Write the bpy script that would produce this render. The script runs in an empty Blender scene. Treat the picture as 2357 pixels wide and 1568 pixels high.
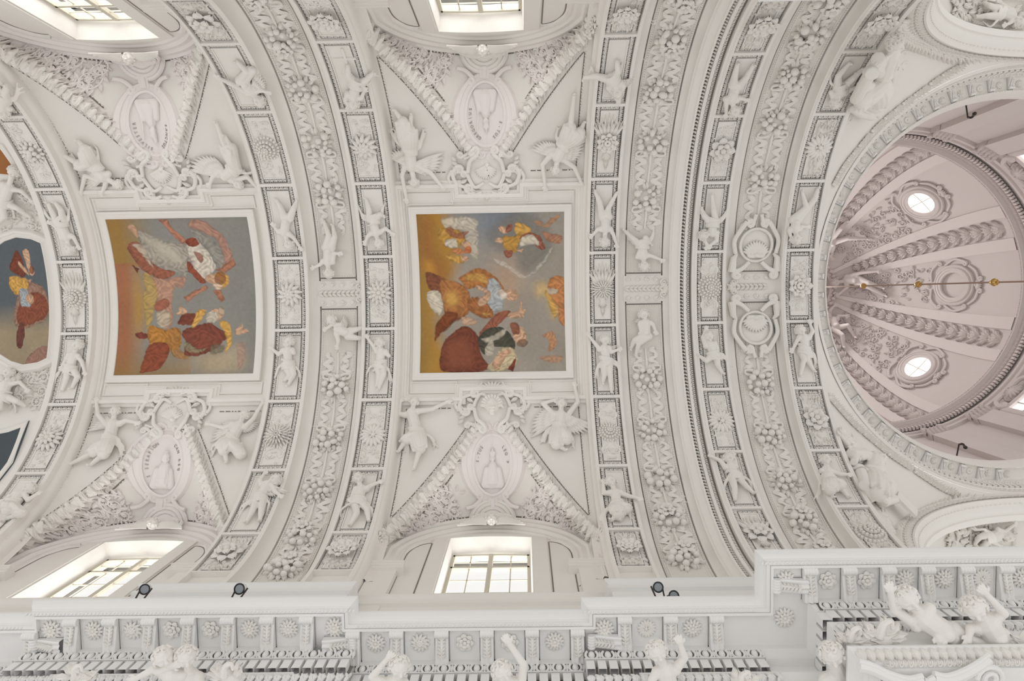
import bpy, math, random
import numpy as np
from mathutils import Matrix, Vector
random.seed(7); RNG=np.random.default_rng(7)
PI=math.pi
# ------------------------------------------------------------ camera
W_,H_=2357,1568
FP=1571.0; CA,CB,CC=.0652,.0128,-.0157; SX,SY=9.24,-1.23
CAM=np.array([0,.112,1.6])
def _rot(a,b,c):
    ca,sa=math.cos(a),math.sin(a);cb,sb=math.cos(b),math.sin(b);cc,sc=math.cos(c),math.sin(c)
    return np.array([[cc,-sc,0],[sc,cc,0],[0,0,1]])@np.array([[cb,0,sb],[0,1,0],[-sb,0,cb]])@np.array([[1,0,0],[0,ca,-sa],[0,sa,ca]])
CM=_rot(CA,CB,CC)
cd=bpy.data.cameras.new('camera'); cam=bpy.data.objects.new('camera',cd)
bpy.context.scene.collection.objects.link(cam)
cd.sensor_width=36; cd.lens=36*FP/W_; cd.shift_x=-SX/W_; cd.shift_y=SY/W_; cd.clip_end=200
rt,dn,fw=CM
cam.matrix_world=Matrix(((rt[0],-dn[0],-fw[0],CAM[0]),(rt[1],-dn[1],-fw[1],CAM[1]),(rt[2],-dn[2],-fw[2],CAM[2]),(0,0,0,1)))
sc=bpy.context.scene; sc.camera=cam
# ------------------------------------------------------------ world, light, exposure
wd=bpy.data.worlds.new('daylight'); sc.world=wd; wd.use_nodes=True
bg=wd.node_tree.nodes['Background']; bg.inputs[0].default_value=(1,.982,.96,1); bg.inputs[1].default_value=1.1
def area(name,loc,rot,sx,sy,power,col=(1,1,1)):
    l=bpy.data.lights.new(name,'AREA'); l.shape='RECTANGLE'; l.size=sx; l.size_y=sy; l.energy=power; l.color=col
    o=bpy.data.objects.new(name,l); sc.collection.objects.link(o); o.location=loc; o.rotation_euler=rot; return o
WIN_X=(-7.96,-.76)
for wx in WIN_X:                       # daylight coming in through the nave windows
    for s in (-1,1):
        area('window_daylight',(wx,s*6.4,13.9),(s*-PI/2,0,0),2.2,3.4,130,(1,.985,.97))
area('dome_fill',(11.85,0,30.2),(0,0,0),1.8,1.8,260,(1,.97,.95))  # added fill lamp below the lantern to brighten the dome
sc.view_settings.view_transform='Standard'; sc.view_settings.look='None'; sc.view_settings.gamma=1
sc.view_settings.use_curve_mapping=False; sc.view_settings.exposure=-.16
sc.cycles.max_bounces=8; sc.cycles.diffuse_bounces=5
# ------------------------------------------------------------ projection helpers
K=.977; ZC=12.756
def proj(P):
    q=(np.asarray(P,float)-CAM)@CM.T
    return np.stack([FP*q[...,0]/q[...,2]+W_/2+SX, FP*q[...,1]/q[...,2]+H_/2+SY],-1)
def ray(u,v):
    return np.array([(u-W_/2-SX)/FP,(v-H_/2-SY)/FP,1.])@CM
def on_y(u,v,y): d=ray(u,v); return CAM+d*(y-CAM[1])/d[1]
def on_z(u,v,z): d=ray(u,v); return CAM+d*(z-CAM[2])/d[2]
# ------------------------------------------------------------ surfaces: f(a,b)->point, map(P)=(a,b,h)
class Surf:
    g0=(0,0)
    def map(s,P):
        P=np.asarray(P,float).reshape(-1,3); a,b,h=P[:,0],P[:,1],P[:,2]
        p=s.f(a,b); n=s.n(a,b,p); return p+n*h[:,None]
    def n(s,a,b,p=None):
        e=.01; da=s.f(a+e,b)-s.f(a-e,b); db=s.f(a,b+e)-s.f(a,b-e)
        n=np.cross(db,da); n/=np.linalg.norm(n,axis=1)[:,None]+1e-12; return n
    def inv(s,u,v,h=0.,g=None):
        x=np.array(g or s.g0,float); t=np.array([u,v],float)
        def F(x): return proj(s.map([[x[0],x[1],h]]))[0]-t
        for _ in range(40):
            r=F(x)
            if abs(r).max()<.02: break
            e=1e-3; J=np.stack([(F(x+[e,0])-r)/e,(F(x+[0,e])-r)/e],-1)
            try: d=-np.linalg.solve(J,r)
            except Exception: break
            m=np.abs(d).max(); x=x+d*min(1,.7/max(m,1e-9))
        return x
    def frame(s,a,b,h=0.,rot=0.,scale=1.):
        p=s.map([[a,b,h]])[0]; e=.01
        n=s.n(np.array([a]),np.array([b]))[0]
        ea=(s.f(np.array([a+e]),np.array([b]))-s.f(np.array([a-e]),np.array([b])))[0]
        ea-=n*(ea@n); ea/=np.linalg.norm(ea); eb=np.cross(ea,n)  # right, down(image), n toward viewer
        c,q=math.cos(rot),math.sin(rot); X=ea*c+eb*q; Y=-ea*q+eb*c
        # local axes X,Y,n must be right handed: Y' = n x X
        Y=np.cross(n,X)
        M=Matrix([[X[i]*scale,Y[i]*scale,n[i]*scale,p[i]] for i in range(3)]+[[0,0,0,1]])
        return M
class Cyl(Surf):
    def __init__(s,r=5.): s.r=r
    def f(s,a,b):
        r=s.r; a=np.asarray(a,float); b=np.asarray(b,float)
        th=np.clip(b/5.,-PI/2,PI/2); ex=b/5.-th
        return np.stack([a+0*b,r*np.sin(th),ZC+K*r*np.cos(th)-5*np.abs(ex)],-1)
    def n(s,a,b,p=None):
        th=np.clip(np.asarray(b,float)/5.,-PI/2,PI/2)+0*np.asarray(a,float)
        n=np.stack([0*th,-K*np.sin(th),-np.cos(th)],-1); return n/np.linalg.norm(n,axis=1)[:,None]
RV=5.1                                  # vault shell radius
class Bay(Surf):
    """vault shell with a side lunette; a is X, b arc length, beyond the groin the lunette surface"""
    def __init__(s,cx,side): s.cx=cx; s.side=side; s.g0=(cx,side*3.)
    def bg(s,x): return 5*np.radians(30+np.minimum(np.abs(x)/2.12,1.15)*39.5)
    def wall(s,x):
        x=np.clip(np.abs(x),0,2.2)/2.2
        return np.stack([5.1+0*x,13.9+2.35*np.sqrt(np.maximum(1-x**2,0))**.9],-1)
    def bw(s,x): return 5.2+.95*(np.minimum(np.abs(x),2.2)/2.15)**2
    def f(s,a,b):
        a=np.asarray(a,float)+0*np.asarray(b,float); b=np.asarray(b,float)+0*a
        x=a-s.cx; sb=b*s.side; g=s.bg(x); w=s.bw(x)
        th=np.minimum(sb,g)/5.
        P=np.stack([a,RV*np.sin(th),ZC+K*RV*np.cos(th)],-1)
        t=np.clip((sb-g)/np.maximum(w-g,.05),0,1.3)[:,None] if sb.ndim else 0
        wl=s.wall(x); W=np.stack([a,wl[:,0],wl[:,1]],-1)
        P=P*(1-t)+W*t
        P[:,1]*=s.side
        return P
class Plane(Surf):
    def __init__(s,o,ea,eb): s.o=np.array(o,float); s.ea=np.array(ea,float); s.eb=np.array(eb,float); s.g0=(0,0)
    def f(s,a,b): a=np.asarray(a,float); b=np.asarray(b,float); return s.o+a[...,None]*s.ea+b[...,None]*s.eb
class World(Surf):
    def map(s,P): return np.asarray(P,float).reshape(-1,3)
WORLD=World()
# ------------------------------------------------------------ mesh builder
class MB:
    def __init__(s): s.v=[]; s.f=[]; s.n=0
    def add(s,V,Fs,surf=None):
        V=np.asarray(V,float).reshape(-1,3)
        if surf is not None: V=surf.map(V)
        s.v.append(V)
        for F in (Fs if isinstance(Fs,(list,tuple)) else [Fs]):
            if len(F): s.f.append(np.asarray(F,int)+s.n)
        s.n+=len(V)
    def build(s,name,mat,parent=None,smooth=True,origin=None,local=None):
        V=np.concatenate(s.v) if s.v else np.zeros((0,3))
        o=mesh_obj(name,V,s.f,mat,smooth,origin,local)
        if parent is not None:
            o.parent=parent
            if local is None: o.matrix_parent_inverse=parent.matrix_world.inverted()
        return o
def new_mesh(name,V,Fs,smooth=True):
    me=bpy.data.meshes.new(name); me.vertices.add(len(V)); me.vertices.foreach_set('co',np.ascontiguousarray(V,dtype=np.float32).ravel())
    li=np.concatenate([F.ravel() for F in Fs]) if Fs else np.zeros(0,int)
    cnt=np.concatenate([np.full(len(F),F.shape[1]) for F in Fs]) if Fs else np.zeros(0,int)
    me.loops.add(len(li)); me.loops.foreach_set('vertex_index',li.astype(np.int32))
    me.polygons.add(len(cnt)); st=np.concatenate([[0],np.cumsum(cnt)[:-1]]) if len(cnt) else cnt
    me.polygons.foreach_set('loop_start',st.astype(np.int32))
    me.polygons.foreach_set('use_smooth',np.full(len(cnt),smooth))
    me.update(calc_edges=True); me.validate(); return me
def mesh_obj(name,V,Fs,mat,smooth=True,origin=None,local=None):
    if origin is None: origin=V.mean(0) if local is None and len(V) else np.zeros(3)
    me=new_mesh(name,V-np.asarray(origin),Fs,smooth)
    if smooth: me.set_sharp_from_angle(angle=math.radians(42))
    me.materials.append(mat)
    o=bpy.data.objects.new(name,me); sc.collection.objects.link(o); o.location=origin
    bpy.context.view_layer.update() if False else None
    o.matrix_basis=Matrix.Translation(Vector(origin)); return o
def empty(name,loc=(0,0,0),M=None):
    o=bpy.data.objects.new(name,None); sc.collection.objects.link(o); o.empty_display_size=.2
    o.matrix_basis=M.copy() if M is not None else Matrix.Translation(Vector(loc)); return o
USED={}
def tag(o,label,cat,group=None,kind=None):
    if label in USED and not group: print('DUPLABEL',label)
    USED[label]=1
    o['label']=label; o['category']=cat
    if group: o['group']=group
    if kind: o['kind']=kind
    return o
def struct(o): o['kind']='structure'; return o
def child(o,parent):
    """parent an object placed in world space (parent transforms are set through matrix_basis)"""
    o.parent=parent; o.matrix_parent_inverse=parent.matrix_basis.inverted(); return o
# ------------------------------------------------------------ templates (a,b,h)
def quads(m,k,closed=False):
    i=np.arange(m-1)[:,None]; j=np.arange(k if closed else k-1)[None,:]; jn=(j+1)%k
    return np.stack(np.broadcast_arrays(i*k+j,i*k+jn,(i+1)*k+jn,(i+1)*k+j),-1).reshape(-1,4)
def tube(P,R,n=8,flat=1.,cap=True,up=(0,0,1)):
    P=np.asarray(P,float); m=len(P); R=np.broadcast_to(np.asarray(R,float),(m,))
    T=np.gradient(P,axis=0); T/=np.linalg.norm(T,axis=1)[:,None]+1e-12
    up=np.asarray(up,float); S=np.cross(T,up); L=np.linalg.norm(S,axis=1)
    bad=L<.05
    if bad.any(): S[bad]=np.cross(T[bad],[1.,.02,0]) ; L=np.linalg.norm(S,axis=1)
    S/=L[:,None]; U=np.cross(S,T)
    ph=np.linspace(0,2*PI,n,endpoint=False)
    V=P[:,None]+S[:,None]*(R[:,None]*np.cos(ph))[...,None]+U[:,None]*(R[:,None]*np.sin(ph)*flat)[...,None]
    V=V.reshape(-1,3); F=[quads(m,n,True)]
    if cap:
        V=np.concatenate([V,P[:1],P[-1:]]); j=np.arange(n); c0=m*n
        F.append(np.stack([np.full(n,c0),(j+1)%n,j],-1)); F.append(np.stack([np.full(n,c0+1),(m-1)*n+j,(m-1)*n+(j+1)%n],-1))
    return V,F
def sphere(c=(0,0,0),r=(1,1,1),n=10,m=7,half=False):
    r=np.broadcast_to(np.asarray(r,float),(3,)); lo=0 if half else -PI/2
    t=np.linspace(lo,PI/2,m); p=np.linspace(0,2*PI,n,endpoint=False)
    V=np.stack([np.cos(t)[:,None]*np.cos(p)*r[0],np.cos(t)[:,None]*np.sin(p)*r[1],(np.sin(t)[:,None]+0*p)*r[2]],-1)+np.asarray(c,float)
    return V.reshape(-1,3),[quads(m,n,True)]
def box(x0,x1,y0,y1,z0,z1,na=1,nb=1):
    """box in a,b,h; na,nb subdivisions so that it can follow a curved surface"""
    xs=np.linspace(x0,x1,na+1); ys=np.linspace(y0,y1,nb+1)
    per=[(x,y0) for x in xs]+[(x1,y) for y in ys[1:]]+[(x,y1) for x in xs[::-1][1:]]+[(x0,y) for y in ys[::-1][1:-1]]
    per=np.array(per); k=len(per)
    V=np.concatenate([np.c_[per,np.full(k,z0)],np.c_[per,np.full(k,z1)]]); F=[quads(2,k,True)]
    g=np.array([[x,y,z1] for x in xs for y in ys]); n0=len(V)
    F.append(quads(na+1,nb+1)+n0); V=np.concatenate([V,g]); return V,F
def xf(T,loc=(0,0,0),rot=0.,s=1.,sy=None,sz=None):
    V,F=T; s=np.array([s,s if sy is None else sy,s if sz is None else sz],float); c,q=math.cos(rot),math.sin(rot)
    P=V*s; return np.stack([P[:,0]*c-P[:,1]*q,P[:,0]*q+P[:,1]*c,P[:,2]],-1)+np.asarray(loc,float),F
def leaf(l=1.,w=.4,h=.25,curl=.25,n=6,lobes=0):
    """pointed leaf growing along +b from the origin, ridge up, tip curling up"""
    t=np.linspace(0,1,n+1); wd=w*.5*np.sin(PI*np.clip(t,.04,.985)**.8)**.8
    if lobes: wd=wd*(1+.3*np.sin(t*PI*2*lobes))
    rows=[]
    for i,tt in enumerate(t):
        z=h*math.sin(PI*min(1,tt*1.1))*.8+curl*tt*tt
        rows.append([[-wd[i],tt*l,z-h*.55],[-wd[i]*.45,tt*l,z],[0,tt*l,z-h*.16],[wd[i]*.45,tt*l,z],[wd[i],tt*l,z-h*.55],[wd[i]*.5,tt*l,z-h*1.1],[-wd[i]*.5,tt*l,z-h*1.1]])
    return np.array(rows).reshape(-1,3),[quads(n+1,7,True)]
def petal(l=1.,w=.5,h=.2,n=4,tip=.8):
    t=np.linspace(0,1,n+1); wd=w*.5*(np.sin(PI*np.clip(t*.78+.08,0,1)))
    wd[-1]*=.35
    rows=[]
    for i,tt in enumerate(t):
        z=h*math.sin(PI*(tt**tip)*.93)
        rows.append([[-wd[i],tt*l,z-h*.35],[-wd[i]*.5,tt*l,z],[0,tt*l,z-h*.04],[wd[i]*.5,tt*l,z],[wd[i],tt*l,z-h*.35],[0,tt*l,z-h*.8]])
    return np.array(rows).reshape(-1,3),[quads(n+1,6,True)]
def spiral(c,r0,r1,turns,a0=0.,dirn=1,n=28):
    t=np.linspace(0,1,n); r=r0+(r1-r0)*t**.8; a=a0+dirn*turns*2*PI*t
    return np.stack([c[0]+r*np.cos(a),c[1]+r*np.sin(a),0*t],-1)
def smoothpath(P,n=24):
    P=np.asarray(P,float); k=len(P)
    if k<3: 
        t=np.linspace(0,1,n)[:,None]; return P[0]*(1-t)+P[-1]*t
    Q=np.concatenate([[2*P[0]-P[1]],P,[2*P[-1]-P[-2]]]); out=[]
    per=max(2,n//(k-1))
    for i in range(k-1):
        p0,p1,p2,p3=Q[i:i+4]
        for t in np.linspace(0,1,per,endpoint=False):
            out.append(.5*((2*p1)+(-p0+p2)*t+(2*p0-5*p1+4*p2-p3)*t*t+(-p0+3*p1-3*p2+p3)*t**3))
    out.append(P[-1]); return np.array(out)
def sweep(path,prof,closed=False,step=.25,left=1):
    """profile [(offset,h)] along a polyline in (a,b), mitred corners"""
    P=np.asarray(path,float); n=len(P)
    seg=[(P[i],P[(i+1)%n]) for i in range(n if closed else n-1)]
    rows=[]
    dirs=[(q-p)/max(np.linalg.norm(q-p),1e-9) for p,q in seg]
    nr=[np.array([-d[1],d[0]])*left for d in dirs]
    def mit(i):
        if closed: a,b=nr[(i-1)%len(nr)],nr[i%len(nr)]
        else:
            a=nr[max(i-1,0)]; b=nr[min(i,len(nr)-1)]
        m=a+b; L=m@m
        return m*2/L if L>.3 else b
    for i,(p,q) in enumerate(seg):
        m0,m1=mit(i),mit(i+1); k=max(1,int(np.ceil(np.linalg.norm(q-p)/step)))
        ts=np.linspace(0,1,k+1)
        for t in ts:
            rows.append((p*(1-t)+q*t,m0*(1-t)+m1*t))
    prof=np.asarray(prof,float); V=[]
    for c,m in rows:
        for o,h in prof: V.append([c[0]+m[0]*o,c[1]+m[1]*o,h])
    V=np.array(V); m_=len(rows)
    F=quads(m_,len(prof)); 
    return V,[F]
# ------------------------------------------------------------ materials
def mat_plaster(name,col,rough=.75,var=.03,bump=.15,scale=6.,bs=38.):
    m=bpy.data.materials.new(name); m.use_nodes=True; nt=m.node_tree; b=nt.nodes['Principled BSDF']
    b.inputs['Roughness'].default_value=rough; b.inputs['Specular IOR Level'].default_value=.25
    tc=nt.nodes.new('ShaderNodeNewGeometry'); nz=nt.nodes.new('ShaderNodeTexNoise'); nz.inputs['Scale'].default_value=scale*.15; nz.inputs['Detail'].default_value=5
    nt.links.new(tc.outputs['Position'],nz.inputs['Vector'])
    mx=nt.nodes.new('ShaderNodeMix'); mx.data_type='RGBA'; mx.inputs[6].default_value=(*[c*(1-var) for c in col],1); mx.inputs[7].default_value=(*[min(1,c*(1+var)) for c in col],1)
    nt.links.new(nz.outputs['Fac'],mx.inputs[0]); nt.links.new(mx.outputs[2],b.inputs['Base Color'])
    n2=nt.nodes.new('ShaderNodeTexNoise'); n2.inputs['Scale'].default_value=bs; n2.inputs['Detail'].default_value=3
    nt.links.new(tc.outputs['Position'],n2.inputs['Vector'])
    bp=nt.nodes.new('ShaderNodeBump'); bp.inputs['Strength'].default_value=bump; bp.inputs['Distance'].default_value=.01
    nt.links.new(n2.outputs['Fac'],bp.inputs['Height']); nt.links.new(bp.outputs['Normal'],b.inputs['Normal'])
    return m
WHITE=mat_plaster('white_lime_plaster',(.825,.803,.768))
STUCCO=mat_plaster('white_stucco',(.825,.803,.768),bump=.3,bs=60)
WARM=mat_plaster('cream_plaster_ground',(.755,.73,.69),bump=.3)
PINK=mat_plaster('rose_white_plaster',(.835,.795,.78))
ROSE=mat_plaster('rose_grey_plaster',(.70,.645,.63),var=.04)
COOL=mat_plaster('bright_white_plaster',(.83,.822,.815))
BUFF=mat_plaster('greyish_cream_soffit',(.70,.665,.635))
SHADE_JOINT=mat_plaster('recess_shade_and_joints',(.22,.20,.18),var=.25,scale=30)  # recess shade painted as a dark tone; joint and outline strips share it
def simple(name,col,rough=.5,metal=0.):
    m=bpy.data.materials.new(name); m.use_nodes=True; b=m.node_tree.nodes['Principled BSDF']
    b.inputs['Base Color'].default_value=(*col,1); b.inputs['Roughness'].default_value=rough; b.inputs['Metallic'].default_value=metal; return m
BRASS=simple('brass',(.55,.36,.12),.3,1.); BRONZE=simple('dark_iron',(.06,.05,.045),.5,.6)
SASH=mat_plaster('cream_painted_wood',(.62,.58,.48),.5,bump=.05); BLACKM=simple('black_metal',(.02,.02,.025),.4,.3)
LENS=simple('grey_lens',(.25,.28,.3),.15); CABLE=simple('rope_cord',(.35,.24,.18),.7)
GLASS=bpy.data.materials.new('window_glass'); GLASS.use_nodes=True
_nt=GLASS.node_tree; _nt.nodes.remove(_nt.nodes['Principled BSDF'])
_t=_nt.nodes.new('ShaderNodeBsdfTransparent'); _g=_nt.nodes.new('ShaderNodeBsdfGlossy'); _g.inputs['Roughness'].default_value=.05
_m=_nt.nodes.new('ShaderNodeMixShader'); _m.inputs[0].default_value=.06
_nt.links.new(_t.outputs[0],_m.inputs[1]); _nt.links.new(_g.outputs[0],_m.inputs[2]); _nt.links.new(_m.outputs[0],_nt.nodes['Material Output'].inputs[0])
LIT=bpy.data.materials.new('sunlit_window_pane'); LIT.use_nodes=True; _b=LIT.node_tree.nodes['Principled BSDF']; _b.inputs['Base Color'].default_value=(.9,.9,.9,1); _b.inputs['Emission Color'].default_value=(1,.97,.95,1); _b.inputs['Emission Strength'].default_value=1.6
# ============================================================ THE SETTING
C5=Cyl(5.0)
def arc_shell(name,prof,mat,bmax=5*PI/2+1.9,nb=120,kind='structure'):
    """profile [(X,r)] carried round the vault and down its piers"""
    b=np.concatenate([[-bmax],np.linspace(-5*PI/2,5*PI/2,nb),[bmax]]); pr=np.array(prof)
    A,B=np.meshgrid(pr[:,0],b); Hh=5.-np.broadcast_to(pr[:,1],A.shape)
    m=MB(); m.add(np.stack([A.ravel(),B.ravel(),Hh.ravel()],-1),[quads(len(b),len(pr))],C5)
    o=m.build(name,mat)
    if kind: struct(o)
    return o
def rr(x0,x1,r0,r1,n=5,conv=1):
    """quarter-round cove from (x0,r0) to (x1,r1)"""
    t=np.linspace(0,PI/2,n+1)
    if conv>0: return [(x0+(x1-x0)*math.sin(q),r0+(r1-r0)*(1-math.cos(q))) for q in t]
    return [(x0+(x1-x0)*(1-math.cos(q)),r0+(r1-r0)*math.sin(q)) for q in t]
def cofband(x0,x1): return [(x0,4.76),(x0,4.75),(x0+.055,4.75),(x0+.055,4.86),(x1-.055,4.86),(x1-.055,4.75),(x1,4.75)]
def ribband(x0,x1): return [(x0-.03,4.985),(x0-.03,5.12),(x0,5.12),(x0,5.0),(x1,5.0),(x1,5.12),(x1+.03,5.12),(x1+.03,4.985)]
BANDS={'L':(-10.85,-10.085),'B1':(-5.84,-5.02),'B2':(-3.74,-2.955),'A1':(1.46,2.16),'C1':(3.92,4.62),'C2':(5.955,6.69)}
RIBS={'B':(-4.77,-3.94),'A':(2.39,3.205),'C':(4.89,5.80)}
arc_shell('trim_1',[(-11.3,5.1),(-10.95,5.1),(-10.93,4.76)]+cofband(*BANDS['L'])+[(-10.06,4.76),(-10.04,4.9)]+rr(-10.04,-9.93,4.9,5.02)+[(-9.93,5.1),(-9.8,5.12)],WHITE)
arc_shell('trim_2',[(-6.1,5.12),(-5.99,5.1),(-5.97,4.95)]+rr(-5.97,-5.86,4.95,4.77)+cofband(*BANDS['B1'])+[(-4.99,4.76)]+rr(-4.99,-4.84,4.78,4.985,5,-1)+ribband(*RIBS['B'])+rr(-3.89,-3.77,4.985,4.77,5,1)+cofband(*BANDS['B2'])+[(-2.93,4.77)]+rr(-2.93,-2.84,4.8,5.02)+[(-2.8,5.1),(-2.7,5.12)],WHITE)
arc_shell('trim_3',[(1.22,5.12),(1.36,5.1),(1.37,4.95)]+rr(1.37,1.44,4.95,4.77)+cofband(*BANDS['A1'])+[(2.18,4.77)]+rr(2.18,2.33,4.78,4.985,5,-1)+ribband(*RIBS['A'])
  +rr(3.25,3.36,4.985,4.86)+[(3.38,4.86),(3.41,4.83),(3.55,4.83),(3.56,4.80),(3.60,4.80),(3.60,4.88),(3.68,4.88),(3.68,4.79),(3.74,4.79),(3.74,4.87),(3.86,4.87),(3.86,4.77)]
  +cofband(*BANDS['C1'])+[(4.64,4.77)]+rr(4.64,4.83,4.78,4.985,5,-1)+ribband(*RIBS['C'])+rr(5.84,5.92,4.985,4.77)+cofband(*BANDS['C2'])+[(6.72,4.75),(6.75,4.8),(6.80,5.1)],WHITE)
# vault shell between the arches, with the lunettes cut in
def bay_shell(cx,x0,x1,idx):
    for s in (-1,1):
        S=Bay(cx,s); na,nb=60,54
        a=np.linspace(x0,x1,na+1); m=MB()
        t1=np.linspace(0,1,nb//2+1); t2=np.linspace(0,1,nb//2+1)[1:]
        V=[]
        for aa in a:
            g=S.bg(np.array(aa-cx)); w=float(S.bw(np.array([aa-cx]))[0])
            bb=np.concatenate([t1*g,g+t2*max(w-g,.02)]); V+= [[aa,s*q,0] for q in bb]
        m.add(V,[quads(na+1,len(t1)+len(t2))],S); o=m.build('ceiling_vault',WHITE); struct(o)
bay_shell(-7.96,-10.1,-5.9,1); bay_shell(-.76,-2.9,1.4,2); bay_shell(-15.1,-17.2,-10.9,0)
# lunette walls with window openings
def poly_hole_wall(cx,s,name):
    """wall plane at y=s*5.1 under the wall arch, opening with a shallow segmental head"""
    S=Plane((cx,s*5.1,0),(1,0,0),(0,0,1)); B=Bay(cx,s)
    hw=.835
    def top(x): return B.wall(np.array([x]))[0,1]+.02
    def head(x): return 15.40+.08*(1-(x/hw)**2)
    xs=np.concatenate([np.linspace(-2.2,-hw,16),np.linspace(-hw,hw,13),np.linspace(hw,2.2,16)])
    m=MB()
    V=[];n=len(xs)
    for i,x in enumerate(xs):
        lo=10.2
        if 16<=i<16+13: lo=head(x)
        tp=max(top(x),13.7); V+=[[cx+x,s*5.1,lo],[cx+x,s*5.1,tp]]
    m.add(V,[quads(n,2)])
    # splayed reveal
    yo,hw2=5.62,.80
    pts=[(-hw,12.6)]+[(x,head(x)) for x in np.linspace(-hw,hw,13)]+[(hw,12.6)]
    R=[]
    for x,z in pts: R+=[[cx+x,s*5.1,z],[cx+x*hw2/hw*.985,s*yo,z-(.0 if z<13 else .03)]]
    m.add(R,[quads(len(pts),2)])
    m.add([[cx-hw,s*5.1,12.6],[cx+hw,s*5.1,12.6],[cx+hw2,s*yo,12.6],[cx-hw2,s*yo,12.6]],[np.array([[0,1,2,3]])])
    # outer wall face beyond the reveal
    o=m.build(name,WHITE,smooth=False); struct(o)
def wallmap(cx,s): return Plane((cx,s*5.1,0),(1,0,0),(0,0,1))
class WallS(Surf):
    def __init__(s,cx,sd,y=5.1): s.cx,s.sd,s.y=cx,sd,y; s.g0=(0,14.5)
    def f(s,a,b): a=np.asarray(a,float); b=np.asarray(b,float); return np.stack([s.cx+a,0*a+s.sd*s.y,b+0*a],-1)
    def n(s,a,b,p=None): return np.stack([0*a,0*a-s.sd,0*a],-1)
for cx in (-7.96,-.76,-15.1):
    for s in (-1,1): poly_hole_wall(cx,s,'wall_'+('north' if s<0 else 'south'))
# archivolt over each lunette wall, side panels and imposts
def archivolt(cx,s):
    B=Bay(cx,s); Wm=WallS(cx,s); xs=np.linspace(-2.12,2.12,61); w=B.wall(xs)
    path=np.stack([xs,w[:,1]],-1); path=np.concatenate([[[-2.12,13.0]],path,[[2.12,13.0]]])
    m=MB(); prof=[(-.02,.0),(0,.16),(.06,.17),(.09,.12),(.2,.13),(.24,.08),(.34,.09),(.38,.03),(.46,.035),(.5,0)]
    ctr=np.array([0,13.0])
    V=[]; k=len(path)
    T=np.gradient(path,axis=0); T/=np.linalg.norm(T,axis=1)[:,None]; N=np.stack([T[:,1],-T[:,0]],-1)
    N[0]=N[1]*0+[1,0]; N[-1]=[-1,0]
    for i in range(k):
        for o_,h in prof: V.append([path[i,0]+N[i,0]*o_,path[i,1]+N[i,1]*o_,h])
    m.add(V,[quads(k,len(prof))],Wm)
    a=m.build('trim_4',PINK if cx<-3 else WHITE); struct(a)
    # cornice blocks (imposts) and sunk side panels
    for q in (-1,1):
        m=MB()
        for z,e in ((13.52,.17),(13.58,.2),(13.64,.23),(13.70,.19)): m.add(*box(q*1.80-(.32 if q>0 else .35),q*1.80+(.35 if q>0 else .32),z-.03,z+.03,0,e),Wm)
        m.add(*box(q*1.86-.2,q*1.86+.26,10.2,13.5,0,.12),Wm)
        struct(m.build('trim_5',WHITE,smooth=False))
        m=MB()                      # raised pilaster strip beside window and thin dark joint lines
        m.add(*box(min(q*.86,q*1.14),max(q*.86,q*1.14),10.2,15.32,0,.035),Wm)
        struct(m.build('trim_6',WHITE,smooth=False))
        m=MB(); path=[(q*1.18,12.4),(q*1.18,15.1)]; 
        arc=[(q*(1.18+.42*math.sin(t)),14.4+.72*math.cos(t)) for t in np.linspace(0,PI/2,9)]+[(q*1.6,12.4)]
        m.add(*sweep(path,[(-.012,.004),(.012,.004)]),Wm); m.add(*sweep(arc,[(-.012,.004),(.012,.004)]),Wm)
        struct(m.build('trim_7',SHADE_JOINT,smooth=False))
        m=MB(); arc2=[(q*(1.18+.5*math.sin(t)),14.42+.80*math.cos(t)) for t in np.linspace(.1,PI/2,9)]+[(q*1.68,12.4)]
        m.add(*sweep(arc2,[(-.03,0),(-.025,.045),(.02,.05),(.03,0)]),Wm)
        struct(m.build('trim_8',WHITE))
for cx in (-7.96,-.76,-15.1):
    for s in (-1,1): archivolt(cx,s)
# windows: frame, mullions, panes
def make_window(cx,s,idx):
    r=empty('window_%d'%idx,(cx,s*5.5,12.5)); struct(r)
    Wm=WallS(cx,s,5.5); m=MB()
    z0,z1,hw=12.55,15.36,.78
    hd=lambda x: z1+.05*(1-(x/hw)**2)-.02
    for q in (-1,1): m.add(*box(q*hw-.04,q*hw+.04,z0,z1,-.03,.05),Wm)
    m.add(*box(-.045,.045,z0,z1+.04,-.03,.06),Wm)
    xs=np.linspace(-hw,hw,13); top=[(x,hd(x)) for x in xs]
    m.add(*sweep(top,[(-.05,-.03),(-.05,.05),(.02,.05),(.02,-.03)]),Wm)
    for z in (z0,14.75): m.add(*box(-hw,hw,z-.05,z+.02,-.03,.05),Wm)
    child(m.build('frame',SASH,smooth=False),r)
    m=MB()
    for q in (-.41,.41): m.add(*box(q-.011,q+.011,z0,z1,-.01,.015),Wm)
    for z in (13.1,13.65,14.2,15.08): m.add(*box(-hw,hw,z-.01,z+.01,-.01,.015),Wm)
    child(m.build('glazing_bars',SASH,smooth=False),r)
    m=MB(); m.add(*box(-hw,hw,z0,z1,-.006,.0),Wm)
    g=child(m.build('pane',GLASS,smooth=False),r)
i=1
for cx in (-7.96,-.76):
    for s in (-1,1): make_window(cx,s,i); i+=1
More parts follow.
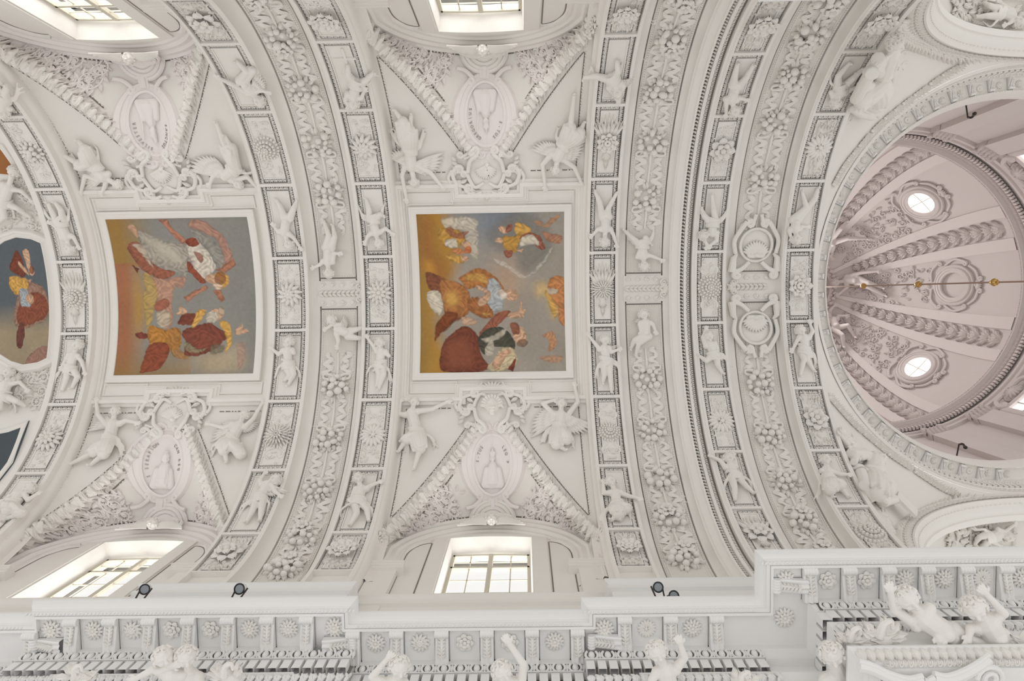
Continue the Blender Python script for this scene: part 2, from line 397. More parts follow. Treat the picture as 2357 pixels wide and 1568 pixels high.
# ============================================================ ENTABLATURE (near side) and its mirror opposite
LIP=[(-13.5,4.25),(-6.62,4.25),(-6.62,4.07),(-2.27,4.07),(-2.27,4.28),(.69,4.28),(.69,4.12),(2.98,4.12),(2.98,3.50),(9.0,3.50)]
EPROF=[(.78,10.44),(0,10.42),(0,10.385),(.012,10.37),(.02,10.34),(.045,10.30),(.075,10.285),(.08,10.265),(.088,10.262),(.092,10.22),(.135,10.215),(.135,10.24),(.14,10.24),(.14,10.2),(.17,10.195),(.17,10.27),(.60,10.27),(.60,10.17)]
EPROF2=[(.60,10.17),(.612,10.16),(.66,10.01),(.64,10.0),(.635,9.985),(.73,9.98),(.73,9.745),(.655,9.74),(.655,9.71),(.665,9.70),(.70,9.56),(.70,9.54),(.73,9.5),(.73,9.1),(1.2,9.05),(1.2,6.5)]
def lip_path(s): return [(x,s*y) for x,y in LIP]
def entab(s,prof,name,mat):
    m=MB(); m.add(*sweep(lip_path(s),prof,left=s),WORLD); return m.build(name,mat)
ent=empty('entablature',(0,4.5,10))
tag(ent,'long white cornice with scroll brackets along the bottom of the photo','cornice')
child(entab(1,EPROF,'crown_moulding',COOL),ent); child(entab(1,EPROF2,'bed_moulding',COOL),ent)
ent2=empty('entablature',(0,-4.5,10))
tag(ent2,'white cornice edge on the far side, seen only at the top right corner','cornice')
child(entab(-1,EPROF,'crown_moulding',COOL),ent2); child(entab(-1,EPROF2,'bed_moulding',COOL),ent2)
SECT=[(-13.5,-6.62,4.25),(-6.62,-2.27,4.07),(-2.27,.69,4.28),(.69,2.98,4.12),(2.98,9.0,3.50)]
# small twisted bead, egg and dart, dentils, leaf strip
def rope_strip():
    m=MB()
    T=sphere((0,0,0),(.017,.03,.022),6,5)
    for x0,x1,y in SECT:
        for x in np.arange(max(x0,-8.2)+.03,min(x1,7.6)-.01,.05): m.add(*xf(T,(x,y+.112,10.222),.7),None)
    for (x,ya,yb) in ((2.98+.112,3.5,4.12),(-2.27,4.07,4.28),(.69+.11,4.12,4.28)):
        for y in np.arange(ya+.12,yb+.1,.05): m.add(*xf(T,(x,y,10.222),-.7),None)
    return m
for _sec in SECT:
    m=MB(); T=sphere((0,0,0),(.017,.03,.022),6,5); x0,x1,y=_sec
    for x in np.arange(max(x0,-8.2)+.03,min(x1,7.6)-.01,.05): m.add(*xf(T,(x,y+.112,10.222),.7),None)
    child(m.build('bead_moulding',COOL),ent)
EGG=[sphere((0,0,0),(.052,.032,.062),10,7)]
def egg_unit():
    u=MB()
    u.add(*sphere((0,0,-.005),(.045,.066,.05),10,7))
    t=np.linspace(-2.35,2.35,13); P=np.stack([.078*np.sin(t),-.082*np.cos(t)*-1,0*t+.012],-1); P[:,1]=.078*np.cos(t)
    u.add(*tube(P,.017,6)); u.add(*xf(leaf(.15,.05,.03,.0,4),(.105,-.07,.0)))
    return u
def cat(u): return np.concatenate(u.v),list(u.f)
EGU=cat(egg_unit())
def egg_strip():
    for x0,x1,y in SECT:
        m=MB(); a,b=max(x0,-8.0),min(x1,7.5)
        if y==3.5: a=x0+.7
        n=max(1,int(round((b-a)/.21)))
        S=Plane((0,y+.625,10.10),(1,0,0),(0,.22,-.975))
        for k in range(n): m.add(*xf(EGU,(a+(k+.5)*(b-a)/n,0,.012)),EggS(y))
        child(m.build('egg_and_dart',COOL),ent)
class EggS(Surf):
    def __init__(s,y): s.y=y
    def f(s,a,b): a=np.asarray(a,float);b=np.asarray(b,float); return np.stack([a,s.y+.635+b*.3,10.09-b*.954],-1)
    def n(s,a,b,p=None): return np.stack([0*a,0*a-.954,0*a-.3],-1)
egg_strip()
for x0,x1,y in SECT:
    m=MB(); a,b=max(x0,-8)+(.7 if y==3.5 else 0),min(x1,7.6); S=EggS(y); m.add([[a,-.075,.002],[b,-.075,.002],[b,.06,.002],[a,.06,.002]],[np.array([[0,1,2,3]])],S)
    child(m.build('egg_recess',SHADE_JOINT,smooth=False),ent)  # dark sheet paints the shade around the eggs
m=MB(); mr=MB()
for x0,x1,y in SECT:
    a,b=max(x0,-8)+(.72 if y==3.5 else (-.0)),min(x1,7.6); n=int(round((b-a)/.147)); p=(b-a)/n
    for k in range(n):
        x=a+(k+.5)*p; m.add(*box(x-p*.36,x+p*.36,y+.62,y+.74,9.77,9.975),None)
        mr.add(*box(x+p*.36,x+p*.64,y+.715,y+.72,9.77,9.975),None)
    m.add(*box(a,b,y+.6,y+.73,9.965,9.985),None)
for y in np.arange(4.2,4.8,.147): m.add(*box(2.98+.62,2.98+.74,y-.053,y+.053,9.77,9.975),None)
child(m.build('dentils',COOL,smooth=False),ent); child(mr.build('dentil_recess',SHADE_JOINT,smooth=False),ent)  # recess backing coloured dark for the shade between dentils
LF=leaf(.15,.11,.05,.03,4,2)
m=MB(); mr=MB()
for x0,x1,y in SECT:
    a,b=max(x0,-8)+(.72 if y==3.5 else 0),min(x1,7.6); n=int(round((b-a)/.11))
    S=EggS(y+.04); S.f=(lambda a,b,y=y: np.stack([a,y+.675+b*.2,9.63-b*.98],-1))
    for k in range(n): m.add(*xf(LF,(a+(k+.5)*(b-a)/n,-.07,.01)),S); m.add(*xf(leaf(.16,.05,.04,.03,3),(a+(k+1.)*(b-a)/n,.08,.0),PI+.5),S); m.add(*xf(leaf(.14,.04,.04,.03,3),(a+(k+1.)*(b-a)/n,-.07,.02),-.5),S)
    child(m.build('leaf_moulding',COOL),ent); m=MB()
# modillions (scroll brackets) with an acanthus leaf, and the rosettes in the soffit between them
def modillion_mesh():
    """local: x width, y outwards from the wall (0 wall, -.42 front), z down from soffit"""
    t=np.linspace(0,1,22); y=-.42*t
    top=np.zeros(22); bot=-(.075+.035*np.cos(t*PI*1.05))
    w=.085; m=MB(); V=[]
    prof=[(-1,0,0),(-1,1,0),(-.8,1,.012),(-.35,1,0),(-.1,1,.02),(.1,1,.02),(.35,1,0),(.8,1,.012),(1,1,0),(1,0,0)]
    for i in range(22):
        for px,q,e in prof: V.append([px*w,y[i],top[i] if q==0 else bot[i]-e])
    m.add(V,[quads(22,len(prof))])
    c=(-.385,-.05)                       # front scroll, ribbed
    for k in range(5): 
        P=[[-.075+.0375*k-.015,c[0],c[1]],[-.075+.0375*k+.015,c[0],c[1]]]
    xs=np.linspace(-.09,.09,26); R=.048+.006*np.abs(np.sin(np.linspace(0,5*PI,26)))
    m.add(*tube(np.stack([xs,0*xs+c[0],0*xs+c[1]],-1),R,12,up=(0,0,1)))
    m.add(*box(-.1,.1,-.46,.0,-.012,.018))
    return m
def modillion_leaf():
    m=MB(); t=np.linspace(0,1,14)
    stem=np.stack([0*t,-.05-.27*t,-(.075+.035*np.cos(t*PI*1.05))-.012],-1); m.add(*tube(stem,.013,6))
    for i in range(2,13,2):
        for q in (-1,1):
            p=stem[i]; V,F=leaf(.075,.035,.02,.02,4); V=xf((V,F),(0,0,0),q*-.75)[0]
            V=np.stack([V[:,0],-V[:,1],-V[:,2]],-1)+p; m.add(V,F)
    V,F=sphere(stem[-1]+[0,-.01,0],(.03,.03,.02),8,5); m.add(V,F)
    return m
MODM=None
MODX=[(-6.55,4.25)]+[(-5.996+.5163*k,4.07) for k in range(7)]+[(-2.34+.0+.589*k+.02,4.28) for k in range(0,6)]+[(1.237+.592*k,4.12) for k in range(3)]+[(3.62+.498*k,3.50) for k in range(9)]
MODX[8]=(-2.30,4.28)
def mk_modillion(x,y,rot=0.,pos=None):
    global MODM
    M=Matrix.Translation(Vector(pos if pos is not None else (x,y+.6,10.25)))@Matrix.Rotation(rot,4,'Z')
    if MODM is None:
        a=modillion_mesh().build('modillion',COOL,local=1); b=modillion_leaf().build('leaf',STUCCO,local=1); MODM=(a.data,b.data); 
    else:
        a=bpy.data.objects.new('modillion',MODM[0]); b=bpy.data.objects.new('leaf',MODM[1]); sc.collection.objects.link(a); sc.collection.objects.link(b)
    a.matrix_basis=M; b.parent=a; child(a,ent); return a
for x,y in MODX: mk_modillion(x,y)
mk_modillion(0,0,-PI/2,(2.98+.60,3.90,10.25))      # brackets on the returns
mk_modillion(0,0,PI/2,(-2.24-.45,4.62,10.25)); mk_modillion(0,0,-PI/2,(.69+.5,4.62,10.25)); mk_modillion(0,0,-PI/2,(-6.62+.5,4.60,10.25))
# attic mouldings
for s in (-1,1):
    for x0,x1 in ((-6.2,-2.72),(1.2,3.9),(-12,-10.0)):
        m=MB(); m.add(*sweep([(x0,s*4.9),(x0,s*4.60),(x1,s*4.60),(x1,s*4.9)],[(0.2,12.16),(0,12.14),(0,12.10),(.03,12.07),(.05,12.0),(.05,11.93),(.02,11.92),(.02,11.84),(.08,11.83),(.08,11.0),(.2,10.3)],left=s),WORLD)
        struct(m.build('trim_9',COOL))
    m=MB(); m.add(*sweep([(-13,s*4.93),(3,s*4.93)],[(0.3,12.42),(0,12.40),(0,12.36),(.03,12.33),(.05,12.25),(.05,12.2),(.02,12.19),(.02,12.1),(.08,12.08),(.08,10.3)],left=s),WORLD); struct(m.build('trim_10',WHITE))
    m=MB(); m.add(*sweep([(6.3,s*4.7),(6.3,s*4.4),(11,s*4.4)],[(.3,12.1),(0,12.08),(0,12.0),(.05,11.9),(.05,10.4)],left=s),WORLD); struct(m.build('trim_11',COOL))
# outer walls that close the nave off from the sky
for s in (-1,1):
    m=MB(); m.add([[-17,s*5.75,5],[14,s*5.75,5],[14,s*5.75,12.55],[-17,s*5.75,12.55]],[np.array([[0,1,2,3]])],None)
    m.add([[-17,s*5.75,15.5],[6.8,s*5.75,15.5],[6.8,s*5.75,18.5],[-17,s*5.75,18.5]],[np.array([[0,1,2,3]])],None)
    xs=[-17,-15.98,-14.22,-8.84,-7.08,-1.64,.12,6.8]
    for k in range(0,8,2): m.add([[xs[k],s*5.75,12.5],[xs[k+1],s*5.75,12.5],[xs[k+1],s*5.75,15.55],[xs[k],s*5.75,15.55]],[np.array([[0,1,2,3]])],None)
    m.add([[-17,s*5.75,18.5],[6.8,s*5.75,18.5],[6.8,0,18.6],[-17,0,18.6]],[np.array([[0,1,2,3]])],None)
    struct(m.build('wall_outer',WHITE,smooth=False))
# ============================================================ CROSSING AND DOME
XD=11.85
class Ring(Surf):
    """surface of revolution about the dome axis: a=azimuth*5, b=index along profile length"""
    def __init__(s,prof):
        s.p=np.array(prof,float); d=np.linalg.norm(np.diff(s.p,axis=0),axis=1); s.L=np.concatenate([[0],np.cumsum(d)]); s.g0=(5*PI/4*3,.5*s.L[-1])
    def f(s,a,b):
        a=np.asarray(a,float); b=np.asarray(b,float)+0*a; r=np.interp(b,s.L,s.p[:,0]); z=np.interp(b,s.L,s.p[:,1])
        r=r+np.where(b>s.L[-1],0,0); return np.stack([XD+r*np.cos(a/5.),r*np.sin(a/5.),z],-1)
    def n(s,a,b,p=None):
        e=.02; P0=s.f(a,np.clip(b-e,0,s.L[-1])); P1=s.f(a,np.clip(b+e,0,s.L[-1])); d=P1-P0
        t=np.stack([-np.sin(a/5.),np.cos(a/5.),0*a],-1); n=np.cross(t,d); n/=np.linalg.norm(n,axis=1)[:,None]+1e-12
        c=np.stack([XD-p[:,0],-p[:,1],0*a],-1) if p is not None else None
        q=np.stack([-np.cos(a/5.),-np.sin(a/5.),0*a-.35],-1); sg=np.sign((n*q).sum(1)); sg[sg==0]=1; return n*sg[:,None]
def revolve(prof,name,mat,n=128,a0=0,a1=2*PI,smooth=True,st=True):
    pr=np.array(prof,float); ph=np.linspace(a0,a1,n+1); m=MB()
    V=np.stack([XD+np.cos(ph)[:,None]*pr[:,0],np.sin(ph)[:,None]*pr[:,0],0*ph[:,None]+pr[:,1]],-1)
    m.add(V,[quads(n+1,len(pr))]); o=m.build(name,mat,smooth=smooth)
    if st: struct(o)
    return o
class Pend(Surf):
    """pendentive; a=t in 0..5 between its two arches, b = height"""
    def __init__(s,qx,qy): s.qx,s.qy=qx,qy; s.g0=(2.5,16.)
    def f(s,a,b):
        a=np.asarray(a,float); b=np.asarray(b,float)+0*a
        rho=np.sqrt(np.maximum(7.14**2-((b-ZC)/K)**2,25.6)); lo=np.arccos(np.minimum(5.05/rho,1)); hi=np.arcsin(np.minimum(5.05/rho,1))
        ph=lo+(hi-lo)*a/5.
        return np.stack([XD+s.qx*rho*np.cos(ph),s.qy*rho*np.sin(ph),b],-1)
    def n(s,a,b,p=None):
        p=s.f(a,b); d=np.array([XD,0,ZC])-p; return d/np.linalg.norm(d,axis=1)[:,None]
for qx in (-1,1):
    for qy in (-1,1):
        S=Pend(qx,qy); m=MB(); A,B=np.meshgrid(np.linspace(0,5,25),np.linspace(ZC+.05,17.69,40))
        m.add(np.stack([A.ravel(),B.ravel(),0*A.ravel()],-1),[quads(40,25)],S); struct(m.build('ceiling_pendentive',WHITE))
RINGP=[(5.05,17.66),(4.98,17.68),(4.98,17.74),(5.02,17.76),(4.95,17.86),(4.93,17.9),(4.99,17.92),(4.99,18.06),(4.90,18.07),(4.90,18.1),(4.86,18.18),(4.86,18.24),(4.86,18.34),(4.56,18.34),(4.56,18.27),(4.53,18.27),(4.50,18.33),(4.49,18.38),(4.47,18.42),(4.44,18.55),(4.44,18.62),(4.45,18.66),(5.0,18.75)]
revolve(RINGP,'trim_12',WHITE)
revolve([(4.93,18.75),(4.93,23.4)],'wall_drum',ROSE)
# drum: pilasters, window openings are separate bright windows set into it
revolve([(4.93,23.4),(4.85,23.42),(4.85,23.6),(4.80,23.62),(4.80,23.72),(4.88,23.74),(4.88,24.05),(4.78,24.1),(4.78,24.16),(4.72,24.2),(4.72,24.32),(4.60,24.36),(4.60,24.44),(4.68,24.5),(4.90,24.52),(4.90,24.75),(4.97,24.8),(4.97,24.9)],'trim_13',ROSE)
DP=[(5.05*math.sqrt(1-t*t),24.9+6*t) for t in np.sin(np.linspace(0,math.acos(1.25/5.05),40))]
DOME=Ring(DP)
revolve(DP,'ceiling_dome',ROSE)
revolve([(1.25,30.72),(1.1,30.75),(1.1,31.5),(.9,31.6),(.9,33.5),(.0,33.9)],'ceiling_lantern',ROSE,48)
# transept arches of the crossing
for s in (-1,1):
    for nm,pr,mt in (('trim_14',[(5.1,5.03),(5.05,5.0),(4.98,4.98),(4.96,5.02),(4.80,5.06),(4.78,5.02),(4.74,5.02),(4.70,5.1),(4.62,5.2),(4.60,5.35),(4.56,5.36),(4.56,5.5)],WHITE),('ceiling_transept',[(4.56,5.5),(4.75,5.52),(4.75,9)],WARM)):
        ph=np.linspace(-PI/2,PI/2,81); pr=np.array(pr); m=MB()
        V=np.stack([XD+np.sin(ph)[:,None]*pr[:,0],s*(pr[:,1]+0*ph[:,None]),ZC+K*np.cos(ph)[:,None]*pr[:,0]],-1)
        V0=V[:1].copy(); V0[...,2]=9; V1=V[-1:].copy(); V1[...,2]=9; V=np.concatenate([V0,V,V1])
        m.add(V,[quads(83,len(pr))]); struct(m.build(nm,mt))
# ============================================================ ORNAMENT LIBRARY
def cat_(parts):
    V=[];F=[];n=0
    for v,f in parts:
        v=np.asarray(v); V.append(v)
        for q in (f if isinstance(f,(list,tuple)) else [f]): F.append(np.asarray(q)+n)
        n+=len(v)
    return np.concatenate(V),F
# ---- leaf border ("egg and leaf" run) unit, pitch 1 along a, growing towards +b
def border_unit(w):
    t=np.linspace(0,PI,6); P=np.stack([.2*w*np.cos(t)+.30*w,.24*w*np.sin(t)+.10*w*0,0*t],-1)
    P=np.concatenate([[[.5*w,-.42*w,0]],P,[[.10*w,-.42*w,0]]])
    parts=[tube(P,.085*w,5,1.1),sphere((.30*w,-.16*w,-.0),(.10*w,.24*w,.09*w),6,5)]
    for q in (-.5,0,.5): 
        parts.append(xf(leaf(.92*w,.24*w,.13*w,.05*w,2),(.76*w-.0*w,.38*w,0),PI+q*.62))
    return cat_(parts)
BU=border_unit(.1)
def border_run(m,S,p,q,h):
    """run of border units from p to q (a,b); pointed leaves on the left side of the run"""
    p=np.array(p,float);q=np.array(q,float); L=np.linalg.norm(q-p); n=max(1,int(round(L/.104))); d=(q-p)/L; ang=math.atan2(d[1],d[0])
    for k in range(n):
        c=p+d*(k*L/n); V,F=xf(BU,(0,0,0),0,1); V=V*[L/n/.104,1,1]
        c_,s_=d; V=np.stack([V[:,0]*c_-V[:,1]*s_+c[0],V[:,0]*s_+V[:,1]*c_+c[1],V[:,2]+h],-1); m.add(V,F,S)
def scatter_leaves(m,S,x0,x1,b0,b1,n,size,h,seed,skip=None,kind=0):
    rg=np.random.default_rng(seed)
    for k in range(n):
        a=rg.uniform(x0,x1); b=rg.uniform(b0,b1)
        if skip and math.hypot(a-skip[0],b-skip[1])<skip[2]: continue
        s=size*rg.uniform(.7,1.25); ang=math.atan2(b-(b0+b1)/2,(a-(x0+x1)/2))-PI/2+rg.uniform(-.9,.9)
        if kind==1 and k%3==0:
            m.add(*flower5(a,b,h,s*.5),S); continue
        m.add(*xf(leaf(s,s*.42,s*.22,s*.15,3,1),(a,b,h),ang),S)
def flower5(a,b,h,r):
    P=[xf(petal(r,r*.8,r*.3,2),(a,b,h),k*2*PI/5) for k in range(5)]; P.append(sphere((a,b,h+r*.15),(r*.3,r*.3,r*.25),6,4)); return cat_(P)
# symmetric acanthus sprays above and below a rosette
def sprays(m,S,c,hw,hb,h,seed,style,sides=(-1,1)):
    rg=np.random.default_rng(seed)
    for sg in sides:
        if style==0:      # fan of long leaves
            for k in range(-4,5):
                ang=(0 if sg>0 else PI)+k*.085; l=(hb*.92)*(1-.06*abs(k))
                m.add(*xf(leaf(l,.07,.05,.03,5,3),(c[0]+k*.03,c[1],h),ang),S)
            for k in range(-3,4):
                m.add(*xf(leaf(hb*.5,.09,.06,.05,4,2),(c[0]+k*.035,c[1]+sg*.1,h+.02),(0 if sg>0 else PI)+k*.2),S)
        elif style==1:    # little flowers
            for k in range(9):
                a=c[0]+rg.uniform(-hw*.85,hw*.85); b=c[1]+sg*rg.uniform(.24,hb-.07); m.add(*flower5(a,b,h,rg.uniform(.055,.08)),S)
            for k in range(8):
                m.add(*xf(leaf(.13,.05,.03,.02,3),(c[0]+rg.uniform(-hw*.8,hw*.8),c[1]+sg*rg.uniform(.2,hb-.1),h),rg.uniform(0,6.3)),S)
        elif style==2:    # scrolls
            for q in (-1,1):
                P=spiral((c[0]+q*hw*.48,c[1]+sg*hb*.62),.13,.02,1.4,PI/2*(-sg),q*sg,20); P[:,2]=h; m.add(*tube(P,np.linspace(.028,.014,20),6,.9),S)
                P=smoothpath([(c[0],c[1]+sg*.15,h),(c[0]+q*hw*.35,c[1]+sg*.28,h),(c[0]+q*hw*.48,c[1]+sg*(hb*.62-.13),h)],10); m.add(*tube(P,.024,6,.9),S)
                for k in range(5): m.add(*xf(leaf(.13,.06,.04,.03,3),(c[0]+q*hw*rg.uniform(.1,.8),c[1]+sg*rg.uniform(.2,hb-.08),h),rg.uniform(0,6.3)),S)
        else:             # dense leaves
            for k in range(26):
                a=rg.uniform(-hw*.9,hw*.9); b=sg*rg.uniform(.15,hb-.06); ang=math.atan2(-a,b*1.0)+rg.uniform(-.6,.6)
                m.add(*xf(leaf(rg.uniform(.1,.17),.055,.045,.04,3,1),(c[0]+a,c[1]+b,h),ang),S)
# ---- rosettes: local frame x,y in the surface, z towards the viewer
def rosette_parts(kind):
    """returns petals, centre"""
    A=[];B=[]
    def ring(n,r0,l,w,h,z,off=0,lift=0.,crv=.8,T='p'):
        for k in range(n):
            V,F=(petal(l,w,h,4,crv) if T=='p' else leaf(l,w,h,h*.8,4))
            V=V.copy(); V[:,2]+=V[:,1]*lift; V[:,1]+=r0; A.append(xf((V,F),(0,0,z),off+2*PI*k/n))
    if kind==0:   # open daisy with thick petals
        ring(14,.05,.23,.085,.09,.02); ring(9,.03,.14,.08,.08,.08,.2,.25); B.append(sphere((0,0,.11),(.055,.055,.06),10,6))
    elif kind==1: # chrysanthemum
        ring(22,.07,.24,.05,.07,.0); ring(18,.05,.17,.045,.06,.06,.1,.2); ring(12,.03,.11,.04,.06,.11,.2,.4); 
        for k in range(12): B.append(sphere((.03*math.cos(k),.03*math.sin(k),.15),(.018,.018,.03),6,4))
    elif kind==2: # cup of upstanding petals
        ring(9,.07,.19,.14,.07,.02,0,.55,1.2); ring(8,.05,.12,.1,.06,.03,.3,.9,1.2)
        for k in range(7): B.append(sphere((.05*math.cos(k*.9),.05*math.sin(k*.9),.1),(.04,.04,.05),8,5))
    elif kind==3: # whirl
        for k in range(12):
            V,F=petal(.24,.10,.09,4); V=V.copy(); V[:,0]+=V[:,1]**2*1.6; V[:,1]+=.03; A.append(xf((V,F),(0,0,.02),2*PI*k/12))
        for k in range(8):
            V,F=petal(.13,.08,.07,4); V=V.copy(); V[:,0]+=V[:,1]**2*2; A.append(xf((V,F),(0,0,.09),2*PI*k/8))
        B.append(sphere((0,0,.12),(.045,.045,.05),8,5))
    elif kind==4: # stacked round bud
        for r,z,n in ((.23,.0,22),(.165,.06,16),(.105,.11,11),(.05,.15,6)):
            P=np.stack([r*.86*np.cos(np.linspace(0,2*PI,25)),r*.86*np.sin(np.linspace(0,2*PI,25)),0*np.linspace(0,1,25)+z],-1); A.append(tube(P,.03,6))
            for k in range(n): a=2*PI*k/n; A.append(sphere((r*math.cos(a),r*math.sin(a),z+.02),(PI*r/n*1.05,PI*r/n*1.05,.04),7,5))
        A.append(sphere((0,0,-.02),(.2,.2,.1),16,6)); B.append(sphere((0,0,.17),(.035,.035,.035),8,5))
    elif kind==5: # shell like fan daisy
        ring(16,.03,.25,.085,.07,.0,0,.02); B.append(sphere((0,.02,.05),(.06,.05,.06),8,5))
        for k in range(6): B.append(sphere((.07*math.cos(k),.07*math.sin(k)+.02,.05),(.03,.03,.03),6,4))
    elif kind==6: # berries
        for k in range(11): a=k*2.4; r=.05*math.sqrt(k)*.9; B.append(sphere((r*math.cos(a)*1.05,r*math.sin(a)*1.05,.12-r*.5),(.05,.05,.05),9,6))
        ring(14,.13,.12,.07,.05,.0,0,.1)
    elif kind==7: # lotus with broad cabbage leaves
        ring(7,.06,.2,.17,.08,.0,0,.3,.8); ring(6,.04,.13,.13,.08,.07,.4,.5); B.append(sphere((0,0,.12),(.06,.06,.07),9,6))
    return cat_(A) if A else None,cat_(B)
RMESH={}
def raw(name,VF,mat,smooth=True):
    V,F=VF; return mesh_obj(name,V,F,mat,smooth,origin=(0,0,0),local=1)
def inst(name,data,M,parent=None):
    o=bpy.data.objects.new(name,data); sc.collection.objects.link(o); o.matrix_basis=M
    if parent is not None: o.parent=parent
    return o
def rosette(kind,S,a,b,h,label,rot=0.,s=1.,group=None,mat=None,name='rosette'):
    key=(kind,mat.name if mat else '')
    if key not in RMESH:
        P,Cn=rosette_parts(kind); p=raw('petals',P,mat or STUCCO); c=raw('centre',Cn,mat or STUCCO); RMESH[key]=(p.data,c.data)
        bpy.data.objects.remove(p); bpy.data.objects.remove(c)
    M=S.frame(a,b,h,rot,s); e=empty(name,M=M); tag(e,label,'rosette',group)
    inst('petals',RMESH[key][0],Matrix.Identity(4),e); inst('centre',RMESH[key][1],Matrix.Identity(4),e); return e
# ---- fruit clusters
FRUIT={}
def fruit_mesh(kind):
    if kind in FRUIT: return FRUIT[kind]
    if kind==0: T=cat_([sphere((0,0,0),(1,1,.95),14,9),sphere((.1,-.5,.75),(.16,.16,.2),6,4)])
    elif kind==1:      # ribbed gourd
        V,F=sphere((0,0,0),(1,1,.9),24,10); ang=np.arctan2(V[:,1],V[:,0]); k=1+.08*np.cos(ang*8); V=V*np.stack([k,k,1+0*k],-1); T=(V,F)
    elif kind==2: T=cat_([sphere((0,0,0),(.8,1.15,.8),12,8),sphere((0,1.1,.2),(.15,.2,.15),6,4)])
    else:              # opened pomegranate
        T=cat_([sphere((0,0,0),(1,1,.9),14,9)]+[xf(petal(.5,.35,.2,2),(0,0,.7),k*1.05) for k in range(6)])
    o=raw('fruit',T,STUCCO); FRUIT[kind]=o.data; bpy.data.objects.remove(o); return FRUIT[kind]
CLUST={}
def cluster_leaves(v):
    if v in CLUST: return CLUST[v]
    rg=np.random.default_rng(40+v); L=[]
    for k in range(15):
        a=k*2*PI/15+rg.uniform(-.15,.15); r=.17+rg.uniform(-.03,.03); V,F=leaf(rg.uniform(.15,.21),.10,.07,.02,4,2); V=V.copy(); V[:,1]+=r; L.append(xf((V,F),(0,0,.02),a))
    for k in range(10):
        L.append(sphere((rg.uniform(-.2,.2),rg.uniform(-.17,.17),rg.uniform(.05,.12)),(.035,.035,.035),7,5))
    L.append(sphere((0,0,-.02),(.2,.17,.11),14,6))
    o=raw('leaves',cat_(L),STUCCO); CLUST[v]=o.data; bpy.data.objects.remove(o); return CLUST[v]
def fruit_cluster(S,a,b,h,label,seed=0,s=1.,rot=0.,group=None,nf=13,flower=False):
    rg=np.random.default_rng(seed); e=empty('fruit_cluster',M=S.frame(a,b,h,rot,s)); tag(e,label,'fruit ornament',group)
    inst('leaves',cluster_leaves(seed%3),Matrix.Identity(4),e)
    pos=[]
    for k in range(400):
        if len(pos)>=nf: break
        r=rg.uniform(.048,.088); x,y=rg.uniform(-.28,.28),rg.uniform(-.24,.24)
        if (x/.3)**2+(y/.24)**2>1: continue
        if all(math.hypot(x-p[0],y-p[1])>(r+p[2])*.86 for p in pos): pos.append((x,y,r))
    for x,y,r in pos:
        z=.13*(1-(x/.34)**2-(y/.3)**2)+.05; k=int(rg.integers(0,8)); k={0:1,1:2,2:3}.get(k,0)
        inst('fruit',fruit_mesh(k),Matrix.Translation((x,y,z))@Matrix.Rotation(rg.uniform(0,6),4,'Z')@Matrix.Rotation(rg.uniform(-.5,.5),4,'X')@Matrix.Scale(r,4),e)
    if flower:
        key=(7,''); 
        if key not in RMESH:
            P,Cn=rosette_parts(7); p=raw('petals',P,STUCCO); c=raw('centre',Cn,STUCCO); RMESH[key]=(p.data,c.data); bpy.data.objects.remove(p); bpy.data.objects.remove(c)
        Mf=Matrix.Translation((rg.uniform(-.08,.08),flower*.19,.12))@Matrix.Scale(.75,4)
        inst('flower',RMESH[key][0],Mf,e)
    return e
# ---- curling ribbon between two clusters
def ribbon(S,x,b0,b1,hw,h,seed=0):
    """bow and fluttering tails hanging round a central stem, mesh in a,b,h"""
    m=MB(); rg=np.random.default_rng(seed); L=abs(b1-b0); sg=1 if b1>b0 else -1
    m.add(*tube([(x+.01*math.sin(t*4),b0+(b1-b0)*t,h+.02) for t in np.linspace(0,1,14)],np.linspace(.035,.018,14),6,.8),S)
    for k in range(int(L*22)): m.add(*xf(leaf(.11,.06,.035,.02,3,1),(x+rg.choice([-1,1])*rg.uniform(.08,.33),b0+(b1-b0)*rg.random(),h-.005),rg.uniform(0,6.28)),S)
    for q in (-1,1):
        # bow loops near b0
        P=smoothpath([(x,b0+sg*.02,h+.03),(x+q*.14,b0+sg*.0,h+.05),(x+q*.29,b0+sg*.03,h+.05),(x+q*.30,b0+sg*.12,h+.04),(x+q*.17,b0+sg*.12,h+.05),(x+q*.02,b0+sg*.04,h+.03)],24)
        m.add(*tube(P,.032+.008*np.sin(np.linspace(0,9,len(P))),6,.85),S)
        # tails
        n=max(3,int(L/.13)); pts=[(x+q*.05,b0+sg*.1,h+.03)]
        for k in range(n):
            t=(k+1)/(n+.3); pts.append((x+q*(.12 if k%2 else .29)*rg.uniform(.7,1.15),b0+sg*(L*(t+rg.uniform(-.02,.02))*.9+.05),h+.012)); pts.append((x+q*(.21),b0+sg*(L*(t+.4/n)*.9+.05),h+.04))
        P=smoothpath(pts,60); m.add(*tube(P,.046+.014*np.sin(np.linspace(0,25+seed%5,len(P))+seed),6,.5),S)
        for k in range(6):
            t=rg.uniform(.1,.95); m.add(*xf(leaf(.12,.05,.03,.02,3),(x+q*.06,b0+sg*L*t,h),-q*(PI/2+.3)),S)
    return m
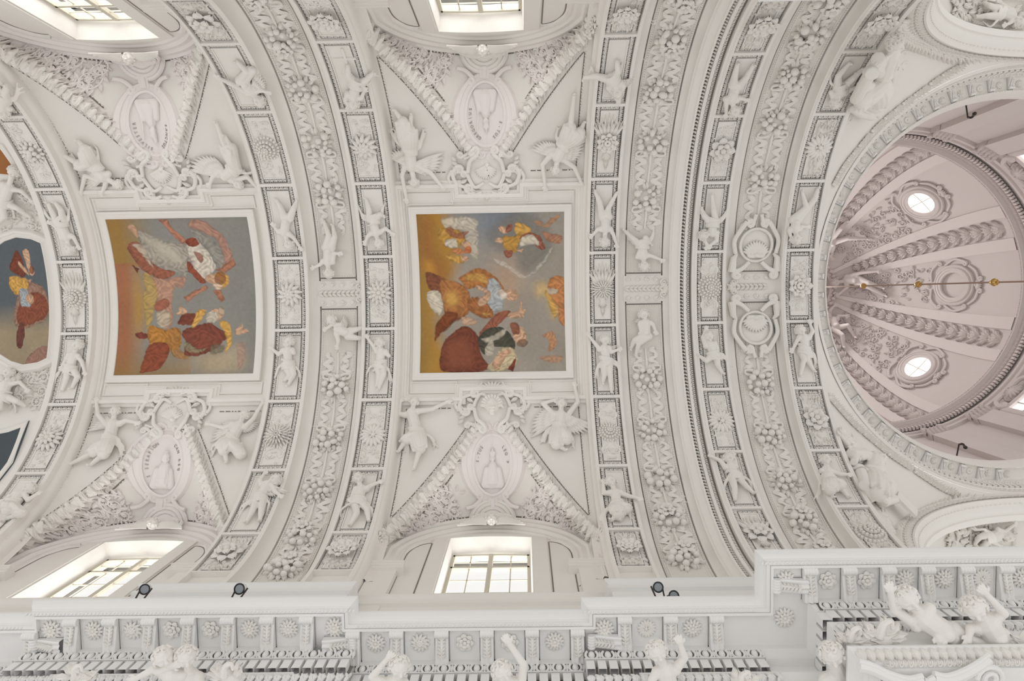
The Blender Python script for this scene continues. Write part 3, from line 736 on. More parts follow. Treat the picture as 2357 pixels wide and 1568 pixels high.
# ---- remeshed bodies
def remesh(VF,voxel,smooth=3,name='body',mat=None,origin=(0,0,0)):
    V,F=VF; V=np.asarray(V)-np.asarray(origin)
    me=new_mesh('tmp',V,F,True); o=bpy.data.objects.new('tmp',me); sc.collection.objects.link(o)
    r=o.modifiers.new('r','REMESH'); r.mode='VOXEL'; r.voxel_size=voxel; r.use_smooth_shade=True
    if smooth: q=o.modifiers.new('s','SMOOTH'); q.iterations=smooth; q.factor=.5
    dg=bpy.context.evaluated_depsgraph_get(); me2=bpy.data.meshes.new_from_object(o.evaluated_get(dg))
    bpy.data.objects.remove(o); bpy.data.meshes.remove(me)
    me2.name=name; me2.materials.clear(); me2.materials.append(mat or WHITE)
    no=bpy.data.objects.new(name,me2); sc.collection.objects.link(no); no.matrix_basis=Matrix.Translation(Vector(origin)); return no
def capsule(p,q,r0,r1,n=10):
    p=np.array(p,float);q=np.array(q,float); d=q-p; L=np.linalg.norm(d); 
    if L<1e-6: return sphere(p,r0,n,7)
    d/=L; pts=[];rs=[]
    for t in (-.999,-.86,-.5,0): pts.append(p+d*r0*t); rs.append(r0*math.sqrt(1-t*t))
    for t in (0,.5,.86,.999): pts.append(q+d*r1*t); rs.append(r1*math.sqrt(1-t*t))
    up=(0,0,1) if abs(d[2])<.9 else (1,0,0)
    return tube(pts,rs,n,1,True,up)
def nrm(v): v=np.asarray(v,float); return v/(np.linalg.norm(v)+1e-12)
def head_parts(c,up,fw,r):
    """face with brow, eyes, nose, lips, chin and ears"""
    up=nrm(up); fw=nrm(fw-up*np.dot(fw,up)); sd=np.cross(up,fw); P=lambda x,y,z: c+sd*x*r+up*y*r+fw*z*r
    L=[sphere(P(0,.05,-.15),r,14,10),capsule(P(0,-.1,.05),P(0,-.5,.12),.80*r,.52*r,12),sphere(P(0,.42,.28),.6*r,10,7),capsule(P(-.42,-.22,.50),P(-.34,-.42,.42),.32*r,.26*r,8),capsule(P(.42,-.22,.50),P(.34,-.42,.42),.32*r,.26*r,8),
       capsule(P(-.52,.27,.58),P(-.12,.33,.78),.16*r,.15*r,8),capsule(P(.52,.27,.58),P(.12,.33,.78),.16*r,.15*r,8),capsule(P(0,.28,.78),P(0,-.12,1.08),.12*r,.17*r,8),sphere(P(-.12,-.14,.98),.13*r,6,5),sphere(P(.12,-.14,.98),.13*r,6,5),
       capsule(P(-.2,-.43,.74),P(.2,-.43,.74),.09*r,.09*r,6),sphere(P(0,-.42,.82),.10*r,6,5),capsule(P(-.14,-.60,.72),P(.14,-.60,.72),.11*r,.11*r,6),sphere(P(0,-.86,.58),.25*r,8,6),
       sphere(P(-.34,.04,.66),.15*r,8,6),sphere(P(.34,.04,.66),.15*r,8,6),sphere(P(-.95,-.05,-.05),(.22*r),8,6),sphere(P(.95,-.05,-.05),(.22*r),8,6)]
    return L
def hair_parts(c,up,fw,r,seed,long=False):
    up=nrm(up); fw=nrm(fw-up*np.dot(fw,up)); sd=np.cross(up,fw); rg=np.random.default_rng(seed); L=[]
    n=64
    for k in range(n):
        z=1-2*(k+.5)/n; a=k*2.39996; x=math.sqrt(1-z*z)*math.cos(a); f=math.sqrt(1-z*z)*math.sin(a)   # z along up
        if f>.18-z*.28 and z<.8: continue
        if z<-.35 and not long: continue
        if z<-.75: continue
        d=sd*x+up*z+fw*f; p=c+d*r*1.02; t=nrm(np.cross(d,rg.normal(size=3)))
        pts=[p-fw*r*.1+t*r*.22*math.cos(q)+np.cross(d,t)*r*.17*math.sin(q)+d*r*.08*math.sin(q*.7) for q in np.linspace(0,4.6,7)]
        L.append(tube(pts,np.linspace(.18,.09,7)*r,6,1,True,tuple(d)))
    return cat_(L)
def hand_parts(w,d,n,s,flip=1):
    """palm and five fingers from wrist w along d, palm normal n"""
    d=nrm(d); n=nrm(n-d*np.dot(n,d)); sd=np.cross(d,n)*flip; L=[]
    pc=w+d*.045*s; L.append(capsule(w,pc,.034*s,.036*s,8)); L.append(capsule(pc-sd*.02*s,pc+sd*.02*s,.026*s,.026*s,8))
    for k,(o,l) in enumerate(((-.033,.036),(-.011,.046),(.011,.05),(.033,.043))):
        b=pc+sd*o*s+d*.022*s; m1=b+d*l*.6*s+sd*o*.3*s; t=m1+(d*.8-n*.5)*l*.6*s; L.append(capsule(b,m1,.0135*s,.012*s,6)); L.append(capsule(m1,t,.012*s,.010*s,6))
    b=w+sd*.03*s+d*.01*s; m1=b+(sd*.9+d*.5)*.035*s; L.append(capsule(b,m1,.015*s,.013*s,6)); L.append(capsule(m1,m1+d*.03*s+sd*.005*s,.013*s,.011*s,6))
    return L
def foot_parts(k,f,n,s):
    d=nrm(f-k); t=nrm(n*.75+d*.35); L=[capsule(f,f+t*.075*s,.034*s,.026*s,8),sphere(f-t*.02*s,.032*s,8,6)]
    sd=np.cross(d,t)
    for q in range(5): L.append(capsule(f+t*.075*s+sd*(q-2)*.012*s,f+t*(.10-.004*abs(q-1))*s+sd*(q-2)*.014*s,.0105*s,.009*s,6))
    return L
FIGN=[0]
def figure(S,pts,label,name='putto_figure',cat_name='cherub',s=1.,base=.0,wing=None,cloth=1,hts=None,adult=False,g=None,crop=None,group=None,voxel=None,extra=None,hair_long=False,look=0.,mat=None,thick=1.,face_view=False):
    """pts: 11 joints as photo pixels: head,chest,pelvis,elL,haL,elR,haR,knL,ftL,knR,ftR, laid on surface S at heights h"""
    FIGN[0]+=1; seed=FIGN[0]
    if crop: x0,y0,k=crop; pts=[(x0+a*k,y0+b*k) for a,b in pts]
    H=np.array(hts or [.20,.15,.12,.17,.17,.17,.17,.22,.08,.22,.08])*s*(1.0)+base
    ab=[]; gg=g
    for (u,v),h in zip(pts,H):
        r=S.inv(u,v,h,gg); ab.append(r); gg=gg if gg is not None and g is not None else tuple(r)
    P=np.array([S.map([[a,b,h]])[0] for (a,b),h in zip(ab,H)]); hd,ch,pv,eL,hL,eR,hR,kL,fL,kR,fR=P
    nn=S.n(np.array([ab[1][0]]),np.array([ab[1][1]]),S.f(np.array([ab[1][0]]),np.array([ab[1][1]])))[0]
    up=nrm(ch-pv); sd=nrm(np.cross(up,nn)); 
    wS=(.105 if not adult else .135)*s; wH=.065*s
    # sides: put the L shoulder on the side where the L elbow is
    sg=1 if np.dot(eL-ch,sd)>np.dot(eR-ch,sd) else -1
    shL=ch+sd*sg*wS; shR=ch-sd*sg*wS; sk=1 if np.dot(kL-pv,sd)>np.dot(kR-pv,sd) else -1
    hpL=pv+sd*sk*wH; hpR=pv-sd*sk*wH
    rt=(.118 if not adult else .125)*s*thick; L=[]
    mid=(ch+pv)/2+nn*.015*s
    L+=[capsule(ch,mid,rt*.98,rt*.92),capsule(mid,pv,rt*.95,rt*1.0),capsule(shL,shR,.072*s,.072*s),capsule(hpL,hpR,.10*s,.10*s),sphere((mid+pv)/2+nn*.05*s,rt*.78,10,7)]
    nk=nrm(hd-ch); L.append(capsule(ch+nk*.05*s,hd,.055*s,.05*s))
    for sh,e,w in ((shL,eL,hL),(shR,eR,hR)): L+=[capsule(sh,e,.062*s,.048*s),capsule(e,w,.048*s,.033*s),sphere((sh+(e-sh)*.35),.062*s,8,6)]+hand_parts(w,w-e,nn,s*1.0)
    for hp,k_,f in ((hpL,kL,fL),(hpR,kR,fR)): L+=[capsule(hp,k_,.092*s,.062*s),capsule(k_,f,.062*s,.036*s),sphere(k_+(f-k_)*.3-nn*.012*s,.062*s,8,6)]+foot_parts(k_,f,nn,s)
    hr=(.113 if not adult else .095)*s; fwd=(nn+sd*look*.8-up*.15) if not face_view else nrm(CAM-hd)+sd*look*.6+nk*.12
    L+=head_parts(hd,nk,fwd,hr)
    root=empty(name,loc=tuple(pv)); tag(root,label,cat_name,group)
    b=remesh(cat_(L),voxel or .0105*s,1,'body',mat or WHITE,tuple(pv)); child(b,root)
    V,F=hair_parts(hd,nk,fwd,hr,seed,hair_long); o=mesh_obj('hair',V,F,mat or STUCCO,True,origin=tuple(hd)); child(o,root)
    if wing:
        for (wd,ln) in wing:      # wd: pixel direction of wing tip relative to chest, ln: feather count
            t=S.map([[*S.inv(*( (crop[0]+wd[0]*crop[2],crop[1]+wd[1]*crop[2]) if crop else wd),base+.04,g or tuple(ab[1])),base+.04]])[0]
            child(wing_mesh(ch-nn*.02*s,t,nn,sd,s).build('wing',mat or STUCCO),root)
    if cloth:
        child(cloth_mesh(pv,up,sd,nn,[kL,kR],s,seed,cloth),root)
    return root
def wing_mesh(c,t,nn,sd,s):
    d=t-c; L=np.linalg.norm(d); d=d/L; q=np.cross(nn,d); m=MB()
    if np.random.default_rng(int(L*1000)).random()<.5: pass
    for row,(n,l0,l1,hh) in enumerate(((9,.5,1.,.0),(8,.38,.62,.03),(6,.25,.36,.05))):
        for k in range(n):
            f=k/(n-1); ang=-.75+1.05*f; l=L*(l0+(l1-l0)*f); V,F=leaf(l,L*.17,.035*s,.02,4)
            dd=d*math.cos(ang)+q*math.sin(ang); pp=np.cross(nn,dd)
            o=c+d*L*.02
            W=o+np.outer(V[:,1],dd)+np.outer(V[:,0],pp)+np.outer(V[:,2]+hh+.01,nn); m.add(W,F)
    m.add(*tube([c,c+d*L*.25+q*L*.08,c+(d*math.cos(.3)+q*math.sin(.3))*L*.55],[.06*s,.05*s,.025*s],8,1,True,tuple(nn)))
    return m
def cloth_mesh(pv,up,sd,nn,kn,s,seed,amount):
    rg=np.random.default_rng(seed+500); L=[]
    for k in range(7):
        o=(k-3)*.03*s; tilt=rg.uniform(-.06,.06)*s
        t=np.linspace(-1.9,1.9,12); R=.135*s+.01*s*rg.random()
        pts=[pv+up*(o+tilt*math.sin(a))+sd*R*math.sin(a)+nn*R*.9*math.cos(a) for a in t]
        L.append(tube(pts,.026*s+.006*s*np.sin(np.linspace(0,8,12)+k),6,1,True,tuple(up)))
    for k in range(int(4*amount)):
        q=rg.choice([-1,1]); st=pv+sd*q*.13*s+up*rg.uniform(-.08,.05)*s
        pts=smoothpath([st,st+sd*q*.09*s-up*.07*s+nn*.02*s,st+sd*q*rg.uniform(.10,.2)*s-up*rg.uniform(.15,.28)*s,st+sd*q*rg.uniform(.08,.26)*s-up*rg.uniform(.25,.4)*s-nn*.03*s],14)
        L.append(tube(pts,np.linspace(.04,.018,len(pts))*s,6,.7,True,tuple(nn)))
    if amount>=2:       # long skirt folds reaching to the knees
        for kk in kn:
            for j in range(8):
                a=(j-3.5)*.42; off=sd*math.sin(a)*.12*s+nn*math.cos(a)*.10*s
                e=kk+off*1.12+(kk-pv)*rg.uniform(-.1,.12); pts=smoothpath([pv+off*1.1,(pv+kk)/2+off*1.25+nn*.03*s,e],10)
                L.append(tube(pts,np.linspace(.04,.026,len(pts))*s*rg.uniform(.8,1.25),6,1,True,tuple(nn)))
            L.append(capsule(pv,kk,.12*s,.12*s))
    V,F=cat_(L); return remesh((V,F),.014*s,2,'drapery',STUCCO,tuple(pv))
# ============================================================ COFFERED BANDS
SEPB=[-88,-71.6,-50.8,-30.2,-10,10,30.2,50.8,71.9,87.5]; SEPC=[-85,-65,-47,-28.6,-9.8,9.8,28.6,47,65,84]
BNAME={'L':'band left of left fresco','B1':'band right of left fresco','B2':'band left of middle fresco','A1':'band right of middle fresco','C1':'coffered band second from dome','C2':'coffered band nearest dome'}
ROWN=['topmost','second from top','third from top','fourth from top','middle','fourth from bottom','third from bottom','second from bottom','bottom']
HP=.205      # panel height above the r=5 reference
def coffer(band,i,style,seed):
    x0,x1=BANDS[band]; sp=SEPB if band[0] in 'LBA' else SEPC
    b0,b1=5*math.radians(sp[i]),5*math.radians(sp[i+1]); X0,X1=x0+.055,x1-.055; g=.035
    bar=[]; root=empty('coffer',loc=tuple(C5.map([[(x0+x1)/2,(b0+b1)/2,.2]])[0]))
    tag(root,'sunken panel with leaf border, %s in %s'%(ROWN[i],BNAME[band]),'panel')
    m=MB(); w=.112
    pa,pb=b0+g+w,b1-g-w
    m.add(*box(X0+w,X1-w,pa,pb,.13,HP,2,14),C5); m.add(*sweep([(X0+w+.012,pa+.012),(X1-w-.012,pa+.012),(X1-w-.012,pb-.012),(X0+w+.012,pb-.012)],[(-.012,HP-.01),(-.012,HP+.018),(.012,HP+.018),(.012,HP)],True,.12),C5)
    m.add(*box(X0,X1,b0-.0,b0+g,.13,.245,2,1),C5); m.add(*box(X0,X1,b1-g,b1,.13,.245,2,1),C5)
    child(m.build('panel',WHITE,smooth=False),root)
    m=MB(); hb=.195; c=w*.5
    border_run(m,C5,(X0+c,b0+g+.0),(X0+c,b1-g),hb); border_run(m,C5,(X1-c,b1-g),(X1-c,b0+g),hb)
    border_run(m,C5,(X1-w,b0+g+c),(X0+w,b0+g+c),hb); border_run(m,C5,(X0+w,b1-g-c),(X1-w,b1-g-c),hb)
    child(m.build('leaf_border',STUCCO),root)
    m=MB()
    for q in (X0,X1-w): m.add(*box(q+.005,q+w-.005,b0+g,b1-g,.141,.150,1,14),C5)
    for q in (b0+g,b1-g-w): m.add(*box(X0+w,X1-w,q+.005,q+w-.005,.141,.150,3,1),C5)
    child(m.build('border_recess',SHADE_JOINT,smooth=False),root)  # dark strips put crevice shade behind the leaf border
    if style is not None:
        for sg in (-1,1): m=MB(); sprays(m,C5,((x0+x1)/2,(b0+b1)/2),(X1-X0)/2-w,(pb-pa)/2,HP,seed+sg,style,(sg,)); child(m.build('foliage_relief',STUCCO),root)
    return (x0+x1)/2,(b0+b1)/2
# rosette kind and foliage style per band for coffers 0,2,4,6,8
RK={'L':[(5,3),(6,1),(4,0),(0,1),(0,1)],'B1':[(7,3),(4,1),(3,1),(1,2),(7,3)],'B2':[(2,1),(3,1),(0,2),(5,1),(2,3)],'A1':[(2,3),(2,0),(1,0),(4,2),(2,3)],
    'C1':[(2,3),(7,1),(4,2),(5,1),(7,0)],'C2':[(2,3),(5,3),(2,1),(7,3),(4,3)]}
RDESC={0:'daisy rosette with thick petals',1:'many petalled chrysanthemum rosette',2:'cup shaped rosette with upright petals',3:'whirling rosette with curved petals',4:'round rosette of stacked bead rings',5:'flat fan petalled rosette',6:'rosette with a cluster of berries',7:'open rosette with broad petals'}
for band in BANDS:
    for i in range(9):
        if band=='L' and i in (0,8): continue
        ros=(i%2==0)
        if band=='L': ros=(i%2==0)
        k,st=RK[band][i//2] if ros else (None,None)
        cx,cb=coffer(band,i,st if ros else None,i*13+hash(band)%7 if False else i*13+len(band)*5+ord(band[0]))
        if ros:
            if band=='L' and i==4:
                pass
            rosette(k,C5,cx,cb,HP,'%s, %s in %s'%(RDESC[k],ROWN[i],BNAME[band]),rot=i*.4,s=1.08 if band!='A1' else .92)
# ============================================================ RIBBON BANDS WITH FRUIT
FR={'B':([-84.5,-70.3,-55.4,-40.5,-26.9,25.7,40.2,55.6,71.0,82.5],'fruit band between the frescoes'),'A':([-82,-67.8,-52.9,-39.0,-24.2,24.6,39.1,53.3,66.5,80.0],'fruit band right of middle fresco'),'C':([-80,-68.2,-56.2,-43.4,-28.6,26.3,41.2,54.7,67.8,80.5],'fruit band nearest the dome')}
CN=['topmost','second from top','third from top','fourth from top','fifth from top','fifth from bottom','fourth from bottom','third from bottom','second from bottom','bottom']
for bi,(rb,(ang,desc)) in enumerate(FR.items()):
    x0,x1=RIBS[rb]; cx=(x0+x1)/2
    # ground of the band in a slightly greyer plaster, bead rows, end bars
    for sg in (-1,1):
        m=MB(); inner=5*math.radians(4.2 if rb!='C' else 4.2)
        lo,hi=(inner,5*PI/2+.5); A=[(x0+.02,sg*lo),(x1-.02,sg*lo)]
        V=[];n=60
        for k in range(n+1):
            b=sg*(lo+(hi-lo)*k/n); V+=[[x0+.012,b,.004],[x1-.012,b,.004]]
        m.add(V,[quads(n+1,2)],C5); struct(m.build('trim_15',WARM))
        m=MB(); T=sphere((0,0,0),(.019,.022,.018),6,4)
        for b in np.arange(lo+.03,5*PI/2,.058):
            for x in (x0+.04,x1-.04): m.add(*xf(T,(x,sg*b,.015)),C5)
        for x in np.arange(x0+.09,x1-.06,.058): m.add(*xf(T,(x,sg*(lo+.03),.015)),C5)
        struct(m.build('trim_16',STUCCO))
        m=MB(); m.add(*sweep([(x0+.075,sg*(lo+.07)),(x0+.075,sg*hi)],[(-.008,0),(-.008,.014),(.008,.014),(.008,0)]),C5); m.add(*sweep([(x1-.075,sg*(lo+.07)),(x1-.075,sg*hi)],[(-.008,0),(-.008,.014),(.008,.014),(.008,0)]),C5)
        struct(m.build('trim_17',STUCCO))
        m=MB(); m.add(*box(x0-.03,x1+.03,min(sg*(lo-.02),sg*(lo+.012)),max(sg*(lo-.02),sg*(lo+.012)),-.02,.006,4,1),C5); struct(m.build('trim_18',SHADE_JOINT,smooth=False))
    for i,a in enumerate(ang):
        b=5*math.radians(a)
        fruit_cluster(C5,cx+RNG.uniform(-.02,.02),b,.01,'bunch of stucco fruit, %s in %s'%(CN[i],desc),seed=bi*20+i,s=1.0 if abs(a)<83 else .8,rot=RNG.uniform(-.2,.2),nf=11+(i*3)%4,flower=(1 if a>66 else (-1 if a<-66 else 0)))
        sg=1 if a>0 else -1
        j=i-1 if a>0 else i+1
        nxt=ang[j] if (0<=j<len(ang) and ang[j]*a>0) else None
        if nxt is not None: b1=5*math.radians(nxt)+sg*.19
        else: b1=5*math.radians(sg*16) if rb!='C' else 5*math.radians(sg*15)
        b0=b-sg*.19
        if abs(b1-b0)>.25:
            m=ribbon(C5,cx,b0,b1,.3,.004,seed=bi*31+i); o=m.build('ribbon_ornament',STUCCO); tag(o,'fluttering ribbon beside the %s bunch in %s'%(CN[i],desc),'ribbon ornament')
# smooth clasp across each fruit band at the crown
def clasp(x0,x1,flip,desc,wide=.30):
    r=empty('arch_clasp',loc=tuple(C5.map([[(x0+x1)/2,0,.05]])[0])); tag(r,desc,'clasp ornament')
    m=MB(); m.add(*box(x0,x1,-wide,wide,-.01,.03,6,6),C5)
    child(m.build('slab',WHITE,smooth=False),r); m=MB(); cxs=np.linspace(x0+.12,x1-.22,4)
    for q in (-1,1):
        for k,x in enumerate(cxs):
            m.add(*sphere((x,q*.21,.04),(.055,.05,.05),10,6),C5); P=spiral((x,q*.21),.075,.02,1.2,0,q,12); P[:,2]=.05; m.add(*tube(P,.016,5),C5)
    child(m.build('curls',STUCCO),r)
    m=MB()
    n=9
    for k in range(n):
        x=x0+.02+(x1-x0-.1)*k/n
        for q in (-1,1): m.add(*xf(leaf(.17,.08,.06,.05,4),(x,0,.04),-flip*PI/2+q*.45),C5)
    e=x1 if flip>0 else x0
    for k in range(9): m.add(*xf(leaf(.16,.09,.06,.05,4),(e-flip*.06,0,.05),-flip*PI/2+(k-4)*.42),C5)
    for q in (-1,1): P=spiral((e-flip*.05,q*.13),.09,.02,1.3,PI/2*q,q*flip,16); P[:,2]=.07; m.add(*tube(P,.024,6),C5)
    child(m.build('leaf_chain',STUCCO),r)
clasp(-4.85,-3.80,1,'short scrolled clasp crossing the fruit band between the two frescoes'); clasp(2.32,3.30,1,'short scrolled clasp crossing the fruit band right of the middle fresco'); clasp(4.83,5.86,-1,'short scrolled clasp between two shell cartouches near the dome')
# mouldings on the broad stepped strip before the dome bands
def bead_arch(x,kind,name):
    m=MB()
    if kind==0:
        T=cat_([box(-.034,.034,-.012,.012,0,.03),box(.01,.034,-.012,.04,0,.03)]); p=.085
        for b in np.arange(-5*PI/2,5*PI/2,p): m.add(*xf(T,(x,b,.135)),C5)
    else:
        T=cat_([tube(np.stack([.045*np.cos(np.linspace(-.4,PI+.4,7)),.04*np.sin(np.linspace(-.4,PI+.4,7)),0*np.linspace(0,1,7)],-1),.013,4),sphere((0,.0,0),(.018,.024,.02),6,4)]); p=.098
        for b in np.arange(-5*PI/2,5*PI/2,p): m.add(*xf(T,(x,b,.15),PI/2),C5)
    o=m.build(name,STUCCO); struct(o)
bead_arch(3.64,0,'trim_19'); bead_arch(3.80,1,'trim_20')
for x0,x1 in ((3.602,3.678),(3.742,3.858)):
    m=MB(); V=[]
    for k in range(121):
        b=-5*PI/2+5*PI*k/120; V+=[[x0,b,.124 if x0<3.7 else .134],[x1,b,.124 if x0<3.7 else .134]]
    m.add(V,[quads(121,2)],C5); struct(m.build('trim_21',SHADE_JOINT))  # groove floors toned dark, shade put into the colour
# ============================================================ FRESCOES AND THEIR FRAMES
def raster(w,h,layers,base,seed):
    """paint a canvas from soft polygons; returns (h,w,3) float array in linear-ish colour"""
    rg=np.random.default_rng(seed); yy,xx=np.mgrid[0:h,0:w]; X=(xx+.5)/w; Y=(yy+.5)/h
    def noise(sc_,amp):
        gh,gw=max(2,int(h/sc_)+2),max(2,int(w/sc_)+2); g=rg.normal(size=(gh,gw)); fy=Y*(gh-1.001); fx=X*(gw-1.001); iy=fy.astype(int); ix=fx.astype(int); ty=fy-iy; tx=fx-ix
        ty=ty*ty*(3-2*ty); tx=tx*tx*(3-2*tx)
        return amp*((g[iy,ix]*(1-tx)+g[iy,ix+1]*tx)*(1-ty)+(g[iy+1,ix]*(1-tx)+g[iy+1,ix+1]*tx)*ty)
    wx=noise(8.,.0022)+noise(30.,.005); wy=noise(8.,.0022)+noise(30.,.005); U=X+wx; Vv=Y+wy
    img=np.zeros((h,w,3)); img[:]=base(X,Y)
    for (col,pts,soft,*op) in layers:
        P=np.array(pts,float); P=smooth_closed(P) if len(P)>3 and soft!=0 else P
        d=np.full((h,w),1e9); ins=np.zeros((h,w),bool); n=len(P)
        x0,x1=P[:,0].min()-.05,P[:,0].max()+.05; y0,y1=P[:,1].min()-.05,P[:,1].max()+.05
        sl=np.s_[max(0,int(y0*h)):max(0,min(h,int(y1*h)+1)),max(0,int(x0*w)):max(0,min(w,int(x1*w)+1))]
        u,v=U[sl],Vv[sl]; d=np.full(u.shape,1e9); ins=np.zeros(u.shape,bool)
        if u.size==0: continue
        for i in range(n):
            ax,ay=P[i]; bx,by=P[(i+1)%n]; ex,ey=bx-ax,by-ay; L=ex*ex+ey*ey+1e-12
            t=np.clip(((u-ax)*ex+(v-ay)*ey)/L,0,1); d=np.minimum(d,(u-ax-t*ex)**2+(v-ay-t*ey)**2)
            c=((ay>v)!=(by>v))&(u<(ex)*(v-ay)/(ey if abs(ey)>1e-9 else 1e-9)+ax); ins^=c
        d=np.sqrt(d)*np.where(ins,1,-1); sf=max(soft*.28,.003) if soft<.028 else soft*.7; al=np.clip(d/sf*.5+.5,0,1)*(op[0] if op else 1.)
        ph=rg.uniform(0,6.3); cu,cv=math.cos(ph),math.sin(ph); q=np.sin((u*cu+v*cv)*95+7*noise_cache(u*1.7,v*1.7)+ph*3); q2=np.sin((u*cv-v*cu)*52+5*noise_cache(u*2.3+1,v*2.1))
        fold=(np.sign(q)*np.abs(q)**.7*.13+q2*.09 if soft<.028 and len(pts)<14 else q2*.04)+np.clip(d/.03,0,1)*.14-.08-np.exp(-(d/.005)**2)*.15*(soft<.028)
        c=np.array(col)*(1+fold[...,None]*1.2); img[sl]=img[sl]*(1-al[...,None])+c*al[...,None]
    img*=1+noise(w/60,.03)[...,None]+noise(3.,.015)[...,None]+noise(w/6,.035)[...,None]
    return np.clip(img,0.01,1)
def noise_cache(u,v): return np.sin(u*17+np.sin(v*23)*1.3)*np.cos(v*19+np.sin(u*13))
def smooth_closed(P):
    n=len(P); out=[]
    for i in range(n):
        p0,p1,p2,p3=P[i-1],P[i],P[(i+1)%n],P[(i+2)%n]
        for t in (0,.33,.66): out.append(.5*((2*p1)+(-p0+p2)*t+(2*p0-5*p1+4*p2-p3)*t*t+(-p0+3*p1-3*p2+p3)*t**3))
    return np.array(out)
PAINT=bpy.data.materials.new('fresco_paint'); PAINT.use_nodes=True
_b=PAINT.node_tree.nodes['Principled BSDF']; _a=PAINT.node_tree.nodes.new('ShaderNodeVertexColor'); _a.layer_name='paint'; PAINT.node_tree.links.new(_a.outputs[0],_b.inputs['Base Color']); _b.inputs['Roughness'].default_value=.8
def lin(c): return [((x/255+.055)/1.055)**2.4 if x>10 else x/255/12.92 for x in c]
def paint_panel(S,x0,x1,b0,b1,h,img,name='fresco',clip=None):
    hh,ww,_=img.shape; A,B=np.meshgrid(np.linspace(x0,x1,ww),np.linspace(b0,b1,hh)); V=S.map(np.stack([A.ravel(),B.ravel(),0*A.ravel()+h],-1))
    F=quads(hh,ww)
    if clip is not None:
        keep=clip(A,B).ravel(); F=F[keep[F].all(1)]
    me=new_mesh(name,V,[F],True); ca=me.color_attributes.new('paint','FLOAT_COLOR','POINT')
    if len(me.vertices)==hh*ww: ca.data.foreach_set('color',np.concatenate([img.reshape(-1,3),np.ones((hh*ww,1))],1).astype(np.float32).ravel())
    me.materials.append(PAINT); o=bpy.data.objects.new(name,me); sc.collection.objects.link(o); return o
VS=Cyl(5.1)
SK=lambda *c: lin(c)
grey,blue,ochre,red,brn,flesh,cream,gold=lin((158,150,138)),lin((137,143,150)),lin((184,140,66)),lin((150,92,70)),lin((112,70,54)),lin((205,165,135)),lin((200,190,172)),lin((204,158,82))
def mix(*a):
    def f(X,Y):
        c=np.array(a[0][0])[None,None]*np.ones(X.shape+(3,))
        for col,fn in a[1:]: t=np.clip(fn(X,Y),0,1)[...,None]; c=c*(1-t)+np.array(col)*t
        return c
    return f
# middle fresco: generic robed figures before a bright cloud (stand-in for the painting, same colours)
def blob(cx,cy,rx,ry,rot=0,n=10,j=.12,seed=0):
    rg=np.random.default_rng(seed); t=np.linspace(0,2*PI,n,endpoint=False); k=1+rg.uniform(-j,j,n); x=rx*np.cos(t)*k; y=ry*np.sin(t)*k; c,s=math.cos(rot),math.sin(rot); return list(zip(cx+x*c-y*s,cy+x*s+y*c))
def N(l,x0=190,y0=150,w=1110,h=1210): return [((a-x0)/w,(b-y0)/h) for a,b in l]
base2=mix([grey],[lin((128,134,142)),lambda X,Y:np.exp(-((X-.55)/.25)**2-((Y-.03)/.18)**2)*1.1],[lin((176,132,58)),lambda X,Y:(.26-X+.08*np.sin(Y*7))/.12],[lin((150,120,60)),lambda X,Y:(.10-X)/.1*.8],[lin((186,150,120)),lambda X,Y:np.exp(-((X-.6)/.12)**2-((Y-.42)/.14)**2)*.6],[lin((165,160,150)),lambda X,Y:(Y-.8)*2*(X>.4)*.5])
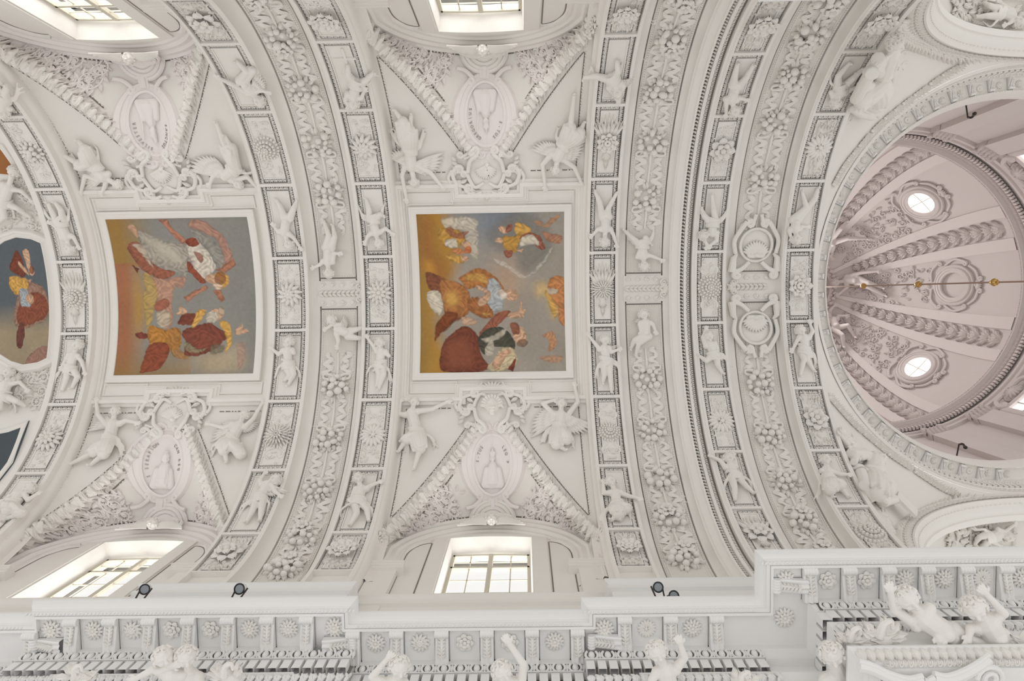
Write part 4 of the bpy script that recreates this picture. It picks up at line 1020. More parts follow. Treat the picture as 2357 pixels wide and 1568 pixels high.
L2=[(cream,N([(390,180),(640,180),(640,260),(560,275),(400,250)]),.02,.8),(lin((200,188,168)),N([(540,260),(640,260),(650,470),(600,480)]),.02,.6),
 (lin((150,96,50)),N([(200,180),(300,190),(330,420),(420,600),(330,640),(215,560)]),.06,.7),(lin((206,150,60)),N([(230,500),(300,520),(300,640),(230,590)]),.04,.6),
 (lin((120,116,108)),N([(730,300),(900,170),(1100,200),(1200,330),(1180,470),(1050,590),(960,560),(930,450),(790,420)]),.05,.8),
 (ochre,N([(345,270),(440,260),(520,290),(560,360),(500,400),(430,420),(360,360)]),.012),(red,N([(440,240),(480,300),(590,290),(540,340),(460,330),(400,280)]),.012,.8),(flesh,N(blob(560,390,38,30)),.008),(cream,N([(400,360),(480,340),(490,410),(420,410)]),.012),
 (gold,N([(400,470),(500,470),(560,500),(520,530),(420,500)]),.012),(lin((190,110,70)),N(blob(575,425,25,30)),.01),(lin((200,130,80)),N(blob(500,440,50,22)),.015,.9),(flesh,N(blob(545,500,30,24)),.008),
 # flying figure
 (ochre,N([(835,330),(930,330),(1000,280),(1050,300),(1010,360),(950,380),(930,450),(850,420)]),.01),(red,N([(1020,300),(1110,330),(1150,420),(1100,430),(1040,370),(960,350)]),.01),(cream,N([(980,340),(1060,320),(1110,400),(1030,400),(960,410)]),.01),
 (red,N([(835,430),(900,430),(900,470),(860,490)]),.01),(flesh,N(blob(810,360,30,24)),.008),(gold,N([(925,240),(1000,240),(1050,290),(950,320)]),.01),(flesh,N([(800,270),(830,250),(880,290),(850,310)]),.008),(red,N([(870,255),(905,245),(900,295),(860,300)]),.01),(flesh,N([(930,430),(985,430),(970,460)]),.008),
 (lin((176,120,88)),N([(1130,310),(1200,320),(1280,340),(1260,400),(1180,370)]),.012,.8),(lin((186,132,84)),N([(1080,230),(1130,210),(1130,250),(1190,200),(1270,170),(1230,230),(1160,270)]),.015,.7),
 # kneeling figure 1
 (lin((124,74,50)),N([(230,590),(300,600),(430,660),(560,760),(580,860),(480,960),(380,920),(360,800),(260,700)]),.02),(lin((166,110,62)),N([(360,640),(500,680),(560,740),(580,860),(500,940),(400,930),(370,850),(350,760)]),.02),(gold,N([(400,740),(470,740),(480,830),(420,850),(385,800)]),.03,.9),
 (cream,N([(245,740),(330,730),(365,830),(330,920),(270,860)]),.012),(lin((174,114,62)),N([(490,640),(560,590),(650,570),(760,620),(830,700),(820,760),(740,740),(650,700),(560,720),(520,680)]),.015),(gold,N([(600,600),(680,610),(720,680),(650,670),(560,650),(530,620)]),.02,.8),
 (lin((168,172,172)),N([(730,640),(810,690),(830,800),(820,880),(760,900),(700,860),(700,760)]),.015),(lin((162,104,60)),N([(560,800),(640,780),(720,850),(760,920),(700,950),(620,920),(560,870)]),.015),(gold,N([(650,900),(740,910),(700,935)]),.01,.8),
 (flesh,N([(620,690),(680,720),(735,750),(720,800),(660,850),(640,800),(690,760),(630,720)]),.008),(flesh,N(blob(870,770,62,48,.4)),.008),(lin((216,208,194)),N(blob(830,775,28,40)),.012,.8),(lin((190,150,120)),N(blob(905,760,22,40,.2)),.012,.8),
 (lin((124,66,34)),N([(310,1010),(380,900),(470,920),(430,990),(350,1060),(300,1120)]),.02),(flesh,N([(500,930),(600,950),(600,990),(520,990)]),.012,.8),
 # figure 2
 (lin((118,62,42)),N([(480,1010),(560,1010),(640,1080),(650,1200),(700,1290),(720,1340),(520,1360),(360,1340),(350,1180),(400,1080)]),.015),(lin((140,80,56)),N([(400,1130),(540,1110),(600,1240),(560,1320),(400,1300)]),.04,.7),
 (red,N([(640,1070),(700,980),(800,900),(880,900),(830,960),(740,1040),(700,1080)]),.012),(flesh,N([(870,910),(960,900),(990,940),(890,950),(850,930)]),.008),(flesh,N([(960,830),(980,830),(975,880),(1005,880),(990,920),(950,910)]),.006),
 (lin((74,72,60)),N([(640,1080),(760,1010),(860,1040),(910,1130),(900,1200),(820,1170),(740,1170),(690,1220),(650,1180)]),.012),(cream,N([(660,1100),(760,1080),(850,1020),(820,1090),(720,1130)]),.015,.8),(cream,N([(690,1170),(740,1100),(760,1210),(710,1240)]),.012,.7),
 (lin((196,180,146)),N([(820,1170),(900,1180),(930,1240),(900,1330),(780,1350),(700,1330),(760,1250)]),.012),(flesh,N([(740,1300),(790,1220),(850,1180),(880,1210),(830,1250),(790,1340)]),.008),(flesh,N(blob(950,1080,48,70,-.1)),.008),(lin((140,78,56)),N(blob(920,1030,30,52,-.4)),.012,.9),(lin((128,96,72)),N(blob(965,1140,38,30)),.012,.8),(lin((120,56,44)),N([(850,1340),(920,1240),(900,1350)]),.01),
 (lin((214,178,110)),N([(1080,700),(1180,700),(1240,780),(1230,920),(1200,940),(1160,800),(1090,790)]),.05,.7),(lin((190,126,74)),N([(1190,660),(1290,640),(1300,780),(1300,1000),(1250,960),(1250,860),(1180,770)]),.015,.95),(gold,N([(1155,760),(1180,760),(1250,870),(1230,950),(1190,900)]),.02,.9),(cream,N([(1180,730),(1250,740),(1240,770),(1180,770)]),.01,.8),
 (lin((196,140,98)),N([(1120,1080),(1200,1050),(1240,1110),(1230,1180),(1180,1200),(1170,1120)]),.02,.85),(lin((190,140,102)),N([(1110,1240),(1200,1240),(1270,1250),(1240,1290),(1150,1290)]),.025,.7),(lin((216,210,200)),N([(760,500),(800,500),(900,560),(1000,620),(1100,560),(1200,420),(1195,460),(1100,590),(990,640),(900,600)]),.012,.4)]
base1=mix([lin((140,138,132))],[lin((156,122,64)),lambda X,Y:(.33-X)/.25*(Y<.3)],[lin((164,108,76)),lambda X,Y:(.2-X)/.1*(Y>.28)*.8],[lin((148,118,70)),lambda X,Y:(Y-.8)*4*(X<.55)],[lin((184,142,60)),lambda X,Y:np.exp(-((X-.15)/.05)**2-((Y-.55)/.22)**2)*.8],[lin((178,158,128)),lambda X,Y:np.exp(-((X-.7)/.2)**2-((Y-.92)/.1)**2)*.8])
def N1(l): return N(l,765,195,1065,1130)
L1=[(lin((178,120,96)),N1([(1150,200),(1215,205),(1330,340),(1320,390),(1270,340),(1180,230)]),0,.95),(lin((176,128,108)),N1([(1390,215),(1480,210),(1600,310),(1670,430),(1660,520),(1560,560),(1600,440),(1540,330),(1380,270)]),.02,.8),(lin((168,112,84)),N1([(1520,570),(1680,495),(1690,540),(1600,590)]),0,.95),(lin((176,124,98)),N1([(1270,760),(1450,680),(1470,700),(1300,795)]),0),(lin((172,116,88)),N1([(1500,720),(1560,710),(1600,780),(1560,800)]),0),
 (lin((186,136,110)),N1([(1050,620),(1130,620),(1290,620),(1270,680),(1190,700),(1180,970),(1090,970),(1060,800)]),.02,.75),(lin((184,172,150)),N1([(1060,870),(1160,870),(1160,970),(1090,980)]),.015,.8),(lin((154,84,60)),N1([(1050,790),(1150,780),(1160,830),(1100,860),(1050,850)]),.012,.8),(lin((186,152,70)),N1([(980,600),(1050,620),(1060,760),(1010,980),(970,930)]),.02,.7),
 # floating figure in grey-white robe
 (lin((160,152,140)),N1([(980,290),(1060,300),(1180,360),(1330,380),(1360,460),(1310,620),(1330,660),(1240,590),(1120,560),(1010,440),(990,360)]),.012),(lin((190,182,166)),N1([(1000,310),(1100,340),(1260,420),(1300,520),(1200,510),(1080,420)]),.03,.7),(red,N1([(890,400),(960,350),(1020,440),(1090,540),(1220,580),(1160,620),(1050,610),(940,520)]),.01),(cream,N1([(930,380),(990,380),(1040,470),(1060,550),(1000,470)]),.015,.7),(lin((110,58,40)),N1([(900,540),(960,560),(940,590)]),.01),
 (flesh,N1([(915,245),(960,240),(985,290),(975,330),(940,290)]),.006),(lin((206,196,182)),N1([(1340,360),(1400,340),(1460,390),(1520,480),(1530,560),(1460,630),(1400,600),(1350,500),(1340,430)]),.01),(lin((142,72,50)),N1([(1330,350),(1390,340),(1440,380),(1400,400),(1350,390)]),.008),(lin((152,80,56)),N1([(1330,500),(1380,560),(1460,650),(1420,660),(1350,600),(1320,560)]),.01),(lin((150,84,62)),N1([(1390,430),(1450,470),(1430,520),(1390,480)]),.01,.8),
 (lin((150,146,136)),N1([(1370,290),(1440,290),(1540,360),(1600,440),(1610,520),(1550,560),(1510,450),(1440,370)]),.015,.8),(lin((214,160,80)),N1(blob(1570,650,62,62)),.02,.9),(flesh,N1(blob(1510,640,52,36,.5)),.008),(lin((222,196,168)),N1(blob(1540,690,34,26,.3)),.006),(lin((134,84,50)),N1(blob(1565,635,38,50,.2)),.014,.8),
 # kneeling figure below
 (lin((176,122,56)),N1([(1000,960),(1130,1000),(1240,990),(1260,1100),(1230,1140),(1130,1150),(1010,1090)]),.012),(lin((140,72,48)),N1([(1010,1100),(1150,1100),(1160,1180),(1110,1290),(990,1300),(960,1280)]),.015),(lin((166,116,62)),N1([(1160,1000),(1250,1010),(1250,1130),(1330,1200),(1290,1215),(1180,1170)]),.015,.8),(lin((128,66,50)),N1([(900,1010),(980,1010),(1000,1050),(930,1050)]),.01),
 (lin((124,66,50)),N1([(1260,1000),(1400,960),(1500,960),(1600,1020),(1640,1060),(1580,1080),(1540,1130),(1400,1190),(1290,1180),(1290,1080)]),.012),(lin((120,62,46)),N1([(1280,880),(1350,870),(1350,950),(1230,960),(1240,920)]),.01),(gold,N1([(1360,870),(1440,860),(1400,930),(1340,980)]),.01),(gold,N1([(1550,940),(1630,960),(1650,1080),(1620,1150),(1600,1160),(1610,1060)]),.01),
 (flesh,N1([(1240,830),(1290,860),(1270,890),(1205,885),(1235,860)]),.006),(flesh,N1([(1660,1010),(1720,970),(1740,970),(1735,1000),(1775,1015),(1740,1025),(1690,1040)]),.006),(flesh,N1(blob(1530,890,52,50)),.008),(lin((198,188,170)),N1(blob(1490,915,46,46)),.012),(lin((176,160,140)),N1(blob(1560,870,24,40)),.01,.7),(lin((142,134,104)),N1([(1280,1080),(1380,1140),(1460,1130),(1400,1170),(1300,1150)]),.015,.8),
 (lin((176,160,132)),N1([(1480,1190),(1560,1180),(1700,1100),(1740,1110),(1750,1300),(1460,1310)]),.03,.5),(lin((112,104,84)),N1([(1500,1110),(1590,1110),(1580,1170),(1500,1180)]),.02,.7),(lin((170,130,116)),N1([(1690,1110),(1750,1110),(1740,1270),(1700,1280)]),.02,.5)]
FRH=.09     # frescoes lie this far below (towards the viewer from) the shell
def surf_rect(u0,v0,u1,v1,h,S=VS,g=None):
    a=S.inv(u0,v0,h,g); b=S.inv(u1,v1,h,g); return a[0],b[0],a[1],b[1]
def fresco(px,S,layers,base,label,seed,w=420,h=470):
    (ul,vt),(ur,vt2),(ulb,vb),(urb,vb2)=px
    A=[S.inv(u,v,FRH,(g,0)) for (u,v),g in zip(px,[-2.4 if px[0][0]>900 else -9]*4)]
    x0=(A[0][0]+A[2][0])/2; x1=(A[1][0]+A[3][0])/2; b0=(A[0][1]+A[1][1])/2; b1=(A[2][1]+A[3][1])/2
    print('fresco',x0,x1,b0,b1)
    o=paint_panel(S,x0,x1,b0,b1,FRH,raster(w,h,layers,base,seed)); tag(o,label,'painting'); return x0,x1,b0,b1
R2=fresco([(958,494),(1298,487),(967,857),(1303,856)],VS,L2,base2,'middle ceiling fresco of kneeling figures in orange and dark robes',3)
R1=fresco([(243,505),(570,500),(262,862),(581,862)],VS,L1,base1,'left ceiling fresco with a floating pale robed figure and a cross',5)
def fresco_frame(R,cx,label):
    x0,x1,b0,b1=R; root=empty('moulded_surround',loc=tuple(VS.map([[cx,0,.1]])[0])); tag(root,label,'frame')
    m=MB(); m.add(*sweep([(x0,b0),(x1,b0),(x1,b1),(x0,b1)],[(-.17,.0),(-.17,.12),(-.13,.13),(-.12,.12),(-.02,.12),(-.005,.11),(0,.085)],True,.1),VS)
    child(m.build('inner_moulding',WHITE),root)
    # outer moulding: long sides run past, the ends step out to clear the cartouches
    X0,X1=x0-.36,x1+.36; e0,e1=b0-.36,b1+.36; nx=.78; nd=.24
    X0c,X1c=max(X0,cx-2.02),min(X1,cx+2.0)
    path=[(X0,e0-nd),(cx-nx,e0-nd),(cx-nx,e0),(cx+nx,e0),(cx+nx,e0-nd),(X1,e0-nd),(X1,e1+nd),(cx+nx,e1+nd),(cx+nx,e1),(cx-nx,e1),(cx-nx,e1+nd),(X0,e1+nd)]
    prof=[(-.17,0),(-.16,.07),(-.13,.09),(-.10,.08),(-.09,.13),(-.05,.15),(-.01,.145),(.01,.10),(.05,.09),(.07,.05),(.10,.045),(.11,0)]
    m=MB(); m.add(*sweep(path,prof,True,.1),VS); child(m.build('outer_moulding',WHITE),root)
    for sx in (-1,1):
        for (p,q) in ((e0-nd+.14,b0-.2),(b1+.2,e1+nd-.14)):
            xa,xb=(X0+.15,cx-nx-.06) if sx<0 else (cx+nx+.06,X1-.15)
            m=MB()
            if q-p>.1: m.add(*sweep([(xa,p),(xb,p),(xb,q),(xa,q)],[(-.012,.0),(-.012,.035),(.02,.035),(.03,0)],True,.1),VS); child(m.build('corner_panel',WHITE),root)
    return X0,X1,e0-nd,e1+nd
G2=fresco_frame(R2,(R2[0]+R2[1])/2,'stepped white frame around the middle fresco'); G1=fresco_frame(R1,(R1[0]+R1[1])/2,'stepped white frame around the left fresco')
print('frames',G1,G2)
# left edge: the next bay's scalloped fresco, mostly out of frame
base0=mix([lin((92,100,106))],[lin((160,144,118)),lambda X,Y:(Y-.52)*5])
def N0(l): return [((a+560)/905,(b-300)/950) for a,b in l]
L0=[(lin((150,118,100)),N0([(40,680),(200,660),(290,700),(340,800),(300,900),(60,960),(-60,900)]),.02),(lin((134,74,52)),N0([(20,780),(150,720),(260,730),(330,800),(290,890),(50,940),(-20,900)]),.015),(gold,N0([(-80,620),(100,620),(120,690),(-20,740)]),.015),(lin((164,172,176)),N0([(20,700),(110,700),(130,800),(40,820)]),.012),(flesh,N0(blob(130,760,42,36)),.008),(flesh,N0([(120,640),(170,640),(150,660)]),.006),(lin((118,60,42)),N0([(0,480),(70,430),(110,600),(20,600),(-60,560)]),.01),(flesh,N0([(50,510),(120,560),(150,620),(60,550)]),.008),(flesh,N0([(120,440),(190,440),(180,540),(215,590),(160,610),(130,520)]),.008),(lin((130,70,46)),N0(blob(185,575,28,28)),.01,.8),(lin((104,60,48)),N0([(0,940),(60,930),(60,1080),(0,1080)]),.01),(lin((150,112,98)),N0([(150,1130),(330,1080),(330,1260),(120,1260)]),.01,.9)]
def px2(S,u,v,h,g): return S.inv(u,v,h,g)
a0=VS.inv(112,663,FRH,(-11.4,0)); 
def clip0(A,B):
    x=-11.43-A; bb=np.abs(B+.0); 
    return (x>0)&((bb<1.10+.0*x)|(((x-0.36)**2+(bb-1.34)**2>.42**2)&(bb<1.5))|((x>.45)&(bb<2.0)))
SCX,SCB=[0,.2,.55,.85,1.15,1.3,1.95],[1.36,1.46,1.51,1.42,1.24,1.21,1.21]
o=paint_panel(VS,-13.2,a0[0],-1.62,1.72,FRH,raster(380,420,L0,base0,9),clip=lambda A,B:np.abs(B-.06)<np.interp(a0[0]-A,SCX,SCB)); tag(o,'part of a scalloped fresco with an arch, cut off at the left edge','painting')
S0=Bay(-15.1,1)
for sg,lab in ((1,'dark blue painted panel corner at the lower left edge'),(-1,'brown painted panel corner at the upper left edge')):
    q=[VS.inv(u,v,.03,(-12,sg*3)) for u,v in (((66,968),(30,1065),(-5,1110),(-60,1100),(-60,1000),(20,985)) if sg>0 else ((-60,330),(0,342),(30,385),(22,402),(0,400),(-60,380)))]
    V=[[a,b,.03] for a,b in q]; c=np.mean(V,0); m=MB(); P=np.array(V); n=len(P); m.add(np.concatenate([P,[c]]),[np.array([[i,(i+1)%n,n] for i in range(n)])],VS)
    V2=P.copy(); V2[:,2]=-.01; m.add(np.concatenate([P,V2]),[quads(2,n,True)],VS)
    o=m.build('painted_panel',simple('dark_panel_paint',lin((74,84,90)) if sg>0 else lin((160,105,55)),.8),smooth=False); tag(o,lab,'painting')
    m=MB(); m.add(*sweep([(p[0],p[1]) for p in P],[(-.12,0),(-.12,.05),(-.06,.07),(-.02,.06),(0,.03)],True,.1,left=-1 if sg>0 else 1),VS); o=m.build('panel_surround',WHITE); tag(o,'white moulding round the painted panel at the %s left edge'%('lower' if sg>0 else 'upper'),'frame')
m=MB(); X=a0[0]+.0
pth=[(X-x+.0,.06-b) for x,b in list(zip(SCX,SCB))[::-1]]+[(X-x,.06+b) for x,b in zip(SCX,SCB)]
m.add(*sweep(pth,[(-.2,.0),(-.19,.08),(-.15,.12),(-.10,.12),(-.08,.09),(-.04,.10),(-.02,.12),(0,.12),(.012,.085)],False,.1,left=1),VS); o=m.build('scalloped_surround',WHITE); tag(o,'scalloped white frame of the fresco cut off at the left edge','frame')
# ============================================================ LUNETTE ORNAMENT
def text_mesh(ch,size):
    cu=bpy.data.curves.new('t','FONT'); cu.body=ch; cu.size=size; cu.extrude=.012; cu.align_x='CENTER'; cu.resolution_u=3
    o=bpy.data.objects.new('t',cu); sc.collection.objects.link(o); dg=bpy.context.evaluated_depsgraph_get(); me=bpy.data.meshes.new_from_object(o.evaluated_get(dg))
    V=np.array([v.co for v in me.vertices]); F3=[]; F4=[]
    for p in me.polygons:
        vs=list(p.vertices)
        if len(vs)==4: F4.append(vs)
        elif len(vs)==3: F3.append(vs)
        else:
            for k in range(1,len(vs)-1): F3.append([vs[0],vs[k],vs[k+1]])
    bpy.data.objects.remove(o); bpy.data.meshes.remove(me); return V,[np.array(f) for f in (F3,F4) if f]
INK=mat_plaster('grey_incised_letters',(.42,.385,.36))
class Rel(Surf):
    """local patch on another surface: (x right, y down the photo) centred at a0,b0, turned by rot"""
    def __init__(s,S,a0,b0,h0=0.,rot=0.,k=1.): s.S,s.a0,s.b0,s.h0,s.k=S,a0,b0,h0,k; s.c,s.q=math.cos(rot),math.sin(rot)
    def map(s,P):
        P=np.asarray(P,float).reshape(-1,3); x,y=P[:,0]*s.k,P[:,1]*s.k
        return s.S.map(np.stack([s.a0+x*s.c-y*s.q,s.b0+x*s.q+y*s.c,P[:,2]*s.k+s.h0],-1))
def ellipse(ax,ay,n=48): t=np.linspace(0,2*PI,n,endpoint=False); return np.stack([ax*np.cos(t),ay*np.sin(t)],-1)
def medallion(R,flip,texts,label,bust):
    """flip=-1 when the figure's head points down the photo"""
    root=empty('medallion',loc=tuple(R.map([[0,0,0]])[0])); tag(root,label,'medallion')
    m=MB(); E=ellipse(1,1)
    def ringpr(ax,ay,bx,by,h0,h1,n=56):
        t=np.linspace(0,2*PI,n+1); V=[]
        for a in t:
            for f in np.linspace(0,1,4): V.append([(ax+(bx-ax)*f)*math.cos(a),(ay+(by-ay)*f)*math.sin(a),h0+(h1-h0)*f])
        m.add(V,[quads(n+1,4)],R)
    ringpr(.0,.0,.44,.60,.07,.07); ringpr(.44,.60,.455,.615,.07,.13); ringpr(.455,.615,.50,.66,.13,.13); ringpr(.50,.66,.52,.68,.13,.10); ringpr(.52,.68,.60,.74,.10,.075); ringpr(.60,.74,.62,.76,.075,.10); ringpr(.62,.76,.72,.80,.10,.085); ringpr(.72,.80,.76,.84,.085,-.02)
    child(m.build('oval_frame',PINK),root)
    f=flip; L=[]   # bust in low relief
    P=lambda x,y,z: (x,-y*f,z)
    L+=[capsule(P(0,-.30,.05),P(0,-.05,.06),.19,.13),capsule(P(-.16,-.12,.05),P(-.2,-.42,.05),.07,.09),capsule(P(.16,-.12,.05),P(.2,-.42,.05),.07,.09)]
    L+=head_parts(np.array(P(0,.13,.08)),np.array(P(0,1,0)),np.array([.35,0,1.]),.085)
    if bust in (0,1,3): L+=[capsule(P(0,.2,.07),P(0,.36,.07),.085,.035),capsule(P(-.06,.24,.08),P(.06,.24,.08),.04,.04)]     # tall mitre
    if bust==2: L+=[capsule(P(.02,-.2,.16),P(.1,-.33,.14),.05,.04),capsule(P(-.12,-.4,.12),P(.1,-.42,.12),.07,.07),capsule(P(0,.2,.08),P(0,.27,.06),.08,.05)]
    if bust in (0,1): L+=[tube([P(.22*q,.05+.2*abs(q),.1) if False else P(-.25+.5*k/8,.0+.1*math.sin(k),.1) for k in range(9)] if False else [P(-.22,-.3,.1),P(-.2,.0,.1),P(-.24,.3,.09)],.02,6)]
    for k in range(7): L.append(tube([P(-.15+.05*k,-.5,.08),P(-.12+.04*k,-.25,.14),P(-.06+.02*k,-.02,.15)],.022,6))
    V,F=cat_(L); V[:,2]=.066+V[:,2]*.7; o=remesh((R.map(V),F),.012,2,'bust',PINK,tuple(R.map([[0,0,.1]])[0])); child(o,root)
    m=MB()
    for (txt,a0,a1,inward) in texts:
        n=len(txt)
        for k,chh in enumerate(txt):
            if chh==' ': continue
            a=math.radians(a0+(a1-a0)*(k/(max(n-1,1)))); V,F=text_mesh(chh,.088); V=V.copy(); V[:,1]*=-1; V[:,1]+=.03
            rr_=(.365,.52); x,y=rr_[0]*math.cos(a),rr_[1]*math.sin(a); tang=math.atan2(rr_[1]*math.cos(a),-rr_[0]*math.sin(a))+(PI if inward else 0)
            c,s=math.cos(tang),math.sin(tang); V=np.stack([V[:,0]*c-V[:,1]*s+x,V[:,0]*s+V[:,1]*c+y,V[:,2]+.074],-1); m.add(V,F,R)
    child(m.build('inscription',INK,smooth=False),root)
    return root
def shell(m,R,x,y,r,h,up=-1,n=13):
    for k in range(n):
        a=(k/(n-1)-.5)*2.5; l=r*(1-.12*abs(k/(n-1)-.5)*2); V,F=petal(l,r*.27,.07,4); m.add(*xf((V,F),(x,y,h),(PI if up<0 else 0)+a),R)
    m.add(*sphere((x,y,h+.03),(.07,.06,.05),10,6),R)
def volute(m,R,pts,r0=.05,turn=1,rs=.11,h=.06,end=1):
    P=smoothpath(pts,18); m.add(*tube([(p[0],p[1],h) for p in P],np.linspace(r0*.8,r0,len(P)),8,.9),R)
    if end:
        e=P[-1]; d=P[-1]-P[-3]; a=math.atan2(d[1],d[0]); c=(e[0]+rs*math.cos(a+turn*PI/2),e[1]+rs*math.sin(a+turn*PI/2)); S_=spiral(c,rs,rs*.2,1.5,a-turn*PI/2,turn,26); S_[:,2]=h
        m.add(*tube(S_,np.linspace(r0,r0*.5,26),8,.95),R); m.add(*sphere((c[0],c[1],h+.02),(rs*.28,rs*.28,.04),8,5),R)
def cartouche(R,up,label,mask=False,s=1.):
    """scrolled cartouche: y axis points away from the vault crown (up=+1: photo down)"""
    root=empty('cartouche',loc=tuple(R.map([[0,0,0]])[0])); tag(root,label,'cartouche'); u=up
    m=MB(); m.add(*sphere((0,0,0),(.42,.42,.07),22,6),R); m.add(*sphere((0,u*.3,0),(.3,.3,.06),18,6),R); child(m.build('backplate',STUCCO),root)
    m=MB()
    for q in (-1,1):
        volute(m,R,[(q*.12,-u*.42),(q*.30,-u*.48),(q*.44,-u*.40)],.045,q*u*1,.10,.08)
        volute(m,R,[(q*.05,-u*.2),(q*.25,-u*.30),(q*.36,-u*.15),(q*.42,u*.02)],.045,-q*u,.07,.08)
        volute(m,R,[(q*.46,-u*.30),(q*.66,-u*.22),(q*.74,0),(q*.66,u*.16)],.05,q*u,.09,.07)
        volute(m,R,[(q*.75,-u*.34),(q*.84,-u*.1),(q*.78,u*.05)],.04,q*u,.06,.05)
        volute(m,R,[(q*.40,u*.05),(q*.34,u*.3),(q*.22,u*.42)],.05,-q*u,.09,.1)
        volute(m,R,[(q*.10,u*.5),(q*.3,u*.52),(q*.5,u*.40)],.04,q*u,.07,.06)
    child(m.build('scrolls',STUCCO),root)
    m=MB()
    for q in (-1,1):
        for k in range(5): m.add(*xf(leaf(.2,.1,.06,.05,4,2),(q*(.30+.07*k),-u*(.42-.05*k),.05),(PI if u>0 else 0)-q*u*(.5+.3*k) if False else q*(-.4-.45*k)*u+(PI if u>0 else 0)),R)
        for k in range(4): m.add(*xf(leaf(.17,.08,.06,.05,4,2),(q*(.55+.03*k),u*(.05+.08*k),.04),-q*(PI/2)+.3*k*u*q),R)
    for k in range(-3,4): m.add(*xf(leaf(.2,.09,.07,.05,4,2),(.03*k,-u*.42,.06),(PI if u>0 else 0)+k*.33),R)
    child(m.build('leaves',STUCCO),root)
    if mask:
        L=head_parts(np.array([0,0,.12]),np.array([0,-1.,0]),np.array([0,0,1.]),.17); V,F=cat_(L); o=remesh((R.map(V),F),.012,2,'mask_face',STUCCO,tuple(R.map([[0,0,.1]])[0])); child(o,root)
        m=MB(); 
        for k in range(11): 
            a=-PI/2+(k-5)*.33; m.add(*tube([(.15*math.cos(a),.15*math.sin(a),.16),(.22*math.cos(a),.22*math.sin(a),.2),(.27*math.cos(a+.15),.25*math.sin(a+.15),.12)],[.04,.045,.015],6),R)
        child(m.build('hair',STUCCO),root)
    else:
        m=MB(); shell(m,R,0,u*.16 if True else 0,.30,.08,up=-u); child(m.build('shell',STUCCO),root)
    return root
def acanthus_scroll(m,R,x,y,r,turn,a0,h=.02,leaves=11):
    P=spiral((x,y),r,r*.18,1.6,a0,turn,34); P[:,2]=h+.02; m.add(*tube(P,np.linspace(.022,.012,34),6,1),R)
    for k in range(leaves):
        i=int(k*20/leaves); p=P[i]; d=P[i+1]-P[i]; a=math.atan2(d[1],d[0])-PI/2
        m.add(*xf(leaf(r*.72,r*.30,.05,.06,4,2),(p[0],p[1],h),a+turn*-.8),R); 
        m.add(*xf(leaf(r*.42,r*.2,.04,.03,4,1),(p[0],p[1],h),a+turn*.9),R)
    m.add(*flower5(x,y,h+.03,r*.3),R)
